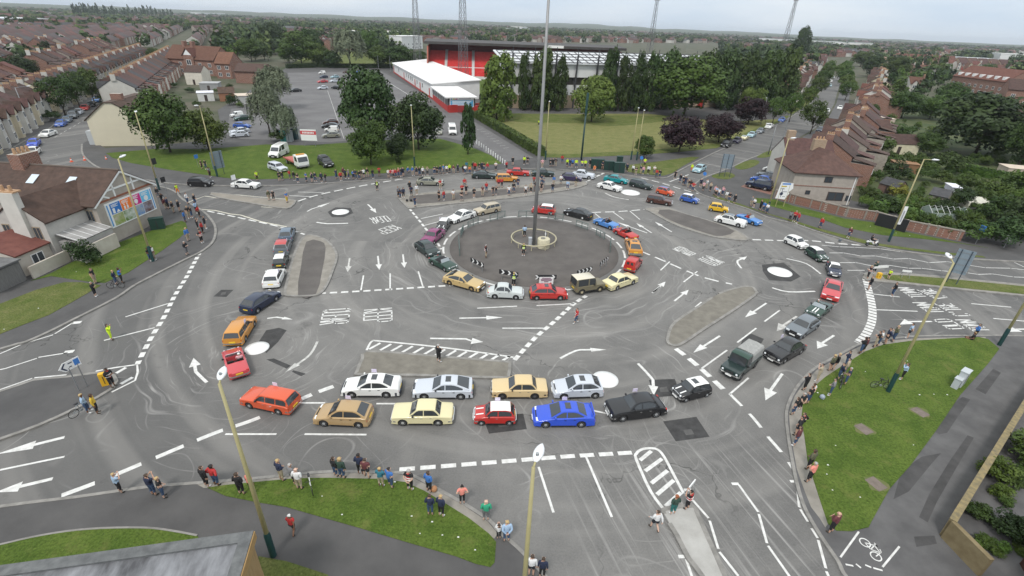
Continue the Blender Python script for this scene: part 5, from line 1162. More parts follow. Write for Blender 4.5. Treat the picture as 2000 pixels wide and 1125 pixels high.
def window_meshes():
 f = MB(); w_, h = 1.0, 1.0
 for b in ((-.5,.5,0,.05,-.5,-.43), (-.5,.5,0,.05,.43,.5), (-.5,-.43,0,.05,-.43,.43), (.43,.5,0,.05,-.43,.43), (-.035,.035,0,.045,-.43,.43)): f.box(*b)
 g = MB(); g.box(-.46,.46,.01,.04,-.46,.46); return f.mesh('window_frame'), g.mesh('pane')
WF, WPN = window_meshes()
for me in (WF, WPN): me.materials.append(None)
def window(parent, c, w_, h, rz=0.0, frame=None, pane=None):
 """a framed window standing on the wall point c; its outside faces local -y before turning by rz"""
 o = link('window', WF, parent, frame or FRAME); o.location = c; o.rotation_euler = (0, 0, rz); o.scale = (w_, -1.0, h)
 p = link('pane', WPN, o, pane or PANE); return o
MS = {}
def cached(k, fn):
 if k not in MS:
  mb, ang = fn(); MS[k] = mb.mesh(k[0] if isinstance(k, tuple) else k, ang=ang)
  if not MS[k].materials: MS[k].materials.append(None)
 return MS[k]
DOORM = [M('door_red', (.3,.03,.03), .5), M('door_white', (.7,.7,.69), .5), M('door_green', (.03,.1,.06), .5), M('door_brown', (.12,.06,.03), .5)]
HW, HD, HE, HR = 5.2, 8.4, 5.3, 8.0
def f_wall(): m = MB(); gable(m, 0, HW, 0, HD, HE, HR); m.box(2.9, HW-.02, HD-.05, HD+3.6, -.1, 4.2); return m, None
def f_roof(): m = MB(); rooff(m, 0, HW, 0, HD, HE, HR); return m, None
def f_lean():
 m = MB(); m.add([(2.8,HD+.02,5.0),(HW,HD+.02,5.0),(HW,HD+3.8,4.15),(2.8,HD+3.8,4.15),(2.8,HD+.02,5.14),(HW,HD+.02,5.14),(HW,HD+3.8,4.29),(2.8,HD+3.8,4.29)], [(3,2,1,0),(4,5,6,7),(0,1,5,4),(1,2,6,5),(2,3,7,6),(3,0,4,7)]); return m, None
def f_chim(): m = MB(); m.box(HW-.3, HW+.3, HD/2-.8, HD/2+.4, 7.3, 9.0); return m, None
def f_pots():
 m = MB()
 for k in range(4): m.lathe([(.13, 0), (.11, .45)], (HW-.0, HD/2-.65+k*.3, 9.0), 8)
 return m, None
def f_bay(): m = MB(); m.prism([(.5,.05),(.85,-.75),(2.35,-.75),(2.7,.05)], -.1, 5.1); m.add([(.4,.1,5.1),(1.6,-.95,5.1),(2.8,.1,5.1),(1.6,-.9,5.1),(1.6,1.6,7.1),(.5,-.8,5.1),(2.7,-.8,5.1),(1.6,-.8,6.7)], [(5,6,7)]); return m, None
def f_bayroof():
 m = MB(); sec = [(.3, 5.0), (1.6, 6.75), (2.9, 5.0), (2.9, 5.12), (1.6, 6.92), (.3, 5.12)]
 m.add([(x, y, z) for y in (-1.0, 2.0) for x, z in sec], [(0,1,7,6)[::-1],(1,2,8,7)[::-1],(2,3,9,8)[::-1],(3,4,10,9)[::-1],(4,5,11,10)[::-1],(5,0,6,11)[::-1],(0,1,2,3,4,5),(11,10,9,8,7,6)]); return m, None
def f_door(): m = MB(); m.box(3.7, 4.6, -.03, .06, 0, 2.1); return m, None
HN = [0]
def house(p, rz, wall, roof, label, group, bay=True, detail=True, name='terraced_house', sc=1.0):
 HN[0] += 1; i = HN[0]
 rt = root(name, label, 'house', (p[0], p[1], 0), rz, group); rt.scale = (sc, 1, 1)
 wl = link('wall', cached('house_wall', f_wall), rt, WALLS[wall]); rf = link('roof', cached('house_roof', f_roof), rt, ROOFS[roof])
 ch = link('chimney', cached('house_chimney', f_chim), rf, WALLS['brick' if i % 3 else 'white']); link('chimney_pots', cached('house_pots', f_pots), ch, POT)
 link('lean_to_roof', cached('house_lean', f_lean), rt, ROOFS[roof])
 if not detail: return rt
 if bay:
  b = link('bay', cached('house_bay', f_bay), rt, WALLS['white' if wall in ('white', 'brick', 'pebble') else 'cream']); link('bay_roof', cached('house_bayroof', f_bayroof), b, ROOFS[roof])
  for z in (1.5, 4.1): window(b, (1.6, -.76, z), 1.3, 1.3)
 else:
  for z in (1.4, 4.1): window(rt, (1.6, 0, z), 1.5, 1.3)
 window(rt, (4.1, 0, 4.1), .9, 1.2)
 window(rt, (1.4, HD, 4.1), 1.1, 1.2, pi); window(rt, (4.1, HD+3.6, 2.9), 1.0, 1.0, pi); window(rt, (1.4, HD, 1.4), 1.2, 1.3, pi)
 link('door', cached('house_door', f_door), rt, DOORM[i % 4])
 return rt
HOUSES = []
def row(px0, px1, walls, roofs, where, group, bay=True, detail=True, side=1, wpt=None, name='terraced_house', unit=HW):
 """a terrace whose front wall runs from photo point px0 to px1, front to the right of that line"""
 A, B = wpt or (G(*px0), G(*px1)); L = (B-A).length; d = (B-A)/L; n = max(1, int(L/unit))
 for k in range(n):
  p = A+d*(k*unit); wl = walls[(k*7+int(A.x)) % len(walls)]; rf = roofs[(k*5+int(A.y)) % len(roofs)]
  lab = '%s house with %s roof, %s' % ({'white': 'white rendered', 'cream': 'cream rendered', 'pebble': 'grey pebbledashed', 'brick': 'red brick', 'tan': 'tan brick'}[wl], {'brown': 'dark brown', 'slate': 'grey slate', 'red': 'reddish', 'purple': 'purplish brown'}[rf], where)
  HOUSES.append((p.x, p.y))
  house(p, atan2(d.y, d.x), wl, rf, lab, group, bay, detail, name, unit/HW)
NTH = ['first', 'second', 'third', 'fourth', 'fifth', 'sixth', 'seventh', 'eighth', 'ninth', 'tenth', 'eleventh', 'twelfth', 'thirteenth', 'fourteenth', 'fifteenth', 'sixteenth', 'seventeenth', 'eighteenth', 'nineteenth', 'twentieth']
g_ = 'bay fronted terrace on the left of the terraced street'
row((-70,345), (108,224), ['pebble','cream','white'], ['brown','purple'], 'bay fronted, left of the terraced street', g_)
row((112,222), (300,120), ['white','cream','pebble'], ['brown','slate','purple'], 'behind the terraced street trees', g_)
row((322,126), (205,212), ['brick','pebble','brick','white'], ['brown','purple','slate','red'], 'behind the cream gable house', 'terrace behind the cream gable house')
# the streets of terraces filling the upper left
STD = (G(260,140)-G(100,250)); STD.z = 0; STD.normalize(); STN = Vector((-STD.y, STD.x, 0))
def blocked(x, y):
 px, py = PJ((x, y, 0))
 if px > 545: return True
 if 400 > px > 310 and 185 > py > 90 and False: return True
 return False
base0 = G(100,250)
cand = []
for r in range(1, 16):
 for k in range(-2, 170):
  p = base0+STN*(16+r*17.5)+STD*(k*5.2)
  cand.append((p.x, p.y, r))
for r in range(1, 13):
 for k in range(0, 230):
  p = base0+STN*(-46-r*17.5)+STD*(k*5.2-10)
  cand.append((p.x, p.y, -r))
for of in (15, -17, -33, -48):
 for k in range(64, 230): p = base0+STN*of+STD*(k*5.2); cand.append((p.x, p.y, 1 if of > -20 else -1))
far_h = []; far_gap = []
nd = [0]
for x, y, r in cand:
 if y < 40: continue
 px, py = PJ((x, y, 0))
 if px < -120 or px > 540 or py < 52 or py > 330: continue
 if r < 0 and (px > 300 and py > 118 or px > 520 or py > 150): continue
 if 405 < px < 560 and py > 110: continue
 if mnoise.noise(Vector((x*.031, y*.031, 2.2))) > .2: far_gap.append((x, y)); continue
 d = hypot(x, y)
 if d < 430 and nd[0] < 175: 
  nd[0] += 1
  hr_ = random.Random(int(x*7+y*13)); wl = hr_.choice(('white', 'pebble', 'brick', 'brick', 'pebble', 'brick')); rf = hr_.choice(('brown', 'purple', 'brown', 'slate', 'red', 'purple', 'red'))
  flip = r % 2
  lab = '%s terraced house with %s roof in the dense streets at upper left' % ({'white': 'white rendered', 'cream': 'cream rendered', 'pebble': 'grey pebbledashed', 'brick': 'red brick'}[wl], {'brown': 'dark brown', 'slate': 'grey slate', 'red': 'reddish', 'purple': 'purplish brown'}[rf])
  ang = atan2(STD.y, STD.x)+(pi if flip else 0)
  hh_ = house((x+(STD.x*5.2 if flip else 0), y+(STD.y*5.2 if flip else 0)), ang, wl, rf, lab, 'terraces at upper left', bay=False, detail=d < 300); hh_.scale.z = hr_.uniform(.86, 1.1); hh_.scale.y = hr_.uniform(.92, 1.12)
 else: far_h.append((x, y, atan2(STD.y, STD.x), 5.2, 8.4, 5.2, 7.9))
# right hand street: houses on both sides
def villas(px0, px1, walls, roofs, where, group, step=8.2, jit=1.5, sc=1.25):
 """separate houses along a line, each set a little differently"""
 A, B = G(*px0), G(*px1); L = (B-A).length; d = (B-A)/L; nn = Vector((-d.y, d.x, 0)); R = random.Random(int(A.x*3+A.y))
 for k in range(int(L/step)):
  p = A+d*(k*step)+nn*R.uniform(-jit, jit); wl = walls[k % len(walls)]; rf = roofs[(k*k//2+k+1) % len(roofs)]
  lab = '%s house with %s roof, %s' % ({'white': 'white', 'cream': 'cream', 'pebble': 'grey', 'brick': 'red brick', 'tan': 'tan brick'}[wl], {'brown': 'dark brown', 'slate': 'grey slate', 'red': 'reddish', 'purple': 'purplish brown'}[rf], where)
  h = house(p, atan2(d.y, d.x)+R.uniform(-.04, .04), wl, rf, lab, group, True, True, 'semi_detached_house', sc*R.uniform(.9, 1.12)); h.scale.z = R.uniform(.88, 1.08); h.scale.y = R.uniform(.95, 1.2)
g_ = 'houses along the tree-lined street'
villas((1650,248), (1556,352), ['brick','pebble','pebble'], ['brown','purple'], 'right of the tree-lined street near the corner', g_)
villas((1686,190), (1672,226), ['cream','white','brick'], ['purple','brown','red'], 'half way up the tree-lined street', g_)
villas((1712,128), (1690,184), ['white','brick','cream','pebble'], ['purple','brown','brown'], 'far up the tree-lined street', g_)
villas((1545,206), (1604,122), ['white','brick','white'], ['red','purple','brown'], 'left of the tree-lined street', g_)
g_ = 'houses among the trees at far right'
for i, (a, b) in enumerate((((1728,142),(1850,152)), ((1740,124),(1840,122)), ((1770,186),(1838,190)), ((1860,160),(2010,178)), ((1715,108),(1900,112)), ((1840,134),(1990,146)))): villas(a, b, ['white','brick','cream','pebble','brick'], ['brown','red','purple','slate'], 'in the %s row among trees at far right' % NTH[i], g_, step=10.5, jit=4)
# ---- the billboard house
A, B = G(215,481), G(320,430); U = (B-A).normalized(); ang = atan2(-U.x, U.y)+pi/2   # local x = U
bh = root('corner_house', 'corner house with a large coloured billboard on its gable wall', 'house', (A.x, A.y, 0), atan2(U.y, U.x))
PEB = M('house_pebbledash', (.36,.32,.28), .9, var=.1, sc=1.2, bump=.3, bsc=20)
mb = MB()                                                   # main block: ridge along local y
W_ = 9.24; mb.add([(0,0,-.1),(W_,0,-.1),(W_,26,-.1),(0,26,-.1),(0,0,5.25),(W_,0,5.25),(W_,26,5.25),(0,26,5.25),(W_/2,0,8.1),(W_/2,26,8.1)], [(0,1,5,8,4),(1,2,6,5),(2,3,7,9,6),(3,0,4,7),(3,2,1,0)])
mb.build('wall', PEB, bh)
mb = MB(); sl_ = (8.1-5.25)/(W_/2); sec = [(-.35, 5.25-.35*sl_), (W_/2, 8.12), (W_+.35, 5.25-.35*sl_), (W_+.35, 5.4-.35*sl_), (W_/2, 8.3), (-.35, 5.4-.35*sl_)]
mb.add([(x, y, z) for y in (-.25, 26.2) for x, z in sec], [(6,7,1,0),(7,8,2,1),(8,9,3,2),(9,10,4,3),(10,11,5,4),(11,6,0,5),(0,1,2,3,4,5),(11,10,9,8,7,6)])
mr_ = MB(); mr_.tube([(W_/2, -.25, 8.3), (W_/2, 26.2, 8.3)], .13, 6)
rf = mb.build('roof', ROOFS['brown'], bh); mr_.build('ridge_tiles', M('ridge_tile', (.11,.085,.07), .8), rf)
for y in (4.2, 9.2):
 x0 = 2.3; z = 5.4+x0*sl_; mb = MB(); mb.add([(2.0,y,5.53+2.0*sl_),(3.2,y,5.55+3.2*sl_),(3.2,y+1.0,5.55+3.2*sl_),(2.0,y+1.0,5.53+2.0*sl_)], [(0,1,2,3)]); mb.build('skylight', M('skylight_glass', (.55,.62,.68), .1), rf)
mb = MB(); mb.box(W_/2-.9, W_/2+1.6, 11.6, 13.2, 7.2, 9.6); ch = mb.build('chimney', WALLS['brick'], rf)
mb = MB()
for k in range(4): mb.lathe([(.2,0),(.15,.7)], (W_/2-.5+k*.55, 12.4, 9.6), 10)
mb.build('chimney_pots', POT, ch)
mb = MB()                                                   # white timber in the gable
mb.box(.3, W_-.3, -.06, .0, 5.2, 5.42, 1)
for a, b in (((-.3,5.0),(W_/2,8.1)), ((W_+.3,5.0),(W_/2,8.1)), ((1.9,6.35),(7.4,6.35)), ((3.1,5.4),(3.1,7.0)), ((6.1,5.4),(6.1,7.0)), ((2.2,5.45),(1.2,6.0))):
 d = Vector((b[0]-a[0], 0, b[1]-a[1])).normalized(); n = Vector((-d.z, 0, d.x))*.1; a_, b_ = Vector((a[0], 0, a[1])), Vector((b[0], 0, b[1]))
 q = [a_-n, b_-n, b_+n, a_+n]; mb.add([(p.x, y, p.z) for y in (-.27 if abs(a[0]-W_/2) > 4.7 else -.07, -.0) for p in q], [(0,1,2,3),(7,6,5,4),(0,4,5,1),(1,5,6,2),(2,6,7,3),(3,7,4,0)], 0)
mb.build('gable_timber', [WHITE, M('brick_band', (.25,.09,.05), .8)], bh)
# billboard on the gable: eight coloured panels in a white frame
bb = root('billboard', 'billboard of eight coloured advertising panels in a white frame on the gable wall', 'billboard', (A.x, A.y, 0), atan2(U.y, U.x))
BX0, BX1, BZ0, BZ1 = 1.15, 8.6, 1.9, 4.95
mb = MB(); mb.box(BX0, BX1, -.12, -.0, BZ0, BZ1); mb.build('frame', WHITE, bb)
cols = [(.02,.16,.5),(.85,.2,.03),(.6,.02,.22),(.15,.5,.75)]
ax = [BX0+.55+k*1.62 for k in range(5)]
zmid = (BZ0+BZ1)/2
for k in range(4):
 mb = MB(); mb.box(ax[k]+.03, ax[k+1]-.03, -.135, -.121, zmid+.04, BZ1-.18); mb.build('panel', M('poster_%d' % k, cols[k], .5), bb)
 mb = MB(); x = ax[k]
 for j in range(3): mb.box(x+.2, x+.2+(1.1, .8, 1.0)[j], -.14, -.136, BZ1-.38-j*.13, BZ1-.31-j*.13)
 if k == 0: mb.box(x+.25,x+.6,-.14,-.136,zmid+.12,zmid+.75); mb.add([(x+.75,-.138,zmid+.12),(x+1.35,-.138,zmid+.12),(x+1.05,-.138,zmid+.5)], [(0,1,2)])
 elif k == 1:
  for j in range(2): mb.box(x+.35+j*.45,x+.6+j*.45,-.14,-.136,zmid+.12,zmid+.55); mb.lathe([(.01,0),(.13,.13),(.01,.26)], (x+.47+j*.45,-.1,zmid+.58), 8)
 elif k == 2: mb.box(x+.7,x+.8,-.14,-.136,zmid+.12,zmid+.4); mb.lathe([(.01,-.02),(.3,-.02),(.3,0),(.01,0)], (x+.75,-.122,zmid+.5), 12, axis='y')
 else: mb.lathe([(.01,-.02),(.35,-.02),(.35,0),(.01,0)], (x+.8,-.122,zmid+.45), 12, axis='y')
 mb.build('poster_print', WHITE, bb)
for k, (c1, c2) in enumerate([((.5,.45,.35),(.2,.3,.03)), ((.62,.64,.6),(.12,.2,.04)), ((.12,.25,.5),(.4,.42,.4)), ((.3,.32,.4),(.13,.06,.04))]):
 mb = MB(); mb.box(ax[k]+.03, ax[k+1]-.03, -.135, -.121, BZ0+.14, zmid-.04); mb.build('photo_panel', M('photo_%d' % k, c1, .5, c2=c2, sc=1.6), bb)
mb = MB(); mb.box(BX0+.12, BX0+.3, -.135, -.121, BZ0+.2, BZ1-.2); mb.box(BX1-.3, BX1-.12, -.135, -.121, BZ0+.2, BZ1-.2); mb.build('border_stripe', M('poster_border', (.1,.3,.6), .5), bb)
# wing towards the camera, lean-to, outbuilding and yard wall
wg = MB(); yc = 4.3
wg.add([(-5.2,1.4,-.1),(0,1.4,-.1),(0,7.2,-.1),(-5.2,7.2,-.1),(-5.2,1.4,5),(0,1.4,5),(0,7.2,5),(-5.2,7.2,5),(-5.2,yc,7.1),(0,yc,7.1)], [(0,1,5,4),(2,3,7,6),(3,0,4,8,7),(3,2,1,0)]); wg.build('wing_wall', M('pale_pebbledash', (.44,.42,.39), .9, var=.08, sc=1.5), bh)
wr_ = MB(); s2 = 2.1/2.9
sec = [(1.1, 5-.3*s2), (yc, 7.12), (7.5, 5-.3*s2), (7.5, 5.15-.3*s2), (yc, 7.3), (1.1, 5.15-.3*s2)]
wr_.add([(x, y, z) for x in (-5.3, 3.4) for y, z in sec], [(0,1,7,6),(1,2,8,7),(2,3,9,8),(3,4,10,9),(4,5,11,10),(5,0,6,11),(5,4,3,2,1,0),(6,7,8,9,10,11)]); r2 = wr_.build('wing_roof', ROOFS['brown'], bh)
mb = MB(); mb.box(-5.6, -4.9, 3.2, 5.0, 0, 8.2); c2 = mb.build('chimney', WALLS['white'], r2)
mb = MB(); mb.box(-5.5, -4.6, 3.1, 5.1, 8.2, 8.35); mb.lathe([(.17,0),(.14,.6)], (-5.2,3.6,8.35), 8); mb.lathe([(.17,0),(.14,.6)], (-5.2,4.5,8.35), 8); mb.build('chimney_pots', POT, c2)
window(bh, (-5.2, 2.6, 3.6), .9, 1.5, -pi/2, frame=M('brown_frame', (.3,.24,.17), .6)); window(bh, (-5.2, 6.2, 3.7), .9, 1.5, -pi/2, frame=MATS['brown_frame'])
window(bh, (0, 1.0, 3.8), .9, 1.6, -pi/2, frame=MATS['brown_frame'])
mb = MB(); mb.add([(-4.6,1.38,3.3),(-.05,1.38,3.3),(-.05,-1.2,2.6),(-4.6,-1.2,2.6)], [(3,2,1,0)]); mb.box(-4.6,-.05,-1.2,1.38,-.1,2.5); ln = mb.build('lean_to', M('grey_lean_to', (.3,.29,.28), .6, var=.15, sc=1), bh)
mb = MB()
for k in range(6): x = -4.5+k*.88; mb.add([(x,1.38,3.33),(x+.08,1.38,3.33),(x+.08,-1.25,2.63),(x,-1.25,2.63)], [(3,2,1,0)])
mb.build('glazing_bars', WHITE, ln)
ob = root('outbuilding', 'low pale outbuilding with reddish brown roof and white framed window at the left edge', 'outbuilding', (A.x, A.y, 0), atan2(U.y, U.x))
mb = MB(); gable(mb, -9.2, -5.25, 1.9, 9.5, 2.6, 3.7); mb.build('wall', M('stained_render', (.45,.4,.34), .9, c2=(.56,.52,.46), sc=.7), ob)
mb = MB(); rooff(mb, -9.2, -5.25, 1.9, 9.5, 2.6, 3.7); mb.build('roof', ROOFS['red'], ob)
window(ob, (-6.9, 1.9, 1.5), 1.4, 1.1)
yw = MB(); yw.box(-9.2, -4.7, .6, .8, -.1, 1.5); yw.box(-4.9, -.1, -1.5, -1.3, -.1, 1.9); tag(yw.build('yard_wall', MATS['stained_render']), 'stained pale rendered yard wall in front of the corner house', 'wall'); o = bpy.data.objects['yard_wall']; o.location = (A.x, A.y, 0); o.rotation_euler = (0, 0, atan2(U.y, U.x))
gr = root('garage', 'grey timber garage with slatted doors at the left edge', 'garage', (A.x, A.y, 0), atan2(U.y, U.x))
mb = MB(); mb.box(-13.5, -9.4, 1.2, 9, -.1, 2.4); mb.build('wall', M('grey_boards', (.16,.155,.15), .85, var=.2, sc=3, stretch=(6,6,.5)), gr)
mb = MB(); mb.box(-13.7, -9.35, .9, 9.2, 2.4, 2.55); mb.build('roof', M('felt_grey', (.13,.13,.13), .9, var=.2, sc=1), gr)
mb = MB(); mb.box(-13.3, -9.6, 1.12, 1.19, 0, 2.2); mb.build('door', MATS['grey_boards'], gr)
# ---- the cream gable house
A2, B2 = G(187,285), G(303,284); U2 = (B2-A2).normalized(); cw = (B2-A2).length
chs = root('gable_house', 'large plain cream gable end house with dark brown roof by the north west road', 'house', (A2.x, A2.y, 0), atan2(U2.y, U2.x))
mb = MB(); mb.add([(0,0,-.1),(cw,0,-.1),(cw,14,-.1),(0,14,-.1),(0,0,5.3),(cw,0,5.3),(cw,14,5.3),(0,14,5.3),(cw*.36,0,8.6),(cw*.5,0,8.6),(cw*.36,14,8.6),(cw*.5,14,8.6)], [(0,1,5,9,8,4),(1,2,6,5),(2,3,7,10,11,6),(3,0,4,7),(3,2,1,0)]); mb.build('wall', M('cream_gable', (.6,.55,.42), .85, var=.03, sc=.5), chs)
mb = MB(); sec = [(-.4, 5.05), (cw*.36, 8.55), (cw*.36, 8.75), (-.45, 5.2)]; sec2 = [(cw*.5, 8.55), (cw+.4, 5.05), (cw+.45, 5.2), (cw*.5, 8.75)]
for s_ in (sec, sec2): mb.add([(x, y, z) for y in (-.2, 14.2) for x, z in s_], [(4,5,1,0),(5,6,2,1),(6,7,3,2),(7,4,0,3),(0,1,2,3),(7,6,5,4)])
mb.box(cw*.36-.05, cw*.5+.05, -.2, 14.2, 8.62, 8.77)
crf = mb.build('roof', ROOFS['brown'], chs)
mb = MB(); mb.box(cw*.34, cw*.52, 4, 5.2, 8.2, 9.9); mb.build('chimney', WALLS['brick'], crf)
mb = MB(); mb.box(-1.3, -.02, .6, 12, -.1, 2.9); mb.build('shop_front', M('grey_shopfront', (.45,.47,.48), .5), chs)
# ---- the pebbledashed corner house on the right
A3, B3 = G(1537,394), G(1657,402); U3 = (B3-A3).normalized(); w3 = (B3-A3).length
hs = root('corner_house', 'grey pebbledashed corner house with hipped purple brown roof and dark windows', 'house', (A3.x, A3.y, 0), atan2(U3.y, U3.x))
mb = MB(); mb.box(0, w3, 0, 9, -.1, 5.2); mb.build('wall', PEB, hs)
mb = MB(); o_ = .4; e = 5.15; mb.add([(-o_,-o_,e),(w3+o_,-o_,e),(w3+o_,9+o_,e),(-o_,9+o_,e),(4.6,4.5,8.8),(w3-3.5,4.5,8.2),(-o_,-o_,e+.15),(w3+o_,-o_,e+.15),(w3+o_,9+o_,e+.15),(-o_,9+o_,e+.15)], [(3,2,1,0),(6,7,5,4),(7,8,5),(8,9,4,5),(9,6,4),(0,1,7,6),(1,2,8,7),(2,3,9,8),(3,0,6,9)]); hr = mb.build('roof', ROOFS['purple'], hs)
mb = MB(); mb.box(3.6, 5.6, 4.6, 5.6, 7.9, 10.0); hc = mb.build('chimney', WALLS['tan'], hr)
mb = MB()
for k in range(3): mb.lathe([(.15,0),(.12,.5)], (4.0+k*.55,5.1,10), 8)
mb.build('chimney_pots', POT, hc)
DKF = M('dark_frame', (.05,.035,.03), .5)
window(hs, (5.6, 0, 4.3), 1.3, 1.0, frame=DKF); window(hs, (7.6, 0, 1.5), 2.7, 1.5, frame=DKF); window(hs, (9.8, 0, 1.3), .9, 1.0, frame=DKF); window(hs, (2.9, 0, 1.9), .8, .7, frame=DKF)
mb = MB(); mb.box(.05, w3-.05, -.05, -.001, 2.95, 3.1); mb.build('brick_band', WALLS['brick'], hs)
mb = MB(); mb.box(w3-.5, w3-.38, -.12, -.01, 0, 5.0); mb.build('drainpipe', WHITE, hs)
hx = root('gabled_house', 'brick house with white gable end and brown roof behind the grey corner house', 'house', (A3.x, A3.y, 0), atan2(U3.y, U3.x))
mb = MB(); gable(mb, 2.2, 11, 10.2, 18, 5.2, 8.3); mb.build('wall', WALLS['white'], hx)
mb = MB(); rooff(mb, 2.2, 11, 10.2, 18, 5.2, 8.3); r_ = mb.build('roof', ROOFS['purple'], hx); mb = MB(); mb.box(2.6, 4.0, 13.6, 14.6, 8.0, 9.8); mb.build('chimney', WALLS['tan'], r_)
for x in (5, 9): window(hx, (x, 10.2, 4.0), 1.2, 1.2)
# brick garden wall with concrete posts along the east lawn
gw = root('brick_wall', 'red brick garden wall with pale posts along the east lawn', 'wall', (0, 0, 0)); WP = [G(*q) for q in ((1512,388),(1550,399),(1600,411.5),(1650,424.5),(1705,432),(1765,450),(1825,462),(1875,472))]
m1, m2 = MB(), MB()
m1.ribbon(WP, .22, 1.55, 0, -.1); m2.ribbon(WP, .34, 1.68, 0, 1.551)
m1.build('wall', WALLS['brick'], gw); m2.build('coping', M('wall_coping', (.25,.22,.19), .85, var=.15, sc=2), gw)
pst = None
for a, b in zip(WP, WP[1:]):
 L = (b-a).length
 for k in range(int(L/2.6)+1):
  q = a+(b-a)*(k*2.6/L)
  if pst is None: m = MB(); m.box(-.16,.16,-.16,.16,-.1,1.75); pst = m.mesh('post'); pst.materials.append(None)
  o = link('post', pst, gw, MATS['wall_coping']); o.location = q
dp = MB(); a_, b_ = G(1707,441), G(1766,456); d_ = (b_-a_).normalized(); dp.obox(((a_+b_)/2)[:2], d_, Vector((-d_.y, d_.x, 0)), (b_-a_).length/2, .05, .05, 2.1)
tag(dp.build('fence_panel', M('black_boards', (.012,.012,.014), .6)), 'black boarded panel leaning in front of the brick garden wall', 'fence')
# sheds, greenhouses and extensions in the gardens: base corners, height, look
SHED = [('shed', (1652,300),(1690,306), 4, 3.0, (.7,.7,.68), 'white walled garden store behind the street houses', 'purple'), ('shed', (1722,300),(1790,303), 6, 2.6, (.55,.5,.36), 'long cream outbuilding with brown roof in the gardens', 'brown'), ('shed', (1805,402),(1840,410), 3, 2.2, (.2,.18,.15), 'weathered grey shed behind the brick wall', 'slate'), ('shed', (1850,390),(1868,392), 3, 2.3, (.6,.6,.68), 'white roofed small shed in the middle gardens', None), ('shed', (1960,350),(2010,355), 4, 2.4, (.5,.42,.34), 'pale shed at the right edge of the gardens', None), ('shed', (1710,378),(1745,388), 3, 2.1, (.16,.1,.08), 'dark shed beside the corner house garden', 'slate'), ('shed', (1700,250),(1742,252), 5, 3.0, (.55,.45,.38), 'pale flat roofed extension behind the street houses', None), ('shed', (1690,285),(1730,287), 6, 4.6, (.55,.52,.46), 'white rear wing of a street house', 'brown'), ('shed', (1815,290),(1835,292), 3, 2.2, (.4,.42,.42), 'grey roofed shed behind the garden hedge', None), ('shed', (1900,232),(1930,236), 4, 2.4, (.55,.5,.42), 'pale garage beyond the largest garden tree', None), ('shed', (1742,335),(1790,340), 3, 1.9, (.22,.12,.06), 'brown timber shed among the garden bushes', None), ('shed', (468,205),(508,203), 6, 2.6, (.5,.5,.48), 'pale roofed garage block in the yards behind the terraces', None), ('shed', (392,178),(428,178), 6, 2.6, (.3,.3,.3), 'grey garage in the yards behind the terraces', None), ('shed', (388,198),(420,197), 5, 2.5, (.6,.6,.58), 'white garage in the yards behind the terraces', None), ('shed', (430,198),(462,197), 5, 2.5, (.3,.14,.08), 'brick outbuilding in the yards behind the terraces', 'brown'), ('shed', (365,165),(398,166), 7, 4.6, (.62,.58,.5), 'cream house with dark roof below the school', 'purple')]
for nm, p0, p1, dep, h, c, lab, rk in SHED:
 a, b = G(*p0), G(*p1); d = (b-a).normalized(); wd = (b-a).length
 rt = root('garden_shed', lab, 'shed', (a.x, a.y, 0), atan2(d.y, d.x)); m = MB()
 if rk: gable(m, 0, wd, 0, dep, h, h+dep*.3)
 else: m.box(0, wd, 0, dep, -.1, h)
 m.build('wall', M('shed_'+lab[:8].replace(' ', '_')+str(int(p0[0])), c, .85, var=.1, sc=1), rt); m = MB()
 if rk: rooff(m, 0, wd, 0, dep, h, h+dep*.3, .15, .08); m.build('roof', ROOFS[rk], rt)
 else: m.box(-.15, wd+.15, -.15, dep+.15, h, h+.12); m.build('roof', M('flat_roof_%d' % int(c[0]*100), tuple(min(.75, x*1.15) for x in c), .7, var=.1, sc=1), rt)
 m = MB(); m.box(wd*.4, wd*.4+.85, -.03, .02, 0, 1.9); m.build('door', DKF, rt)
gh = root('greenhouse', 'glass greenhouse with white frame behind the brick wall', 'greenhouse', (*G(1813,432)[:2], 0), atan2(U3.y, U3.x)); m = MB(); gable(m, 0, 5.5, 0, 2.6, 1.5, 2.3); m.build('glazing', M('greenhouse_glass', (.28,.34,.3), .1), gh)
m = MB()
for k in range(7):
 x = k*5.5/6
 for y in (-.02, 2.62): m.tube([(x,y,0),(x,y,1.5)], .03, 4)
 m.tube([(x,-.02,1.52),(x,1.3,2.33),(x,2.62,1.52)], .03, 4)
m.build('frame', WHITE, gh)
pt_ = root('polytunnel', 'low white arched polytunnel among the garden bushes', 'polytunnel', (*G(1875,402)[:2], 0), .1); m = MB(); ns = 10
m.add([(x, 1.5*cos(pi*k/ns), 1.7*sin(pi*k/ns)) for x in (0, 5.5) for k in range(ns+1)], [(k, ns+1+k, ns+2+k, k+1) for k in range(ns)]+[tuple(range(ns+1)), tuple(range(2*ns+1, ns, -1))]); m.build('cover', M('polythene', (.6,.58,.5), .4, var=.12, sc=2), pt_)
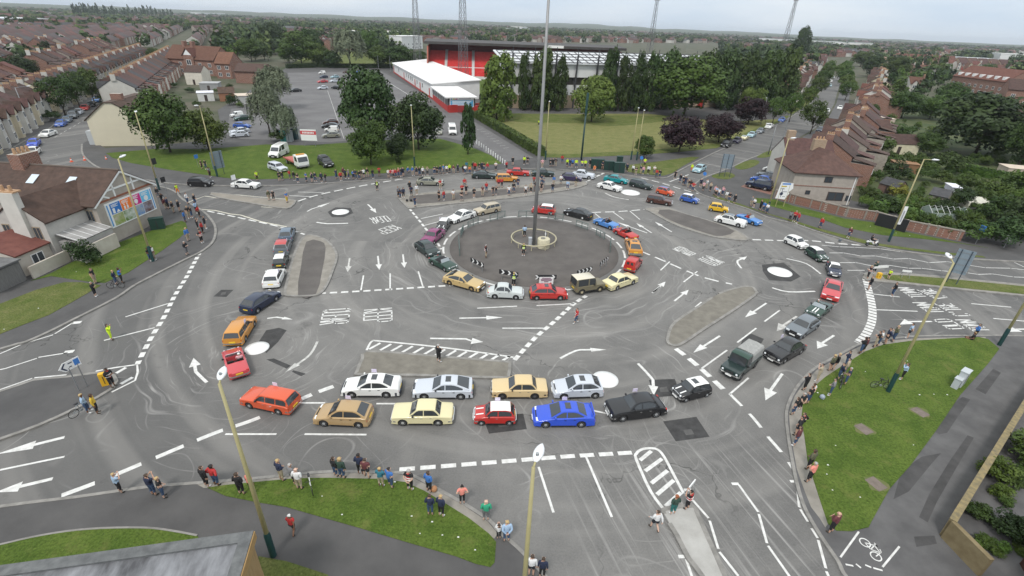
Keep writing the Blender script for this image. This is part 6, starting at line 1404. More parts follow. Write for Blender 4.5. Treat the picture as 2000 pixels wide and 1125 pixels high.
# ---- walled garden and roof corner at bottom right
w0 = [G(*q) for q in ((2080,690),(2000,788),(1838,1050))]; m = MB(); m.ribbon(w0, .28, 1.5, 0, -.1); wl = tag(m.build('garden_wall', M('yellow_brick', (.16,.12,.06), .85, c2=(.22,.175,.095), sc=2)), 'low yellow brick wall along the dark path at right', 'wall')
m = MB(); m.ribbon(w0, .36, 1.6, 0, 1.502); m.build('coping', M('mossy_coping', (.14,.12,.075), .9, c2=(.27,.21,.1), sc=3), wl)
w1 = [G(1839,1051),G(1911,1127)]; m = MB(); m.ribbon(w1, .28, 1.55, 0, -.1); tag(m.build('garden_wall', MATS['yellow_brick']), 'tall yellow brick wall facing the cycle path', 'wall')
slab('garden_bed', [(1846,1050),(2008,795),(2300,600),(2400,1250),(1920,1130)], M('garden_soil', (.03,.034,.012), .95, c2=(.075,.06,.034), sc=.8, bump=.6, bsc=5), .05)
slab('garden_path', [(1930,1060),(1960,960),(1995,900),(2010,910),(1980,970),(1955,1065)], BUFF, .06)
rc = G(1930,1118,0); hr_ = root('brick_house', 'corner of a house with dark brown wall and white gutter at bottom right', 'house', (29.3, 17.6, 0), radians(-20))
m = MB(); m.box(0, 12, -8, 0, -.1, 4.2); m.build('wall', M('dark_brown_brick', (.07,.03,.022), .85, var=.2, sc=4), hr_)
m = MB(); m.add([(-.4,-8.4,4.2),(12.4,-8.4,4.2),(12.4,.4,4.2),(-.4,.4,4.2),(-.4,-8.4,4.4),(12.4,-8.4,4.4),(12.4,.4,4.4),(-.4,.4,4.4),(12.4,-4,6.6),(-.4,-4,6.6)], [(3,2,1,0),(0,1,5,4),(2,3,7,6),(4,5,8,9),(6,7,9,8),(1,2,6,8,5),(3,0,4,9,7)]); r_ = m.build('roof', ROOFS['slate'], hr_)
m = MB(); m.box(-.5, 12.5, .42, .56, 4.22, 4.36); m.box(-.55,-.42,-8.4,.5,4.22,4.5); m.build('gutter', WHITE, r_)
# ---- flat roofed building at bottom left
FH = 6.0; f0, f1 = G(-60,1112,FH), G(495,1036,FH); d = (f1-f0); d.z = 0; d.normalize(); L = 30
fb = root('flat_roofed_building', 'building with a stained grey felt flat roof in the bottom left corner', 'building', (f1.x, f1.y, 0), atan2(d.y, d.x))
FELT = M('stained_felt', (.065,.065,.07), .85, c2=(.25,.255,.27), sc=1.1, stretch=(1,.35,1), bump=.3, bsc=6)
m = MB(); m.box(-L, -.12, -9, -.12, -.1, FH-.35); m.build('wall', M('brown_boarding', (.28,.18,.08), .8, c2=(.36,.25,.12), sc=3, stretch=(5,5,.4)), fb)
m = MB(); m.box(-L, -.35, -9, -.35, FH-.35, FH-.1); r_ = m.build('roof', FELT, fb)
m = MB(); m.box(-L, 0, -.5, 0, FH-.349, FH); m.box(-.5, 0, -9, -.502, FH-.349, FH); m.build('parapet', M('grey_parapet', (.085,.088,.09), .85, c2=(.15,.155,.155), sc=2, bump=.3, bsc=8), r_)
m = MB(); m.box(.002, .05, -9, 0, FH-.5, FH-.05); m.build('fascia', M('timber_fascia', (.35,.22,.09), .7, var=.15, sc=4, stretch=(1,.3,4)), fb)
m = MB(); m.box(-.1, .02, -3.4, -2.2, .5, 3.6); m.build('window', FRAME, fb)
# ---------------------------------------------------------------- the stadium
SA, SB, SC_ = G(769,142), G(845,195), G(875,220)
d = (SB-SA).normalized(); L = (SB-SA).length
sh = root('stadium_hall', 'long white stadium hall with a white roof beside the car park', 'building', (SA.x, SA.y, 0), atan2(d.y, d.x))
CLAD = M('white_cladding', (.68,.68,.67), .6, var=.05, sc=.4); REDW = M('stadium_red', (.42,.03,.025), .6, var=.08, sc=.5); ROOFW = M('white_sheet_roof', (.74,.73,.72), .55, var=.05, sc=.2)
mb = MB(); mb.add([(0,0,-.1),(L,0,-.1),(L,18,-.1),(0,18,-.1),(0,0,4.6),(L,0,5.4),(L,18,6.6),(0,18,6.6)], [(0,1,5,4),(1,2,6,5),(2,3,7,6),(3,0,4,7),(3,2,1,0)]); mb.build('wall', CLAD, sh)
mb = MB(); mb.add([(-.5,-.6,4.6),(L+.6,-.6,5.4),(L+.6,18.5,6.66),(-.5,18.5,6.66),(-.5,-.6,4.9),(L+.6,-.6,5.7),(L+.6,18.5,6.96),(-.5,18.5,6.96)], [(3,2,1,0),(4,5,6,7),(0,1,5,4),(1,2,6,5),(2,3,7,6),(3,0,4,7)]); mb.build('roof', ROOFW, sh)
mb = MB(); mb.box(-.1, L+.1, -.09, -.01, 0, .7); mb.build('red_plinth', REDW, sh)
for x in (1.5, 36, 66, 78, 97): m = MB(); m.box(x, x+1.6, -.08, -.01, .71, 3.4); m.build('door', REDW, sh)
for x in (20, 44, 50, 56, 60, 72, 84): window(sh, (x, -.01, 2.9), 2.4, 1.9)
d2 = (SC_-SB).normalized(); L2 = (SC_-SB).length
fh = root('stadium_office', 'red walled stadium entrance block with white roof and blue billboard', 'building', (SB.x, SB.y, 0), atan2(d2.y, d2.x))
mb = MB(); mb.box(.6, L2, 0, 9, -.1, 2.0); mb.box(L2-3, L2+.02, 8.99, 17, -.1, 2.0); mb.build('lower_wall', REDW, fh)
mb = MB(); mb.box(.6, L2-.02, .05, 8.95, 2.0, 4.4); mb.build('upper_wall', M('dark_glazing', (.06,.06,.065), .3), fh)
mb = MB(); mb.box(.3, L2+.8, -.8, 9.6, 4.4, 4.75); mb.build('roof', ROOFW, fh)
for k in range(8): m = MB(); m.box(1+k*3.2, 1.25+k*3.2, -.04, .04, 2.0, 4.4); m.build('mullion', FRAME, fh)
bb2 = root('billboard', 'blue and white advertising billboard on the end of the red stadium block', 'billboard', (SB.x, SB.y, 0), atan2(d2.y, d2.x))
mb = MB(); mb.box(L2+.1, L2+.3, .6, 8.4, 1.6, 4.9); mb.build('board', WHITE, bb2)
mb = MB(); mb.box(L2+.3, L2+.33, .8, 8.2, 1.75, 3.7); mb.build('blue_panel', M('ad_blue', (.1,.35,.6), .5), bb2)
for k, c in enumerate([(.1,.3,.6),(.5,.6,.1),(.7,.3,.1),(.6,.1,.3)]):
 m = MB(); m.box(L2+.3, L2+.33, 1.0+k*.55, 1.4+k*.55, 3.9, 4.7); m.build('logo_bar', M('ad_bar%d' % k, c, .5), bb2)
mb = MB()
for j, (a, b) in enumerate(((3.6,8.0),(3.6,7.4))): mb.box(L2+.3, L2+.335, a, b, 4.45-j*.35, 4.62-j*.35)
mb.build('print_dark', M('ad_print', (.15,.15,.3), .5), bb2); mb = MB()
for j in range(4): mb.box(L2+.33, L2+.345, 1.4, 7.6-.5*(j % 2), 3.3-j*.4, 3.5-j*.4)
mb.build('print_white', WHITE, bb2)
gt = root('stadium_wall', 'red painted stadium boundary wall with gates right of the entrance block', 'wall', (0,0,0)); m = MB(); m.ribbon([G(877,221),G(922,218),G(948,214),G(962,212)], .4, 2.4, 0, -.1); m.build('wall', REDW, gt)
for q in ((900,220),(935,217)): p = G(*q); m = MB(); m.box(-1.3, 1.3, -.3, .3, 0, 2.2); o = m.build('gate', M('dark_red_gate', (.25,.02,.02), .6), gt); o.location = p
# far grandstand: red seats under a dark cantilever roof
F0, F1 = G(836,152), G(1216,164); d = (F1-F0).normalized(); L = (F1-F0).length; n_ = Vector((-d.y, d.x, 0))
gs = root('grandstand', 'large grandstand with red seating under a dark cantilever roof', 'grandstand', (F0.x, F0.y, 0), atan2(d.y, d.x))
SEAT = M('red_seats', (.5,.025,.022), .6, c2=(.6,.05,.045), sc=.6); DKR = M('dark_roof_sheet', (.055,.05,.048), .7, var=.15, sc=.3)
mb = MB()
for k in range(22):
 a, b = k*1.0, (k+1)*1.0; z = 1.2+k*.5; mb.box(0, L, a, b, z-.9, z)
mb.build('seating', SEAT, gs)
for k in range(7): m = MB(); x = 8+k*(L-16)/6; m.add([(x,-.1,1.25),(x+1.4,-.1,1.25),(x+1.4,21.9,12.2),(x,21.9,12.2)], [(0,1,2,3)]); m.build('stairs', M('stair_concrete', (.45,.44,.43), .8), gs)
mb = MB(); mb.box(-.1, L+.1, 7.0, 7.3, 4.2, 5.0); mb.box(0, L, -.4, -.05, -.1, 1.4); mb.build('parapet', CLAD, gs)
for s_, x in ((0, -.6), (1, L)): m = MB(); m.add([(x,0,0),(x+.6,0,0),(x+.6,24,0),(x,24,0),(x,2,4),(x+.6,2,4),(x+.6,24,15.3),(x,24,15.3),(x,8,14.2),(x+.6,8,14.2)], [(0,1,5,4),(1,2,7,9,5),(2,3,6,7),(3,0,4,8,6),(4,5,9,8),(8,9,7,6)]); m.build('end_wall', M('stand_brick', (.3,.09,.06), .8, var=.1, sc=.5), gs)
mb = MB(); mb.add([(-2,8,15.2),(L+2,8,15.2),(L+2,25,16.2),(-2,25,16.2),(-2,8,16.4),(L+2,8,16.4),(L+2,25,17.2),(-2,25,17.2)], [(3,2,1,0),(4,5,6,7),(0,1,5,4),(1,2,6,5),(2,3,7,6),(3,0,4,7)]); mb.build('roof', DKR, gs)
mb = MB(); mb.box(0, L, 22, 24, 0, 15.3); mb.build('back_wall', M('stand_back', (.1,.02,.02), .8), gs)
m = MB(); m.box(L*.6, L*.69, 7.8, 7.98, 15.3, 16.5); m.build('sign_panel', WHITE, gs)
# near stand seen from behind
N0, N1 = G(985,212), G(1412,210); d = (N1-N0).normalized(); L = (N1-N0).length
ns = root('grandstand', 'white clad stand seen from behind with dark frames and translucent roof, behind the poplars', 'grandstand', (N0.x, N0.y, 0), atan2(d.y, d.x))
mb = MB(); mb.box(0, L, 0, 16, -.1, 4.4); mb.build('brick_base', M('beige_brick', (.36,.28,.2), .85, var=.08, sc=.6), ns)
mb = MB(); mb.box(0, L, -.1, 10, 4.4, 7.6); mb.build('lower_cladding', CLAD, ns)
mb = MB(); mb.box(0, L, 1.5, 10, 7.6, 10.2); mb.build('concourse', M('dark_concourse', (.08,.07,.06), .9, var=.2, sc=.5), ns)
mb = MB(); mb.box(0, L, -.6, 9, 10.2, 14.3); mb.build('upper_cladding', CLAD, ns)
mb = MB(); mb.add([(-1,-1.6,14.3),(L+1,-1.6,14.3),(L+1,14,17.2),(-1,14,17.2),(-1,-1.6,14.6),(L+1,-1.6,14.6),(L+1,14,17.5),(-1,14,17.5)], [(3,2,1,0),(4,5,6,7),(0,1,5,4),(1,2,6,5),(2,3,7,6),(3,0,4,7)]); rf = mb.build('roof', M('translucent_sheet', (.5,.52,.54), .4, c2=(.66,.67,.68), sc=.3), ns)
FRM = M('dark_steel_frame', (.05,.05,.055), .6); m = MB()
for k in range(34): x = k*L/33; m.tube([(x,-1.6,14.7),(x,14,17.6)], .14, 4)
for k in range(5): y = -1+k*3.6; z = 14.72+(y+1.6)*.186; m.tube([(0,y,z),(L,y,z)], .13, 4)
m.build('roof_frame', FRM, rf)
for k in range(12):
 x = 2+k*(L-4)/11; m = MB(); m.tube([(x,-.7,0),(x,-1.2,10),(x,-1.8,17.2)], .32, 6); m.tube([(x,-.9,7),(x,1.6,10.0)], .25, 6); m.tube([(x,-1.6,16.5),(x,-1.7,19.5)], .12, 4); m.build('stanchion', FRM, ns)
for x in (34, 76): m = MB(); m.box(x, x+2.4, -.16, -.01, 0, 2.8); m.build('gate', REDW, ns)
# floodlight pylons
for (bx, by), top, lab in (((817,140), -40, 'lattice floodlight pylon left of the stand, furthest left of the four'), ((905,165), -60, 'lattice floodlight pylon before the red seats, second from left'), ((1264,130), 1, 'lattice floodlight pylon above the near stand, third from left'), ((1519,135), 2, 'lattice floodlight pylon at the right end of the poplars')):
 p = G(bx, by); h = HT(p, top) if top > 0 else 44.0; rt = root('floodlight_pylon', lab, 'floodlight', (p.x, p.y, 0), .5, 'stadium floodlight pylons'); m = MB(); n = 11
 def lv(k): t = k/n; return 1.9*(1-t)+.75*t, h*t
 for sx, sy in ((-1,-1),(1,-1),(1,1),(-1,1)): m.tube([(sx*lv(k)[0], sy*lv(k)[0], lv(k)[1]) for k in range(n+1)], .11, 4)
 for k in range(n):
  a, z0 = lv(k); b, z1 = lv(k+1); c = [(-1,-1),(1,-1),(1,1),(-1,1)]
  for j in range(4):
   q, r = c[j], c[(j+1) % 4]; m.tube([(q[0]*a,q[1]*a,z0),(r[0]*b,r[1]*b,z1)], .06, 3); m.tube([(r[0]*a,r[1]*a,z0),(q[0]*b,q[1]*b,z1)], .06, 3); m.tube([(q[0]*b,q[1]*b,z1),(r[0]*b,r[1]*b,z1)], .06, 3)
 m.build('lattice_mast', M('pylon_steel', (.16,.16,.17), .6, metal=.3), rt); m = MB()
 for r_ in range(4):
  for k in range(6): m.box(-2.4+k*.85, -1.7+k*.85, -.3, .1, h+.1+r_*.8, h+.7+r_*.8)
 m.box(-2.6,2.7,.1,.2,h,h+3.4); m.build('lamp_head', M('lamp_bank', (.35,.36,.37), .4), rt)
# ---------------------------------------------------------------- larger buildings in the town
def block(p0, p1, dep, h, wall, roof, lab, rise=2.5, name='building', flat=False, wins=0, cat='building'):
 a, b = G(*p0), G(*p1); d = (b-a).normalized(); wd = (b-a).length
 rt = root(name, lab, cat, (a.x, a.y, 0), atan2(d.y, d.x)); m = MB()
 if flat: m.box(0, wd, 0, dep, -.1, h)
 else: gable(m, 0, wd, 0, dep, h, h+rise)
 m.build('wall', wall, rt); m = MB()
 if flat: m.box(-.3, wd+.3, -.3, dep+.3, h, h+.5)
 else: rooff(m, 0, wd, 0, dep, h, h+rise, .4, .25)
 m.build('roof', roof, rt)
 if wins:
  n = max(2, int(wd/wins))
  for k in range(n):
   for z in ((1.6, 4.4) if h > 4.5 else (1.6,)): window(rt, ((k+.5)*wd/n, 0, z), 1.5, 1.5)
 return rt
RT = ROOFS
sc = block((330,143), (424,149), 13, 6.5, WALLS['brick'], RT['red'], 'red brick school with a steep red tiled roof and half timbered dormer', 5, 'school', wins=5)
wd = (G(424,149)-G(330,143)).length; m = MB(); gx = wd*.5
m.add([(gx-2.6,-.4,0),(gx+2.6,-.4,0),(gx+2.6,-.4,8),(gx-2.6,-.4,8),(gx,-.4,10.8),(gx-2.6,4,0),(gx+2.6,4,0),(gx+2.6,4,8),(gx-2.6,4,8),(gx,6,10.8)], [(0,1,2,4,3),(1,6,7,2),(5,0,3,8)]); m.build('gable_bay', WALLS['brick'], sc)
m = MB(); m.add([(gx-3,-.8,7.7),(gx,-.8,11.0),(gx,6,11.0),(gx-3,6,7.7)], [(0,1,2,3)]); m.add([(gx+3,-.8,7.7),(gx,-.8,11.0),(gx,6,11.0),(gx+3,6,7.7)], [(3,2,1,0)]); m.build('gable_roof', RT['red'], sc)
m = MB(); m.add([(gx-2,-.45,8.2),(gx+2,-.45,8.2),(gx,-.45,10.4)], [(0,1,2)]); m.build('gable_timber', WHITE, sc); window(sc, (gx,-.4,5.2), 2.4, 2.2)
for x in (wd*.25, wd*.42): m = MB(); m.box(x-.6, x+.6, 5.5, 7.5, 9, 13.5); m.build('chimney', WALLS['brick'], sc)
block((425,153), (455,154), 12, 6.0, WALLS['brick'], RT['red'], 'smaller red brick wing right of the school', 4, wins=4)
block((462,162), (520,164), 10, 4.5, WALLS['brick'], RT['purple'], 'low brick building with dark roof left of the willows', 2.5)
block((0,53), (100,52), 60, 9, M('shed_white', (.68,.68,.68), .6), M('shed_roof', (.62,.64,.66), .6), 'large white retail shed on the left skyline', flat=True)
block((700,77), (792,78), 45, 8, M('shed_blue', (.12,.2,.35), .6), M('shed_grey_roof', (.55,.54,.5), .6), 'long pale roofed warehouse with blue walls beyond the car park', 2)
block((728,92), (756,90), 9, 6, WALLS['tan'], RT['brown'], 'tan brick gabled house beyond the trees', 3)
block((786,97), (826,95), 14, 11, CLAD, ROOFW, 'white block at the left end of the far stand', flat=True, wins=6)
block((545,68), (585,66), 20, 8, CLAD, RT['slate'], 'white building with low roof among trees beyond the car park', 2)
block((825,70), (850,69), 20, 7, CLAD, M('red_sheet', (.4,.12,.08), .6), 'white building with reddish roof behind the far stand', flat=True)
for i, (a, b, h, lab) in enumerate([((1190,68),(1225,70),9,'white industrial shed behind the near stand, left one'), ((1240,72),(1280,74),9,'white industrial shed behind the near stand, right of the left one'), ((1290,75),(1345,77),8,'wide white industrial shed left of the tall poplar'), ((1370,66),(1420,68),12,'distant white warehouse above the poplars'), ((1480,84),(1700,95),12,'very long grey factory on the right skyline'), ((1640,95),(1700,97),10,'bright white shed before the long factory'), ((1950,118),(2030,122),10,'pale industrial shed at the right edge'), ((1880,126),(1960,130),7,'grey roofed school block right of the brick dormer building'), ((1020,60),(1030,60),14,'white shed behind the grandstand roof'), ((390,30),(440,31),14,'white works building on the left skyline'), ((1005,62),(1045,62),9,'low white factory behind the tall mast')]):
 block(a, b, 50, h, M('far_clad%d' % (i % 2), ((.66,.66,.65), (.4,.42,.44))[1 if i in (4, 7) else 0], .6), M('far_roof%d' % (i % 3), ((.62,.62,.6), (.5,.52,.54), (.58,.56,.5))[i % 3], .6), lab, flat=True)
block((635,33), (650,33), 18, 30, M('tower_block', (.45,.4,.33), .8), M('tower_roof', (.3,.3,.3), .8), 'distant tan tower block on the skyline', flat=True, name='tower_block')
bl = block((1850,176), (1950,192), 16, 8, WALLS['brick'], RT['red'], 'long red brick building with white dormers behind the garden trees', 5.5, wins=4)
wd = (G(1950,192)-G(1850,176)).length
for k in range(7): m = MB(); x = 3+k*(wd-6)/6; m.box(x-.8, x+.8, .6, 3, 8.2, 10.2); m.build('dormer', FRAME, bl)
block((1955,205), (2040,212), 12, 7, WALLS['brick'], RT['brown'], 'brick house at the right edge behind the dark tree', 4, wins=4)
block((1975,262), (2040,268), 10, 5.5, WALLS['brick'], RT['brown'], 'red brick house end with white windows at the right edge', 3, wins=3, name='brick_house', cat='house')
for i in range(9):
 x = 1748+i*13; block((x,124+i*.8), (x+10,124.5+i*.8), 12, 6.5, M('pink_render', (.5,.33,.26), .8), RT['red'], 'pink new built house, %s from left in the pale red roofed row' % NTH[i], 4, name='new_house', cat='house')
for i in range(7):
 x = 1870+i*20; block((x,134+i*1.2), (x+17,134.8+i*1.2), 14, 6.5, WALLS['tan'], RT['purple'], 'tan house, %s from left in the long purple roofed row near the right edge' % NTH[i], 4, name='new_house', cat='house')
# ---------------------------------------------------------------- the rest of the town, out to the skyline
RX = random.Random(99)
STRP = [(1395,330),(1440,240),(1545,200),(1600,112),(1700,110),(1720,180),(1680,260),(1600,420)]
def free(px, py, tree=False):
 if py > 235 or px < -150 or px > 2150: return False
 if px < 545: return py < 62 or (tree and py < 120 and px > 430)
 if px < 800: return py < 97
 if px < 1430: return py < 84 or (tree and px > 1405 and py < 150)
 if inpoly(px, py, STRP): return False
 if px < 1560: return py < 96 or (tree and py < 150)
 if px > 1690 and 104 < py < 200 and not (tree and RX.random() < .4): return False
 if 1840 < px < 1965 and 120 < py < 195: return False
 return py < 200
fars = []; fart = []
near_t = []
for i in range(34000):
 r = 150*((4200/150)**RX.random()); a = RX.uniform(-.98, .98); x, y = r*sin(a), r*cos(a)
 px, py = PJ((x, y, 0)); hv = mnoise.noise(Vector((x*.004, y*.004, 1.3)))
 if hv > -.22 and r > 260 and RX.random() < .72:
  if free(px, py) and px < 1740-0*r or (free(px, py) and py < 112): far_h.append((x, y, round((hv*9+RX.choice((0, 1.571)))*4)/4, RX.uniform(8, 24), RX.uniform(7.5, 9.5), RX.uniform(4.6, 6), RX.uniform(7, 9)))
 elif free(px, py, True):
  (near_t if r < 420 else fart).append((x, y, RX.uniform(6, 13), RX.uniform(6, 12)))
near_t.sort(key=lambda q: hypot(q[0], q[1]))
used = []
nt_ = [0]
for x, y, h, wd in near_t:
 if any(hypot(x-u, y-v) < 5.5 for u, v in used): continue
 used.append((x, y))
 if nt_[0] >= 110: fart.append((x, y, h, wd)); continue
 nt_[0] += 1
 px = PJ((x, y, 0))[0]; dk = RX.choice(('dark', 'green', 'green', 'lime'))
 lab = '%s tree among the houses %s' % ({'dark': 'dark green', 'green': 'mid green', 'lime': 'bright green'}[dk], 'in the streets at far right' if px > 1700 else 'beyond the tree-lined street' if px > 1430 else 'beyond the stadium' if px > 790 else 'beyond the car park' if px > 545 else 'in the dense streets at upper left')
 tree_at(x, y, h, wd, 'far', dk, lab, 'trees dotted through the town')
for i, (x, y) in enumerate(far_gap[::2]):                    # trees standing in the gaps of the terraces
 px, py = PJ((x, y, 0)); R = random.Random(i)
 if hypot(x, y) < 420 and i % 2 == 0 and nt_[0] < 185: nt_[0] += 1; tree_at(x, y, R.uniform(6, 10), R.uniform(7, 11), 'far', R.choice(('dark', 'green', 'lime')), 'green tree in a gap between the terraces at upper left', 'trees between the terraces')
 else: fart.append((x, y, R.uniform(5, 10), R.uniform(6, 10)))
for i in range(140):                                        # garden trees between the terraces
 q = cand[(i*37) % len(cand)]; px, py = PJ((q[0], q[1], 0)); o = STN*8.2
 if 0 < px < 540 and 60 < py < 260: fart.append((q[0]+o.x, q[1]+o.y, RX.uniform(4, 8), RX.uniform(4, 7)))
import numpy as np
def bulk(name, arr, matfn, mats):
 """one mesh out of many transformed copies of small templates"""
 V = []; Fq = []; MI = []; off = 0
 for T, F_, mi in arr:
  V.append(T); Fq.append(F_+off); MI.append(mi); off += len(T)
 V = np.concatenate(V); Fq = np.concatenate(Fq); MI = np.concatenate(MI)
 me = bpy.data.meshes.new(name); me.vertices.add(len(V)); me.vertices.foreach_set('co', V.ravel().astype('f'))
 me.loops.add(Fq.size); me.loops.foreach_set('vertex_index', Fq.ravel().astype('i'))
 me.polygons.add(len(Fq)); me.polygons.foreach_set('loop_start', np.arange(0, Fq.size, 4, dtype='i')); me.polygons.foreach_set('material_index', MI.astype('i'))
 for m in mats: me.materials.append(m)
 me.update(calc_edges=True); me.validate()
 o = link(name, me); o['kind'] = 'stuff'; return o
HB = np.array([(-1,-1,-.02),(1,-1,-.02),(1,1,-.02),(-1,1,-.02),(-1,-1,1),(1,-1,1),(1,1,1),(-1,1,1),(-1,0,2),(1,0,2),(-1,-1.1,.96),(1,-1.1,.96),(1,1.1,.96),(-1,1.1,.96),(-1.04,0,2.06),(1.04,0,2.06)], float)
HF = np.array([(0,1,5,4),(1,2,6,5),(2,3,7,6),(3,0,4,7),(4,7,8,8),(5,9,6,6),(10,11,15,14),(12,13,14,15)])
arr = []
for i, (x, y, a, l_, dp_, e, rg_) in enumerate(far_h):
 T = HB.copy(); T[:, 0] *= l_/2; T[:, 1] *= dp_/2; z = HB[:, 2]; T[:, 2] = np.where(z <= 1.0, z*e, e+(z-1)*(rg_-e)); c, s = cos(a), sin(a)
 X_ = T[:, 0]*c-T[:, 1]*s+x; Y_ = T[:, 0]*s+T[:, 1]*c+y; T[:, 0] = X_; T[:, 1] = Y_
 wm_, rm_ = RX.choice((0, 0, 1, 1, 2)), RX.choice((3, 3, 4, 4, 5, 6))
 F_ = HF.copy(); arr.append((T, F_[[0,1,2,3,6,7]], np.array([wm_]*4+[rm_]*2))); 
 # gable triangles as quads with a doubled apex split
 G4 = np.array([(4,7,8,8),(5,9,6,6)]); 
 Tg = np.concatenate([T[[4,7,8]], (T[[4]]+T[[8]])/2, T[[5,9,6]], (T[[6]]+T[[5]])/2]); arr.append((Tg, np.array([(0,1,2,3),(7,4,5,6)]), np.array([wm_]*2)))
bulk('distant_houses', arr, None, [WALLS['white'], WALLS['brick'], WALLS['pebble'], ROOFS['brown'], ROOFS['purple'], ROOFS['slate'], ROOFS['red']])
LT = []
for sd in range(5):
 R = random.Random(sd+50); mb = MB()
 for k in range(70):
  dd = rnd_dir(R); q = Vector((dd.x*.46, dd.y*.46, .55+dd.z*.42))*R.uniform(.8, 1.08); leafq(mb, q, (dd+rnd_dir(R)*.5).normalized(), .15, R)
 LT.append((np.array(mb.v), np.array(mb.f)))
arr = []
for i, (x, y, h, wd) in enumerate(fart):
 T, F_ = LT[i % 5]; T = T.copy(); k = 1.0; dist = hypot(x, y)
 if dist > 1200: wd *= 1.7
 T[:, 0] = T[:, 0]*wd+x; T[:, 1] = T[:, 1]*wd+y; T[:, 2] *= h*1.05
 arr.append((T, F_, np.full(len(F_), RX.choice((0, 0, 1, 2)))))
for i in range(26):                                        # line of tall conifers on the left skyline
 p = G(150+i*7.5, 36); T, F_ = LT[i % 5]; T = T.copy(); T[:, 0] = T[:, 0]*9+p.x; T[:, 1] = T[:, 1]*9+p.y; T[:, 2] *= RX.uniform(22, 34); arr.append((T, F_, np.full(len(F_), 1)))
bulk('distant_trees', arr, None, [leaf('leaf_far', (.028,.052,.014), (.062,.094,.022), sc=.05), leaf('leaf_far_dark', (.018,.036,.012), (.042,.07,.02), sc=.05), leaf('leaf_far_light', (.055,.08,.02), (.1,.13,.03), sc=.05)])
# low wooded hills on the skyline
mb = MB(); nn_ = 120; rr_ = [3600, 4600, 5600, 7000, 9000]
for i, r in enumerate(rr_):
 for k in range(nn_+1):
  a = -1.15+2.3*k/nn_; x, y = r*sin(a), r*cos(a)
  h = (0, 30, 44, 60, 0)[i]*(.55+.5*mnoise.noise(Vector((x*.0006, y*.0006, 4)))+.3*mnoise.noise(Vector((x*.003, y*.003, 7))))*(1.0 if a < .25 else max(.35, 1-(a-.25)*1.2)); mb.v.append((x, y, max(-1, h) if i else -3))
for i in range(len(rr_)-1):
 for k in range(nn_): o = i*(nn_+1)+k; mb.f.append((o, o+1, o+nn_+2, o+nn_+1)); mb.m.append(0)
hl = mb.build('hills', M('wooded_hills', (.03,.05,.022), .95, c2=(.075,.085,.04), sc=.006), None, True)
struct(hl)
# ---------------------------------------------------------------- people
SKIN = [M('skin_light', (.52,.32,.23), .6), M('skin_pale', (.58,.38,.29), .6), M('skin_brown', (.2,.1,.06), .6)]
HAIR = dict(brown=M('hair_brown', (.05,.03,.018), .7), black=M('hair_black', (.012,.01,.01), .7), fair=M('hair_fair', (.42,.3,.14), .7), grey=M('hair_grey', (.35,.34,.33), .7), red=M('hair_red', (.25,.08,.03), .7), white=M('cap_white', (.7,.7,.68), .8))
def arm(kind, s):
 """shoulder, elbow, wrist, palm and finger direction for one arm; x forward, y left, z up"""
 sh = Vector((0, s*.185, 1.42))
 K = {'down': ((-.03,.24,1.14), (.03,.25,.9), (0,0,-1)), 'front': ((-.05,.25,1.15), (.16,.1,1.02), (.5,-.6,-.3)), 'folded': ((.03,.25,1.15), (.24,.0,1.19), (.1,-1,.05)), 'photo': ((.14,.26,1.27), (.22,.1,1.5), (.3,-.4,.8)), 'hip': ((-.12,.36,1.17), (.02,.2,1.02), (.6,-.5,-.4)),
         'swingf': ((.05,.24,1.15), (.24,.22,.97), (.6,0,-.7)), 'swingb': ((-.14,.24,1.17), (-.2,.25,.93), (-.1,0,-1)), 'wheel': ((.08,.24,1.16), (.36,.2,1.15), (.9,-.1,.1)), 'lap': ((-.02,.24,1.15), (.22,.16,1.0), (.9,-.2,-.2)), 'point': ((.2,.26,1.36), (.45,.26,1.46), (1,0,.2)), 'behind': ((-.12,.24,1.16), (-.17,.08,.95), (-.1,-.6,-.6))}[kind]
 f = lambda q: Vector((q[0], q[1]*s, q[2]))
 return sh, f(K[0]), f(K[1]), f(K[2]).normalized()
POSES = dict(stand=('down','down','straight'), hands=('front','front','straight'), folded=('folded','folded','straight'), photo=('photo','photo','straight'), hips=('hip','hip','straight'), walk=('swingf','swingb','walk'), relaxed=('down','front','lean'), back=('behind','behind','straight'), point=('point','down','lean'), sit=('lap','lap','sit'), drive=('wheel','wheel','sit'), crouch=('lap','lap','crouch'))
PM = {}
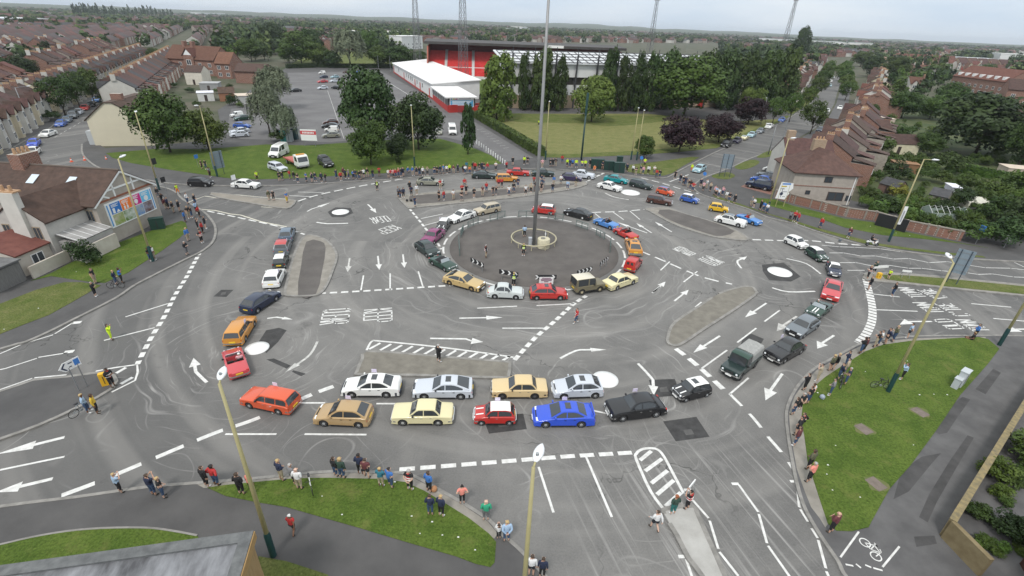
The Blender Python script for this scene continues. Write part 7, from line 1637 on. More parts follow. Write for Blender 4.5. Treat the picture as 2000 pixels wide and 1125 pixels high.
def person_meshes(pose):
 if pose in PM: return PM[pose]
 la, ra, lg = POSES[pose]; V = []; E = []; RAD = []; LAB = []
 dz = 0; 
 def n(p, r, lab, par=None):
  V.append(Vector(p)); RAD.append(r if isinstance(r, tuple) else (r, r)); LAB.append(lab)
  if par is not None: E.append((par, len(V)-1))
  return len(V)-1
 pz = {'sit': .52, 'crouch': .5}.get(lg, .94); o = Vector((0, 0, pz-.94)); lean = Vector((.12, 0, -.04)) if lg == 'crouch' else Vector((0, 0, 0))
 pel = n(Vector((0,0,.94))+o, (.15,.115), 'hip'); sp = n(Vector((0,0,1.12))+o+lean*.4, (.145,.11), 'torso', pel); chs_ = n(Vector((0,0,1.32))+o+lean, (.175,.115), 'torso', sp); nk = n(Vector((0,0,1.46))+o+lean*1.2, .07, 'torso', chs_)
 h0 = n(Vector((.015,0,1.54))+o+lean*1.3, .058, 'neck', nk); h1 = n(Vector((.03,0,1.6))+o+lean*1.3, (.078,.085), 'head', h0); h2 = n(Vector((.012,0,1.68))+o+lean*1.3, (.085,.1), 'head', h1); n(Vector((.004,0,1.745))+o+lean*1.3, (.06,.07), 'head', h2)
 n(Vector((.125,0,1.635))+o+lean*1.3, .014, 'head', h1)                       # nose
 for s in (1, -1): n(Vector((.0,s*.095,1.65))+o+lean*1.3, .016, 'head', h2)   # ears
 for s, k in ((1, la), (-1, ra)):
  sh, el, wr, fd = arm(k, s); of = o+lean
  a = n(sh+of, .068, 'uarm', chs_); m1_ = n((sh+el)/2+of, .055, 'uarm', a); b = n(el+of, .045, 'farm', m1_); c = n(wr+of, .029, 'farm', b)
  pc = wr+of+fd*.075; sd = fd.cross(Vector((1, 0, .3)))
  if sd.length < .1: sd = Vector((0, 1, 0))
  sd.normalize(); pm = n(pc, (.026,.036), 'hand', c)
  for q, ln in ((-.03,.062), (-.01,.074), (.01,.07), (.03,.055)):
   f1 = n(pc+fd*.045+sd*q*1.1, .0095, 'hand', pm); n(pc+fd*(.045+ln)+sd*q*1.25+Vector((.012, -s*.012, -.006)), .0085, 'hand', f1)
  t = n(pc-fd*.02-sd*.045, .011, 'hand', pm); n(pc+fd*.03-sd*.065, .009, 'hand', t)
 for s in (1, -1):
  hp = Vector((0, s*.095, .9)); kn, an = Vector((.02, s*.105, .5)), Vector((-.01, s*.11, .09))
  if lg == 'walk': kn, an = (Vector((.17,s*.1,.52)), Vector((.2,s*.1,.1))) if s > 0 else (Vector((-.04,s*.1,.5)), Vector((-.27,s*.1,.16)))
  elif lg == 'lean' and s > 0: kn, an = Vector((.08,s*.14,.5)), Vector((.1,s*.17,.09))
  elif lg == 'sit': hp = Vector((.02,s*.1,.5)); kn, an = Vector((.42,s*.13,.53)), Vector((.48,s*.13,.1))
  elif lg == 'crouch': hp = Vector((0,s*.1,.48)); kn, an = Vector((.32,s*.16,.48)), Vector((.12,s*.14,.1))
  a = n(hp, .1, 'thigh', pel); m_ = n((hp+kn)/2, .083, 'thigh', a); b = n(kn, .06, 'shin', m_); m2 = n((kn*.6+an*.4)+Vector((-.015,0,0)), .055, 'shin', b); c = n(an, .036, 'foot', m2); f = n(an+Vector((.06,0,-.045)), .036, 'foot', c); n(an+Vector((.16,s*.02,-.052)), .034, 'foot', f)
 me = bpy.data.meshes.new('body_skeleton'); me.from_pydata(V, E, []); ob = bpy.data.objects.new('body_skeleton', me); COL.objects.link(ob)
 ob.modifiers.new('skin', 'SKIN'); su = ob.modifiers.new('sub', 'SUBSURF'); su.levels = 1; su.render_levels = 1
 for i, sv in enumerate(me.skin_vertices[0].data): sv.radius = RAD[i]; sv.use_root = (i == 0)
 bm_ = bpy.data.meshes.new_from_object(ob.evaluated_get(bpy.context.evaluated_depsgraph_get())); bm_.name = 'person_'+pose
 bpy.data.objects.remove(ob)
 segs = [(V[a], V[b], LAB[b]) for a, b in E]
 def lab(p):
  best = None; bd = 9
  for a, b, l in segs:
   d = b-a; t = max(0, min(1, (p-a).dot(d)/max(1e-9, d.length_squared))); q = (a+d*t-p).length
   if l in ('uarm', 'thigh') and t < .12: q += .02
   if q < bd: bd = q; best = (l, t)
  return best
 fl = [(lab(p.center), p.center) for p in bm_.polygons]
 def shell(nm, test, off):
  idx = [p.index for p in bm_.polygons if test(*fl[p.index])]
  vm = {}; vs = []; fs = []
  for i in idx:
   f = []
   for v in bm_.polygons[i].vertices:
    if v not in vm: vm[v] = len(vs); vv = bm_.vertices[v]; vs.append(vv.co+vv.normal*off)
    f.append(vm[v])
   fs.append(f)
  if not vs: return None
  m = bpy.data.meshes.new(nm); m.from_pydata([tuple(v) for v in vs], [], fs); m.update(); m.polygons.foreach_set('use_smooth', [True]*len(m.polygons)); m.materials.append(None); return m
 bm_.polygons.foreach_set('use_smooth', [True]*len(bm_.polygons)); bm_.materials.clear(); bm_.materials.append(None)
 hz_ = (Vector((0,0,1.68))+o+lean*1.3)
 zc = pz
 D = dict(body=bm_, top=shell('top', lambda l, c: l[0] in ('torso', 'uarm', 'farm') or (l[0] == 'hip'), .016), tee=shell('top', lambda l, c: l[0] in ('torso', 'uarm', 'hip'), .018), vest=shell('vest', lambda l, c: l[0] in ('torso', 'hip') , .034),
             trousers=shell('trousers', lambda l, c: l[0] in ('thigh', 'shin') or (l[0] == 'hip' and c.z < pz+.05), .011), shorts=shell('shorts', lambda l, c: l[0] == 'thigh' or (l[0] == 'hip' and c.z < pz+.05), .02),
             shoes=shell('shoes', lambda l, c: l[0] == 'foot' and l[1] > .0 and c.z < .1 + (.08 if lg == 'walk' else 0), .01), hair=shell('hair', lambda l, c: l[0] == 'head' and (c.z > hz_.z+.035 or c.x < hz_.x-.02 and c.z > hz_.z-.07), .014), long_hair=shell('hair', lambda l, c: (l[0] == 'head' and (c.z > hz_.z+.035 or c.x < hz_.x+.0)) or (l[0] in ('neck', 'torso') and c.z > hz_.z-.26 and c.x < hz_.x-.05 and abs(c.y) < .1), .022))
 PM[pose] = D; return D
TC = dict(k=('black', (.014,.014,.016)), n=('navy', (.018,.026,.06)), b=('blue', (.045,.15,.42)), lb=('pale blue', (.33,.45,.6)), r=('red', (.42,.03,.03)), m=('maroon', (.12,.035,.04)), w=('white', (.66,.66,.66)), g=('dark green', (.03,.06,.045)), gn=('bright green', (.03,.3,.17)), o=('orange', (.6,.18,.04)), y=('yellow', (.6,.4,.04)), p=('pink', (.62,.33,.36)), c=('coral', (.72,.25,.2)), t=('teal', (.03,.16,.22)), gy=('grey', (.2,.2,.21)), be=('beige', (.4,.34,.25)), kh=('olive', (.1,.1,.06)), hv=('yellow high-visibility', (.55,.75,.03)), ho=('orange high-visibility', (.75,.2,.03)))
BC = dict(k=('dark trousers', (.015,.015,.018)), j=('jeans', (.04,.075,.15)), b=('beige trousers', (.38,.32,.23)), g=('grey trousers', (.14,.14,.15)), s=('dark shorts', (.02,.022,.03)), h=('yellow trousers', (.55,.75,.03)), o=('orange trousers', (.7,.2,.03)), t=('teal trousers', (.02,.14,.13)), y=('yellow trousers', (.55,.4,.05)))
NP = [0]
def person(x, y, top, bot='k', pose=None, hair=None, face=None, label=None, z=.128, vest=None, scale=None, longh=None, loc=None, tee=None, group=None):
 NP[0] += 1; i = NP[0]; R = random.Random(i*13+5)
 pose = pose or R.choice(('stand', 'hands', 'folded', 'hips', 'relaxed', 'photo', 'back', 'hands', 'stand'))
 D = person_meshes(pose); p = Vector(loc) if loc else G(x, y, z)
 f = G(*face) if face else RC.to_3d()
 a = atan2(f.y-p.y, f.x-p.x)+(0 if face else R.uniform(-.4, .4))
 o = link('person', D['body'], None, SKIN[R.choice((0, 0, 1, 1, 2))]); s_ = scale or R.uniform(.94, 1.05)
 wfac = s_*R.uniform(1.0, 1.18)
 o.location = (p.x, p.y, (loc[2] if loc else z-.0)+.002); o.rotation_euler = (0, 0, a); o.scale = (wfac, wfac, s_)
 tee = R.random() < .35 if tee is None else tee
 link('top', D['tee' if tee else 'top'], o, cloth(TC[top][1]))
 link('shorts' if bot == 's' else 'trousers', D['shorts' if bot == 's' else 'trousers'], o, cloth(BC[bot][1]))
 longh = R.random() < .25 if longh is None else longh
 hk = hair or R.choice(('brown', 'brown', 'black', 'grey', 'fair', 'brown'))
 if hk != 'bald': link('hair' if hk != 'white' else 'cap', D['long_hair' if longh else 'hair'], o, HAIR[hk])
 if D['shoes']: link('shoes', D['shoes'], o, cloth(R.choice(((.02,.02,.02), (.05,.04,.03), (.6,.6,.6)))))
 if vest:
  v = link('vest', D['vest'], o, cloth(TC[vest][1])); 
  vm = M('reflective_tape', (.7,.7,.68), .4)
  for zz in (1.02, 1.2):
   q = MB(); q.lathe([(.2,-.025),(.205,0),(.2,.025)], (0,0,zz+(.0 if pose not in ('sit', 'crouch') else -.42)), 14); b = q.build('reflective_band', vm, v); b.scale = (.85, .98, 1)
 tag(o, label, 'person', group); return o
CROWD = []
def crowd(where, group, data, off=(0, 0), sc=4.0, face=None, z=.128):
 """data: 'x y top bottom pose' entries in zoomed-crop pixels; labels get the look, the rank from the left and the place"""
 it = []
 for e in data.split(';'):
  q = e.split()
  if len(q) < 3: continue
  it.append((off[0]+float(q[0])/sc, off[1]+float(q[1])/sc, q[2], q[3] if len(q) > 3 and q[3] != '-' else None, q[4] if len(q) > 4 and q[4] != '-' else None, q[5] if len(q) > 5 else None))
 it.sort(key=lambda q: q[0]); n = {}
 for x, y, t, b, ps, ex in it:
  R = random.Random(int(x*31+y*7)); b = b or R.choice(('k', 'j', 'k', 'j', 'b', 'g', 's'))
  key = (t, b); n[key] = n.get(key, 0)+1
  tot = sum(1 for q in it if q[2] == t)
  vest = ex if ex in ('hv', 'r', 'ho') else None
  lab = 'person in %s and %s, ' % (TC[vest][0]+' vest' if vest else TC[t][0], BC[b][0])
  CROWD.append([lab, where, x, key+(vest,), None, len(it)])
  o = person(x, y, t, b, ps, face=face, vest=vest, z=z, group=group); CROWD[-1][4] = o
GN = 'spectators along the north verge'
crowd('before the recovery truck', GN, '185 295 k; 210 293 k; 268 280 r; 300 290 k; 330 308 k j; 395 300 b j; 440 305 n; 465 300 n; 515 305 n; 545 310 k', (500,280))
crowd('left of the verge lamp', GN, '630 278 n; 665 292 r; 685 258 m; 700 275 n; 725 275 gy j; 762 280 b; 780 280 n j; 810 285 k; 825 280 k; 845 270 w; 872 265 k; 915 275 k; 965 258 r', (500,280))
crowd('at the verge lamp', GN, '1037 270 w; 1055 272 r; 1075 270 p; 1092 270 r; 1115 265 r j; 1135 262 k; 1150 260 n; 1185 230 b j crouch; 1225 252 b; 1255 250 n; 1280 255 k', (500,280))
crowd('right of the verge lamp', GN, '1305 255 w; 1340 250 be; 1395 245 n; 1415 245 k; 1440 240 n; 1465 240 b; 1490 236 w; 1512 228 hv; 1543 234 m; 1577 230 n; 1620 235 k; 1635 240 w; 1645 210 t; 1670 240 o', (500,280))
crowd('before the white bollards', GN, '1695 215 k; 1712 218 r; 1745 215 k; 1765 215 n; 1780 215 k; 1808 218 r; 1873 215 w; 1957 205 r; 2005 172 k', (500,280))
GI = 'spectators on the long north island'
crowd('north island left half', GI, '1112 420 gy; 1128 432 n j; 1153 425 n; 1203 372 k; 1215 410 n; 1243 495 n j; 1257 402 w b; 1430 445 k; 1468 445 r j; 1440 358 r; 1543 442 w b; 1605 450 k', (500,280), z=.15)
crowd('north island middle', GI, '1610 395 r; 1642 402 k; 1630 348 r; 1703 425 k; 1770 412 m b; 1800 382 r; 1850 410 k; 1875 405 k; 1895 345 r; 1920 345 r; 1975 408 w; 2012 384 k', (500,280), z=.15)
crowd('north island right half', GI, '45 342 n; 105 402 w; 147 387 be; 170 325 r; 180 378 k; 228 380 k; 245 325 gy; 230 320 n; 315 382 k; 325 325 b; 380 318 w; 432 362 lb j; 497 335 k', (1000,280), z=.15)
GV = 'spectators by the green cabinets'
crowd('left of the green cabinets', GV, '95 168 hv; 120 162 k; 235 190 p b; 298 182 k; 318 182 k; 340 182 k; 390 155 r; 430 182 hv k; 450 190 n; 470 188 b; 500 190 hv; 545 192 hv; 570 195 hv; 607 188 k; 645 218 ho o crouch', (1000,280))
crowd('right of the green cabinets', GV, '705 204 n; 767 204 r; 895 225 n; 942 232 w; 965 247 k; 1003 237 n; 1022 242 p; 1062 240 w; 1107 242 w; 1125 268 r; 1150 272 k; 1033 182 hv', (1000,280))
GR = 'spectators on the east verge'
crowd('at the street mouth', GR, '1270 280 k; 1310 307 k; 1335 328 k; 1350 332 n; 1375 348 k; 1390 362 k; 1408 378 r', (1000,280))
crowd('on the near east verge', GR, '1470 342 n; 1490 372 p; 1517 352 w; 1545 377 be; 1580 402 p; 1590 412 lb; 1610 422 w; 1640 408 p; 1670 442 w w b; 1692 457 k; 1733 472 k'.replace('w w b', 'w b'), (1000,280))
crowd('on the far east verge', GR, '1865 492 gy; 1885 502 w; 1935 522 k; 1960 532 b; 1985 547 w; 2165 607 gy; 2200 612 r; 2225 625 r j; 2405 662 r j; 2625 737 m', (1000,280))
GS_ = 'spectators on the south east pavement'
crowd('top of south east kerb', GS_, '718 522 k; 740 510 m; 830 472 k b; 855 462 w; 910 447 n; 970 428 kh j; 1085 402 lb s', (1500,560))
crowd('beside the south east lawn', GS_, '480 655 kh; 515 648 k; 600 620 n; 545 722 n; 590 690 be; 600 762 n j; 380 738 be b; 280 808 k k folded; 318 890 w j hands ho; 300 915 k; 190 1000 k j; 240 962 k', (1500,560))
crowd('foot of south east kerb', GS_, '240 1118 k k hips r; 215 1159 k; 205 1240 m; 310 1425 kh; 310 1525 c k', (1500,560))
crowd('at the billboard house', 'spectators by the billboard house', '1240 425 k; 1275 472 k; 1300 512 m; 1320 512 n; 1360 542 k; 1405 532 k; 1470 474 w; 1530 482 k; 1450 615 b j; 1480 585 k; 1503 580 k; 1540 545 lb; 1562 577 r', (0,280))
crowd('bend below billboard house', 'spectators by the billboard house', '1475 763 b b; 1550 672 k; 1588 702 r; 1610 667 k; 1580 777 k k hips r; 1465 872 k; 1178 918 k; 1210 912 w b', (0,280))
crowd('on the west verge', 'spectators on the west verge', '750 1095 k; 915 1105 n; 960 1092 b; 750 1195 k k', (0,280))
crowd('on the north west island', 'spectators on the north west island', '105 445 kh; 140 447 k; 245 462 b y', (500,280), z=.13)
# people named one by one
for a in [(237,962,'lb','k','photo',dict(label='person in pale blue shirt photographing from the lower left kerb')), (302,967,'n','j','photo',dict(label='person in navy top with hands raised beside the fair haired one')), (321,971,'k','j','hands',dict(label='fair long haired person in black carrying a white bag',hair='fair',longh=True)),
          (405,950,'k','k','stand',dict(label='person in black beside the one in red at the lower left kerb')), (424,948,'r','j','hips',dict(label='person in red jumper and jeans at the lower left kerb')), (473,965,'k','k','hands',dict(label='person in black standing behind the lower left lamp post')), (494,962,'c','k','stand',dict(label='person in coral top hidden behind the lower left lamp post')),
          (551,938,'n','b','hands',dict(label='person in navy hooded top and beige trousers on the lower kerb')), (574,945,'gy','k','relaxed',dict(label='grey haired person in grey between navy top and bicycle', hair='grey')), (586,955,'w','b','hands',dict(label='person in white shirt holding the white bicycle', hair='bald')),
          (656,930,'k','j','stand',dict(label='person in black beside the dark green jacket')), (669,934,'g','j','stand',dict(label='person in dark green jacket and jeans on the lower kerb')), (705,926,'n','k','hands',dict(label='person in navy hood beside the striped shirt', hair='black')), (717,934,'m','s','relaxed',dict(label='person in dark striped shirt and shorts on the lower kerb', tee=True)),
          (745,950,'t','b','folded',dict(label='person in teal top and beige trousers on the lower kerb')), (763,952,'b','j','relaxed',dict(label='person in blue shirt and denim shorts on the lower kerb', tee=True)), (801,957,'k','k','back',dict(label='marshal in red vest with hands behind back', vest='r')), (838,960,'b','n' if False else 'k','hands',dict(label='person in bright blue jacket with backpack at the kerb bend')),
          (841,1006,'n','j','hands',dict(label='person in navy and jeans on the lower lawn')), (862,1008,'n','k','hands',dict(label='fair haired person in navy on the lower lawn', hair='fair')), (903,984,'c','k','hips',dict(label='person in coral jumper on the curved kerb')), (949,1016,'gn','g','hands',dict(label='bald person in bright green top on the curved kerb', hair='bald')),
          (974,1052,'w','k','photo',dict(label='child in white top at the lawn corner', scale=.72, longh=True)), (989,1057,'lb','j','back',dict(label='person in pale blue shirt kneeling forward at the lawn corner')), (574,1043,'r','s','walk',dict(label='person in red jacket and shorts walking on the dark path', hair='white')),
          (1313,1004,'g','t','hands',dict(label='red haired person in dark green and teal on the splitter island', hair='red', longh=True, z=.14)), (1341,994,'k','k','photo',dict(label='marshal in red vest on the splitter island', vest='r', z=.14)), (1277,1035,'w','s','walk',dict(label='person in white shirt and dark shorts walking in the road', z=.002)), (1037,1124,'w','s','stand',dict(label='person in white and shorts at the bottom edge')), (1058,1128,'n','k','stand',dict(label='person in navy at the bottom edge')),
          (219,664,'hv','h','photo',dict(label='person in full yellow high-visibility suit on the left road', z=.002, tee=False)), (221,755,'k','k','folded',dict(label='marshal in red vest beside the yellow box on the left island', vest='r', face=(500,800), z=.135)), (173,806,'lb','j','relaxed',dict(label='person in pale blue shirt beside a bicycle on the left kerb', z=.14)), (192,807,'y','k','stand',dict(label='person in yellow top on the left kerb', z=.14, longh=True)),
          (949,504,'k','b','stand',dict(label='marshal in red vest and beige trousers on the central roundabout', vest='r', z=.07)), (1022,499,'k','k','stand',dict(label='marshal in yellow vest beside the mast', vest='hv', z=.15, face=(1022,700))), (1024,463,'lb','k','hands',dict(label='person in pale blue behind the mast', z=.17, face=(1000,300))), (1003,560,'n','k','hands',dict(label='marshal in yellow vest by the chevron sign', vest='hv', z=.05, face=(1003,480))),
          (857,707,'k','k','folded',dict(label='person in black suit and white shirt on the south island', z=.14, hair='grey')), (1125,631,'r','j','walk',dict(label='person in red vest and jeans walking across the road', vest='r', z=.002, face=(1040,640))), (737,372,'k','k','stand',dict(label='marshal in yellow vest standing in the north road', vest='hv', z=.002)), (348,379,'hv','o','walk',dict(label='person in yellow jacket and orange trousers by the house corner', z=.13)), (1350,335,'hv','o','stand',dict(label='person in yellow and orange suit in the street mouth', z=.002)), (503,353,'hv','k','stand',dict(label='person in yellow jacket on the verge at far left')),
          (1052,246,'hv','k','stand',dict(label='person in yellow jacket alone on the park grass', z=.15)), (411,346,'gy','k','stand',dict(label='person in grey beside the blue sign on the north west verge')), (395,330,'k','k','stand',dict(label='person in black under the large green tree', z=.15)), (403,331,'k','j','stand',dict(label='person in black and jeans under the large green tree', z=.15)),
          (1693,545,'k','k','folded',dict(label='marshal in red vest at the east island nose', vest='r', z=.002)), (1706,533,'g','k','point',dict(label='person in dark green at the east island nose', z=.13)), (1734,545,'hv','s','stand',dict(label='child in yellow top by the white barrier', scale=.75, z=.13)), (1741,579,'k','j','hands',dict(label='person in black with red backpack on the east road', z=.002, face=(1620,560))), (1695,566,'k','s','hands',dict(label='person in black dress on the east give way line', z=.002)),
          (1900,662,'b','k','folded',dict(label='person in blue jacket at the top of the south east lawn')), (1894,671,'k','k','sit',dict(label='person in black and red sitting on the south east lawn', z=-.36)), (1760,741,'lb','k','photo',dict(label='person in pale blue shirt on the south east lawn', z=.15)), (1620,772,'gy','j','hands',dict(label='person in grey top standing at the lawn edge', z=.15)), (1621,1040,'m','k','folded',dict(label='bald person in dark coat near the cycle symbol', hair='bald'))]:
 person(*a[:5], **dict(dict(group='people around the junction'), **a[5]))
for o_, l_ in ((bpy.data.objects[k.name], k) for k in list(COL.objects) if False): pass
def seat_in(label, y, top, hair, lab, pose='drive', x=2.12):
 c = [o for o in COL.objects if o.get('label') == label][0]; bpy.context.view_layer.update()
 L_ = 3.9/2-x; a = c.rotation_euler.z; p = Vector((c.location.x+L_*cos(a)-y*sin(a), c.location.y+L_*sin(a)+y*cos(a), .14))
 f = p+Vector((cos(a), sin(a), 0))*5; o = person(0, 0, top, 'k', pose, hair, None, lab, loc=(p.x, p.y, .1), scale=.97, group='people in the open cars'); o.rotation_euler = (0, 0, a)
seat_in('red open convertible with driver in a white cap', -.36, 'p', 'white', 'driver in pink and white cap in the red convertible')
seat_in('mid blue open roadster with two people aboard', -.36, 'k', 'brown', 'driver in black in the mid blue roadster'); seat_in('mid blue open roadster with two people aboard', .36, 'k', 'black', 'passenger in black in the mid blue roadster', 'sit')
seat_in('red open roadster behind the blue one at the central roundabout', -.36, 'k', 'black', 'driver in black in the red roadster')
seat_in('blue open two-seater with red dressed driver beside the white classic', -.36, 'r', 'brown', 'driver in red in the blue two-seater'); seat_in('blue open two-seater with red dressed driver beside the white classic', .36, 'm', 'brown', 'passenger in maroon in the blue two-seater', 'sit')
seat_in('dark green open roadster with twin white stripes', -.36, 'g', 'white', 'driver in dark green in the striped roadster')
# unique wording for the crowds: the rank counts people of the same look from the left
from collections import defaultdict
D_ = defaultdict(list)
for c in CROWD: D_[(c[0], c[1])].append(c)
for (lab, where), L_ in D_.items():
 L_.sort(key=lambda c: c[2])
 for i, c in enumerate(L_): c[4]['label'] = lab+where if len(L_) == 1 else lab+NTH[i]+' such, '+where
# ---------------------------------------------------------------- lamp posts and other street furniture
POSTC = M('cream_post', (.36,.32,.16), .5, var=.05, sc=2); POSTG = M('green_post', (.01,.045,.045), .5); GREYP = M('grey_post', (.25,.26,.27), .5, metal=.3); LANT = M('lantern_white', (.72,.73,.75), .4)
def lamp(px, label, h=12.0, face=None, arm=.35, base=True, mat=None, top=None, sc=1.0):
 p = G(*px) if top is None else Vector((*G(top[0], top[1], h)[:2], 0)); f = G(*face) if face else RC.to_3d(); d = (f-p); d.z = 0; d.normalize()
 rt = root('street_lamp', label, 'street lamp', (p.x, p.y, 0), atan2(d.y, d.x), 'street lamps around the junction'); m = MB(); m.tube([(0,0,0),(0,0,h*.55),(0,0,h-.02)], [.13,.1,.065], 10); m.build('post', mat or POSTC, rt, smo=True)
 if base: m = MB(); m.lathe([(.17,0),(.17,1.9),(.13,2.05)], (0,0,0), 10); m.build('base_section', POSTG, rt, ang=40)
 m = MB(); m.tube([(0,0,h-.06),(arm*.5,0,h+.03),(arm,0,h+.06)], .045, 8); m.build('bracket', mat or POSTC, rt, smo=True)
 m = MB(); n = 9; prof = []
 for k in range(n): t = k/(n-1); prof.append((max(.012, .2*sin(pi*min(1, t*.93+.07))**.7), t*.85))
 m.lathe(prof, (0,0,0), 12); me = m.mesh('lantern', smo=True); me.materials.append(LANT); me.transform(Matrix.Translation((arm-.12, 0, h+.08))@Matrix.Rotation(radians(82), 4, 'Y')@Matrix.Diagonal((.55, 1, 1, 1))); link('lantern', me, rt)
 m = MB(); m.lathe([(.06,0),(.06,.1)], (arm+.1,0,h+.2), 8); m.build('photocell', STEEL, rt)
 return rt
lamp((535,1088), 'cream street lamp in the left foreground with a white lantern', face=(640,600), arm=.25)
lamp(None, 'cream street lamp in the middle foreground, cut off by the bottom edge', top=(1042,912), face=(1200,700), arm=.3)
lamp((1733,767), 'cream street lamp on the south east lawn with a bicycle at its foot', face=(1640,600), arm=.7)
lamp((1735,473), 'cream street lamp with a white banner beside the scooter', arm=.9, face=(1900,520))
lamp((1497,417), 'cream street lamp in front of the grey corner house', face=(1700,440))
lamp((300,512), 'cream street lamp in front of the billboard', face=(380,470))
lamp((312,372), 'cream street lamp behind the billboard house corner', face=(330,300), arm=.5)
lamp((425,346), 'cream street lamp beside the blue grey sign on the north west verge', face=(380,360))
lamp((810,326), 'cream street lamp in the middle of the north verge', h=11.6, face=(810,400)); lamp((1065,313), 'cream street lamp just right of the tall mast on the park edge', face=(1100,400))
lamp((1232,313), 'cream street lamp at the park front, left of a close pair', h=11, face=(1232,400)); lamp((1243,314), 'cream street lamp at the park front, right of a close pair', h=10.6, face=(1243,400))
lamp((1950,676), 'cream street lamp beside the dark path at the right edge', face=(1900,600)); lamp((1500,303), 'grey street lamp by the tree-lined street with an arm over the road', h=7, arm=1.6, face=(1400,290), base=False, mat=GREYP)
lamp((62,250), 'grey street lamp in the terraced street with a long arm', h=9, arm=2.2, face=(160,240), base=False, mat=GREYP); lamp((285,150), 'thin grey street lamp at the top of the terraced street', h=9, arm=.8, base=False, mat=GREYP); lamp((1485,243), 'grey street lamp behind the copper beeches', h=8, arm=1.0, base=False, mat=GREYP)
for i, (q, h) in enumerate((((740,140),8), ((763,141),8), ((1520,300),9), ((1150,95),14), ((1230,100),14), ((1340,105),14))):
 p = G(*q); m = MB(); m.tube([(p.x,p.y,0),(p.x,p.y,h)], [.12,.07], 8); tag(m.build('pole', GREYP), ['plain grey pole at the far corner of the car park, left one', 'plain grey pole at the far corner of the car park, right one', 'dark plain pole beside the grass strip of the tree-lined street', 'tall thin pole behind the near stand, left one', 'tall thin pole behind the near stand, middle one', 'tall thin pole behind the near stand, right one'][i], 'pole', 'plain poles')
p = G(1135,314); rt = root('green_mast', 'dark green telecom mast at the park front beside the cabinets', 'mast', (p.x, p.y, 0)); m = MB(); m.tube([(0,0,0),(0,0,9.5)], [.2,.17], 12); m.build('pole', POSTG, rt, smo=True); m = MB(); m.lathe([(.17,9.5),(.26,9.6),(.26,13.7),(.2,13.9)], (0,0,0), 12); m.build('antenna_shroud', POSTG, rt, ang=40)
p = G(1042,482,.15); rt = root('high_mast', 'very tall grey lighting mast rising from the central roundabout', 'mast', (p.x, p.y, 0)); m = MB(); m.tube([(0,0,.1),(0,0,12),(0,0,36)], [.25,.2,.12], 14); m.build('mast', M('mast_steel', (.26,.26,.26), .5, metal=.3, var=.08, sc=1), rt, smo=True); m = MB(); m.lathe([(.55,.12),(.55,.3),(.35,.42)], (0,0,0), 14); m.build('base_plate', KERB, rt); m = MB(); m.lathe([(1.3,35.2),(1.4,35.3),(1.4,35.5),(1.2,35.6)], (0,0,0), 14); m.build('lamp_ring', GREYP, rt)
c_ = G(1042,473,.15); rt = root('ring_rail', 'pale round rail on short posts encircling the mast foot', 'railing', (c_.x, c_.y, .1)); m = MB(); m.tube([(3.0*cos(a), 3.0*sin(a), .75) for a in [2*pi*k/48 for k in range(49)]], .09, 8, cap=False); CRM = M('cream_rail', (.42,.38,.26), .6); m.build('rail', CRM, rt, smo=True)
for k in range(10): a = 2*pi*k/10+.2; m = MB(); m.tube([(3*cos(a),3*sin(a),0),(3*cos(a),3*sin(a),.75)], .06, 6); m.build('post', CRM, rt)
p = G(1061,483,.15); rt = root('concrete_tank', 'cream concrete drum beside the mast', 'tank', (p.x, p.y, .1)); m = MB(); m.lathe([(.82,0),(.82,1.25),(.78,1.3)], (0,0,0), 24); m.build('drum', M('cream_concrete', (.5,.46,.33), .8, var=.08, sc=3), rt, ang=40); m = MB(); m.lathe([(.3,1.3),(.3,1.36),(.05,1.4)], (-.1,.05,0), 14); m.build('lid', M('lid_grey', (.2,.19,.17), .8), rt); m = MB(); m.tube([(.2,.3,1.3),(.2,.3,2.3)], .035, 6); m.lathe([(.06,0),(.1,.05),(.06,.12)], (.2,.3,1.75), 8); m.build('vent_pipe', WHITE, rt)
p = G(1036,480,.15); m = MB(); m.box(p.x-.28,p.x+.28,p.y-.22,p.y+.22,.1,1.25); m.box(p.x-.31,p.x+.31,p.y-.25,p.y+.25,1.25,1.32); tag(m.build('cabinet', M('cabinet_grey', (.4,.42,.44), .5)), 'grey electrical cabinet against the mast foot', 'cabinet')
# chevron boards and the event banner on the roundabout
def board_at(px, w_, h, z0, ang, name, label, cat, group=None): 
 p = G(*px, .1); rt = root(name, label, cat, (p.x, p.y, .05), ang, group); 
 for s in (-1, 1): m = MB(); m.tube([(s*w_*.36,.03,0),(s*w_*.36,.03,z0+h*.9)], .035, 6); m.build('post', GREYP, rt)
 return rt, p
for i, (q, lab, nch) in enumerate((((932,527),'leftmost',3), ((993,548),'second from left',3), ((1066,556),'behind the banner',2), ((1140,543),'second from right',4), ((1178,524),'rightmost and steepest',4))):
 p = G(*q, .1); a = atan2(p.y-RC.y, p.x-RC.x)+pi/2; w_ = 2.3; h = .55; rt, p = board_at(q, w_, h, .75, a, 'chevron_board', 'black and white chevron board on the central roundabout, %s' % lab, 'road sign', 'chevron boards')
 m = MB(); m.box(-w_/2, w_/2, -.03, .0, .75, .75+h); m.build('board', BLACKP, rt); m = MB()
 xs = [-w_/2+w_*(k+.62)/nch for k in range(nch)] if nch > 2 else [-w_/2+.1, w_/2-.35]
 for x in xs: m.add([(x-.22,-.036,.77),(x,-.036,.75+h/2),(x-.22,-.036,.73+h),(x-.02,-.036,.73+h),(x+.2,-.036,.75+h/2),(x-.02,-.036,.77)], [(0,5,4,1),(1,4,3,2)])
 m.build('chevrons', WHITE, rt)
p = G(1066,562,.1); a = atan2(p.y-RC.y, p.x-RC.x)+pi/2; rt, p = board_at((1066,560), 1.55, .9, .25, a, 'event_banner', 'white event banner with dark lettering below the chevron board', 'banner'); m = MB(); m.box(-.8,.8,-.05,-.02,.3,1.28); m.build('sheet', WHITE, rt); m = MB()
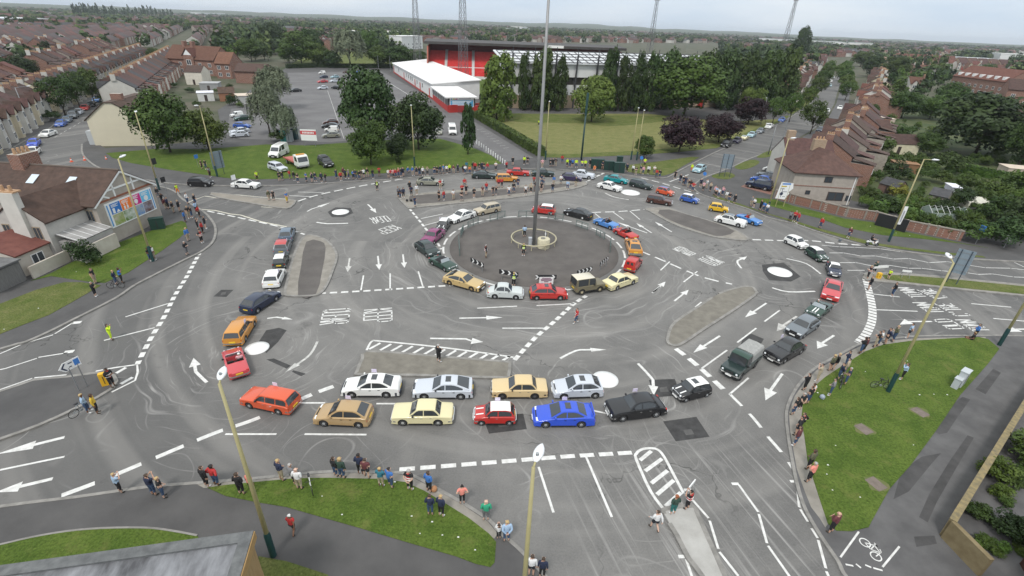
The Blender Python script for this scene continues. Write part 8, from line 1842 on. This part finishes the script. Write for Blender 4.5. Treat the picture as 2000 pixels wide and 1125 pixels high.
for j, w_ in enumerate((.5,.62,.6,.25)): m.box(-w_,w_,-.056,-.05,1.1-j*.15,1.2-j*.15)
m.build('lettering', M('plum_ink', (.16,.06,.12), .6), rt); m = MB(); m.box(-.6,-.35,-.056,-.05,.38,.56); m.build('blue_emblem', M('emblem_blue', (.1,.2,.5), .5), rt); m = MB(); m.lathe([(.01,-.008),(.13,-.008),(.13,0),(.01,0)], (.5,-.05,.48), 12, axis='y'); m.build('red_emblem', M('emblem_red', (.5,.05,.05), .5), rt)
# short guard rails round the island
RAILM = M('green_guard_rail', (.1,.14,.13), .6)
for i, (q0, q1) in enumerate((((898,500),(896,474)), ((900,464),(905,452)), ((914,446),(934,436)), ((957,433),(986,424)), ((1013,424),(1042,424)), ((1070,427),(1099,431)), ((1125,442),(1147,450)), ((1164,459),(1180,468)), ((1192,476),(1191,494)))):
 a, b = G(*q0,.05), G(*q1,.05); d = (b-a); L = d.length; d.normalize(); rt = root('guard_rail', 'short green guard rail on the roundabout edge, %s clockwise from the left' % NTH[i], 'guard rail', (a.x,a.y,.04), atan2(d.y,d.x), 'guard rails on the central roundabout'); m = MB()
 for z in (1.0,.2): m.tube([(0,0,z),(L,0,z)], .04, 6)
 for k in range(1, int(L/.14)): m.tube([(k*.14,0,.2),(k*.14,0,1.0)], .01, 4)
 m.build('rails', RAILM, rt)
 for k in range(3): m = MB(); m.tube([(k*L/2,0,0),(k*L/2,0,1.05)], .05, 6); m.build('post', RAILM, rt)
# direction signs
SIGNB = M('sign_back_grey', (.2,.25,.29), .5); SBLUE = M('sign_blue', (.05,.2,.55), .5); INK = M('sign_ink', (.03,.04,.08), .5)
a, b = G(157,766), G(173,757); d = (a-b).normalized(); rt = root('direction_sign', 'white arrow ended direction sign with black chevron on the left island', 'road sign', ((a.x+b.x)/2,(a.y+b.y)/2,.1), atan2(d.y,d.x)+pi)
hw = (a-b).length*.5
for s in (-1, 1): m = MB(); m.tube([(s*hw,.03,0),(s*hw,.03,2.2)], .045, 6); m.build('post', GREYP, rt)
m = MB(); w_ = hw+.25; m.add([(w_,0,2.0),(w_,0,2.75),(-w_,0,2.75),(-w_-.35,0,2.38),(-w_,0,2.0),(w_,.03,2.0),(w_,.03,2.75),(-w_,.03,2.75),(-w_-.35,.03,2.38),(-w_,.03,2.0)], [(0,1,2,3,4),(9,8,7,6,5),(0,5,6,1),(1,6,7,2),(2,7,8,3),(3,8,9,4),(4,9,5,0)]); m.build('board', WHITE, rt)
m = MB(); m.add([(-w_+.06,-.006,2.06),(-w_-.2,-.006,2.38),(-w_+.06,-.006,2.69),(-w_+.18,-.006,2.69),(-w_-.06,-.006,2.38),(-w_+.18,-.006,2.06)], [(0,1,4,5),(1,2,3,4)]); m.box(-w_+.3,w_-.5,-.008,-.001,2.5,2.58); m.box(-w_+.3,w_-.6,-.008,-.001,2.2,2.28); m.build('lettering', INK, rt); m = MB(); m.box(w_-.42,w_-.06,-.008,-.001,2.15,2.65); m.build('symbol', SBLUE, rt)
def backsign(q0, q1, z0, z1, label, posts=2, stay=False, ext=.3, face=None):
 a, b = G(*q0,.1), G(*q1,.1); d = (b-a); L = d.length; d.normalize(); rt = root('road_sign', label, 'road sign', (a.x,a.y,.08), atan2(d.y,d.x))
 for k in range(posts): x = k*L/(posts-1); m = MB(); m.tube([(x,-.06,0),(x,-.06,z1)], .05, 6); m.build('post', M('dark_post', (.05,.07,.09), .5), rt)
 m = MB(); m.box(-ext, L+ext, 0, .03, z0, z1); m.build('board', face or SIGNB, rt); m = MB()
 for k in range(4): z = z0+(z1-z0)*(k+.5)/4; m.box(-ext, L+ext, -.03, -.001, z-.03, z+.03)
 m.build('stiffener', GREYP, rt); return rt
backsign((425,343), (438,340), 1.2, 4.2, 'back of a tall grey sign with two posts on the north west verge', ext=.45)
backsign((1404,345), (1424,347), 1.8, 4.6, 'back of a large grey direction sign on three posts at the street mouth', 3, ext=.1)
backsign((1848,551), (1867,556), 1.4, 4.4, 'back of a large blue grey direction sign on the east island', 2, ext=.35)
p0 = G(1512,405); d = (G(1525,398)-p0).normalized(); rt = root('direction_sign', 'white stepped map sign with blue and yellow panels before the grey corner house', 'road sign', (p0.x,p0.y,.1), atan2(-RC.x+p0.x, RC.y-p0.y)*0+radians(4))
for x in (.2, 1.6): m = MB(); m.tube([(x,.05,0),(x,.05,4.2)], .06, 6); m.build('post', POSTC, rt)
m = MB(); pts_ = [(-.3,1.5),(1.4,1.3),(1.6,1.9),(1.9,2.3),(1.7,2.6),(2.3,3.2),(2.1,4.1),(.0,4.3)]; n = len(pts_); m.add([(x,y,z) for y in (0,.03) for x, z in pts_], [tuple(range(n)), tuple(range(2*n-1,n-1,-1))]+[(i,n+i,n+(i+1) % n,(i+1) % n) for i in range(n)]); m.build('board', WHITE, rt)
m = MB(); m.box(.3,1.7,-.008,-.001,3.85,4.1); m.build('blue_strip', SBLUE, rt); m = MB(); m.box(.2,1.1,-.008,-.001,3.45,3.65); m.build('yellow_strip', M('sign_yellow', (.5,.38,.03), .5), rt); m = MB(); m.box(.5,.58,-.008,-.001,1.7,3.3); m.box(.58,1.4,-.008,-.001,2.6,2.68); m.lathe([(.2,-.008),(.28,-.008),(.28,-.001),(.2,-.001)], (.54,0,2.3), 14, axis='y'); m.box(.1,.9,-.008,-.001,3.1,3.18); m.box(.8,1.3,-.008,-.001,1.8,1.86); m.build('map_lines', INK, rt)
for q, lab, c, tx in (((606,286), 'red and white board beside the car park entrance', (.5,.03,.04), 1), ):
 p = G(*q,.12); rt = root('sign_board', lab, 'sign board', (p.x,p.y,.1), 0)
 for x in (-1.2,1.2): m = MB(); m.tube([(x,.05,0),(x,.05,3.6)], .06, 6); m.build('post', GREYP, rt)
 m = MB(); m.box(-1.75,1.75,-.03,.03,1.3,3.7); m.build('board', WHITE, rt); m = MB(); m.box(-1.75,1.75,-.04,-.031,2.6,3.4); m.build('red_band', M('sign_red', (.55,.06,.07), .5), rt); m = MB()
 for k in range(8): m.box(-1.3+k*.33,-1.08+k*.33,-.05,-.041,2.8,3.2)
 m.build('lettering', WHITE, rt)
m = MB(); p = G(1743,441); q = G(1765,417)
rt = root('banner', 'white vertical banner tied to the street lamp beside the brick wall', 'banner', (*G(1737,471)[:2], 0), radians(10)); m.add([(.12,0,2.6),(.75,.1,2.5),(.7,-.05,4.0),(.78,.05,5.2),(.12,0,5.3),(.12,.03,2.6),(.75,.13,2.5),(.7,-.02,4.0),(.78,.08,5.2),(.12,.03,5.3)], [(0,1,2,3,4),(9,8,7,6,5),(0,5,6,1),(1,6,7,2),(2,7,8,3),(3,8,9,4),(4,9,5,0)]); m.build('cloth', WHITE, rt); m = MB(); m.add([(.3,-.02,3.0),(.5,-.02,3.0),(.5,-.03,4.6),(.3,-.02,4.6)], [(0,1,2,3)]); m.build('print', M('banner_grey', (.35,.35,.4), .6), rt)
def postsign(px, h, col, lab, r=.3, sq=False):
 p = G(*px,.12); rt = root('post_sign', lab, 'road sign', (p.x,p.y,.1), atan2(RC.y-p.y, RC.x-p.x)-pi/2*0+pi/2); m = MB(); m.tube([(0,0,0),(0,0,h)], .04, 6); m.build('post', GREYP, rt); m = MB()
 if sq: m.box(-r,r,-.06,-.04,h-2*r,h)
 else: m.lathe([(.01,-.02),(r,-.02),(r,0),(.01,0)], (0,-.05,h-r), 16, axis='y')
 m.build('plate', col, rt)
postsign((1905,476), 2.8, SBLUE, 'small blue round sign on a post before the dark garden bushes', .4, True); postsign((1960,484), 1.9, WHITE, 'small white plate on a green post at the right edge', .35, True); postsign((388,327), 2.4, SBLUE, 'small blue square sign under the large green tree', .35, True); postsign((1372,362), 2.6, SBLUE, 'small blue sign at the street mouth corner', .35); postsign((1250,330), 2.7, SBLUE, 'small blue sign among spectators right of the cabinets', .35); postsign((312,358), 4.2, BLACKP, 'black square sign back beside the billboard house corner', .5, True); postsign((328,385), 3.2, BLACKP, 'black sign back above the spectators at the billboard house', .4, True); postsign((460,367), 2.2, WHITE, 'white placard beside the white boxy estate', .4, True)
# cabinets, bollards, cones, barriers, bins
def box_thing(name, px, w_, dp_, h, mat, label, cat, rz=0, group=None, lid=True, z=.1):
 p = G(*px, z); rt = root(name, label, cat, (p.x,p.y,z), rz, group); m = MB(); m.box(-w_/2,w_/2,-dp_/2,dp_/2,0,h); m.build('case', mat, rt)
 if lid: m = MB(); m.box(-w_/2-.04,w_/2+.04,-dp_/2-.04,dp_/2+.04,h,h+.07); m.build('lid', mat, rt)
 m = MB(); m.box(-w_*.04,w_*.04,-dp_/2-.02,-dp_/2-.001,.2,h-.2); m.build('door_seam', BLACKP, rt); return rt
GRN = M('cabinet_green', (.012,.04,.032), .5)
box_thing('green_cabinet', (1166,329), 2.6, .9, 1.9, GRN, 'dark green cabinet, left of three among the spectators', 'cabinet', group='green cabinets'); box_thing('green_cabinet', (1188,332), 2.0, .9, 1.8, GRN, 'dark green cabinet, middle of three among the spectators', 'cabinet', group='green cabinets'); box_thing('green_cabinet', (1208,337), 2.1, .9, 2.0, GRN, 'dark green cabinet, right of three among the spectators', 'cabinet', group='green cabinets'); box_thing('green_cabinet', (1209,322), 1.2, .8, 1.8, GRN, 'small dark green cabinet behind the right hand one', 'cabinet', group='green cabinets'); box_thing('green_cabinet', (310,447), 1.6, .8, 1.5, GRN, 'dark green cabinet at the corner of the billboard house', 'cabinet', .5)
box_thing('grey_pillar', (1872,752), .9, .5, 1.5, M('pillar_grey', (.45,.48,.5), .5), 'pale grey service pillar, taller of two on the south east lawn', 'cabinet', radians(35)); box_thing('grey_pillar', (1864,757), .6, .45, .95, MATS['pillar_grey'], 'pale grey service pillar, shorter of two on the south east lawn', 'cabinet', radians(35))
box_thing('portable_toilet', (556,276), 1.2, 1.2, 2.3, M('toilet_teal', (.05,.28,.25), .5), 'teal portable toilet under the willows', 'portable toilet'); box_thing('portable_toilet', (567,276), 1.2, 1.2, 2.3, M('toilet_grey', (.3,.33,.34), .5), 'grey portable toilet beside the teal one', 'portable toilet'); box_thing('portable_toilet', (577,272), 1.2, 1.2, 2.4, M('toilet_dark', (.02,.06,.07), .5), 'dark green portable toilet behind the grey one', 'portable toilet')
for i in range(13):
 t = i/12; p = G(931+(986-931)*t, 281+(322-281)*t, .12); m = MB(); m.lathe([(.09,0),(.09,.95),(.06,1.02)], (p.x,p.y,.1), 8); tag(m.build('bollard', WHITE), 'white bollard along the stadium path, %s from the far end' % NTH[i], 'bollard', 'white bollards')
for i, q in enumerate(((140,316),(166,313),(208,312))):
 p = G(*q); rt = root('traffic_cone', 'orange traffic cone in the terraced street, %s from left' % NTH[i], 'cone', (p.x,p.y,0), 0, 'traffic cones'); m = MB(); m.lathe([(.2,.04),(.03,.75)], (0,0,0), 10); m.box(-.25,.25,-.25,.25,0,.04); m.build('cone', M('cone_orange', (.7,.1,.03), .5), rt); m = MB(); m.lathe([(.13,.32),(.1,.48)], (0,0,0), 10); b_ = m.build('band', WHITE, rt); b_.scale = (1.08,1.08,1)
for q0, q1, lab in (((1702,535),(1730,533),'white pedestrian barrier at the east island nose, left one'), ((1757,541),(1775,543),'white pedestrian barrier on the east island grass, right one'), ((1340,972),(1352,957),'white folding trestle board beside the marshal on the splitter island')):
 a, b = G(*q0,.14), G(*q1,.14); d = (b-a); L = d.length; d.normalize(); rt = root('barrier', lab, 'barrier', (a.x,a.y,.13), atan2(d.y,d.x)); m = MB(); m.box(0,L,-.03,.03,.75,1.0); m.build('board', WHITE, rt)
 for x in (.1, L-.1): m = MB(); m.tube([(x,-.25,0),(x,0,.9),(x,.25,0)], .025, 5); m.build('leg', GREYP, rt)
box_thing('yellow_box', (208,751), .5, .35, 1.1, M('box_yellow', (.7,.4,.02), .6), 'yellow sandwich board behind the marshal on the left island', 'sign board', radians(30), lid=False, z=.13); box_thing('yellow_box', (1715,543), .45, .35, .7, MATS['box_yellow'], 'small yellow box beside the white barrier on the east island', 'box', 0, lid=False, z=.13)
def bag(px, col, lab, z=.13): p = G(*px,z); m = MB(); m.lathe([(.14,0),(.2,.08),(.19,.25),(.08,.36)], (p.x,p.y,z), 10); tag(m.build('bag', cloth(col), None, True), lab, 'bag')
bag((795,393), (.015,.015,.018), 'black bag on the north island, left of two', .15); bag((803,393), (.015,.015,.018), 'black bag on the north island, right of two', .15); bag((848,958), (.4,.2,.1), 'tan bag beside the person in bright blue jacket'); bag((1605,778), (.3,.34,.4), 'pale bag on the south east lawn', .15); bag((1640,471), (.1,.12,.14), 'dark bag on the east verge grass', .15)
def bicycle(px, rz, lab, frame, z=.13, lying=False):
 p = G(*px,z); rt = root('bicycle', lab, 'bicycle', (p.x,p.y,z), rz, 'bicycles')
 for x in (-.52,.52):
  m = MB(); m.tube([(.33*cos(a),0,.33*sin(a)) for a in [2*pi*k/20 for k in range(21)]], .022, 6, cap=False); w_ = m.build('wheel', RUBBER, rt); w_.location = (x,0,.34); m = MB()
  for k in range(6): a = k*pi/6; m.tube([(-.31*cos(a),0,-.31*sin(a)),(.31*cos(a),0,.31*sin(a))], .004, 3)
  m.build('spokes', STEEL, w_)
 m = MB()
 for a, b in (((-.52,.34),(-.15,.85)), ((-.15,.85),(.38,.82)), ((.38,.82),(-.05,.32)), ((-.05,.32),(-.52,.34)), ((-.05,.32),(-.17,.95)), ((.52,.34),(.36,.98))): m.tube([(a[0],0,a[1]),(b[0],0,b[1])], .024, 6)
 m.build('frame', frame, rt); m = MB(); m.tube([(.38,-.28,1.02),(.36,0,.99),(.38,.28,1.02)], .018, 5); m.build('handlebar', BLACKP, rt); m = MB(); m.box(-.3,-.04,-.07,.07,.95,1.0); m.build('saddle', BLACKP, rt); m = MB(); m.lathe([(.01,-.02),(.1,-.02),(.1,.02),(.01,.02)], (-.05,-.04,.32), 10, axis='y'); m.build('chainset', STEEL, rt)
 if lying: rt.rotation_euler = (radians(78),0,rz)
 return rt
bicycle((608,953), radians(-60), 'white bicycle held by the person in white shirt', WHITE); bicycle((1718,758), radians(-5), 'dark bicycle leaning at the lamp foot on the south east lawn', BLACKP, .15); bicycle((163,806), radians(70), 'grey bicycle beside the person in pale blue on the left kerb', STEEL, .14); bicycle((228,563), radians(10), 'dark bicycle on the west verge beside two spectators', BLACKP, .14); bicycle((1640,752), radians(60), 'dark bicycle beside the spectators on the south east kerb', BLACKP, .15)
# scooter with its rider
p = G(1701,480,.13); rt = root('motor_scooter', 'white motor scooter with a rider at the edge of the east verge', 'scooter', (p.x,p.y,.12), radians(-6))
m = MB(); m.tube([(-.75,0,.55),(-.4,0,.72),(0,0,.66),(.15,0,.35),(.45,0,.35),(.62,0,.75),(.58,0,1.0)], [.12,.2,.17,.1,.1,.13,.06], 10); m.build('body', WHITE, rt, smo=True); m = MB(); m.box(-.6,.05,-.15,.15,.8,.88); m.build('seat', BLACKP, rt); m = MB(); m.tube([(.55,-.33,1.05),(.6,0,1.03),(.55,.33,1.05)], .025, 6); m.build('handlebar', BLACKP, rt); m = MB(); m.lathe([(.07,0),(.08,.06),(.02,.1)], (.66,0,.9), 10); m.build('headlight', LAMP, rt)
for x in (-.55,.68): m = MB(); m.lathe([(.1,-.06),(.25,-.05),(.25,.05),(.1,.06)], (0,0,0), 16, axis='y'); w_ = m.build('wheel', RUBBER, rt, ang=40); w_.location = (x,0,.25); m = MB(); m.lathe([(.01,-.05),(.12,-.065),(.12,.065),(.01,.05)], (0,0,0), 10, axis='y'); m.build('rim', STEEL, w_)
o = person(0,0,'k','k','drive','black',label='person in black riding the white motor scooter', loc=(p.x-.25*cos(-.1), p.y, .5), scale=.97); o.rotation_euler = (0,0,radians(-6))
# scraps of litter on the grass
LT_ = M('litter_white', (.75,.75,.74), .6); LI = 0
for q in ((668,1005),(771,941),(629,969),(820,1042),(844,1019),(864,1045),(895,1049),(928,1074),(804,1008),(75,602),(8,643),(149,531),(1772,705),(1690,726),(1850,771),(1796,771),(1824,770),(1597,767),(1608,780),(1680,971),(1632,870),(1617,908),(1615,926),(1784,869),(1626,957),(1700,442),(1750,455),(1777,460),(1571,440),(1600,453)):
 p = G(*q,.155); R = random.Random(int(q[0])); m = MB(); s_ = R.uniform(.04,.075); m.add([(p.x-s_,p.y-s_*.5,.157),(p.x+s_,p.y-s_*.6,.157),(p.x+s_*.8,p.y+s_*.7,.16),(p.x-s_*.7,p.y+s_*.6,.17),(p.x,p.y,.2)], [(0,1,4),(1,2,4),(2,3,4),(3,0,4),(3,2,1,0)]); tag(m.build('litter', LT_), 'white scrap of litter lying on the grass', 'litter', 'scraps of litter')
# ---------------------------------------------------------------- wording: rank look-alikes from the left where a handful share a label
D_ = defaultdict(list)
for o in COL.objects:
 if o.parent is None and o.get('label'): D_[o['label']].append(o)
for lab, L_ in D_.items():
 if 1 < len(L_) <= 20:
  L_.sort(key=lambda o: PJ(o.location)[0])
  for i, o in enumerate(L_):
   l2 = lab+', '+NTH[i]+' from left'
   if len(l2.split()) <= 16: o['label'] = l2
import re
for o in list(COL.objects):
 if o.parent is not None: continue
 b = re.sub(r'\.\d+$', '', o.name); n = b
 if o.get('kind') == 'structure':
  n = re.sub(r'^(north|south|east|west)+_', '', n); n = {'island': 'traffic_island', 'island_infill': 'traffic_island_infill', 'island_grass': 'traffic_island_grass'}.get(n, n)
 n = {'mini_car': 'small_car', 'city_mini_car': 'small_hatchback', 'modern_hatch': 'hatchback', 'square_hatch': 'square_hatchback', 'frog_roadster': 'small_roadster', 'field_car': 'four_wheel_drive_car', 'field_pickup': 'pickup_truck', 'four_by_four_car': 'four_wheel_drive_car'}.get(n, n)
 if n != b: o.name = n
 if o.get('label'): o['label'] = re.sub(r'\bminis\b', 'small cars', re.sub(r'\bmini\b(?! roundabout)', 'small car', o['label']))
# ---------------------------------------------------------------- air
mb = MB(); mb.box(-9500, 9500, -600, 9500, -70, 75)
hz = mb.build('haze', [])
hm = bpy.data.materials.new('haze'); hm.use_nodes = True; t = hm.node_tree
for n in list(t.nodes): t.nodes.remove(n)
o_ = t.nodes.new('ShaderNodeOutputMaterial'); pv = t.nodes.new('ShaderNodeVolumePrincipled')
pv.inputs['Color'].default_value = (.86, .92, 1, 1); pv.inputs['Density'].default_value = .0001; pv.inputs['Anisotropy'].default_value = .2
t.links.new(pv.outputs[0], o_.inputs['Volume'])
hz.data.materials.append(hm); hz['kind'] = 'stuff'
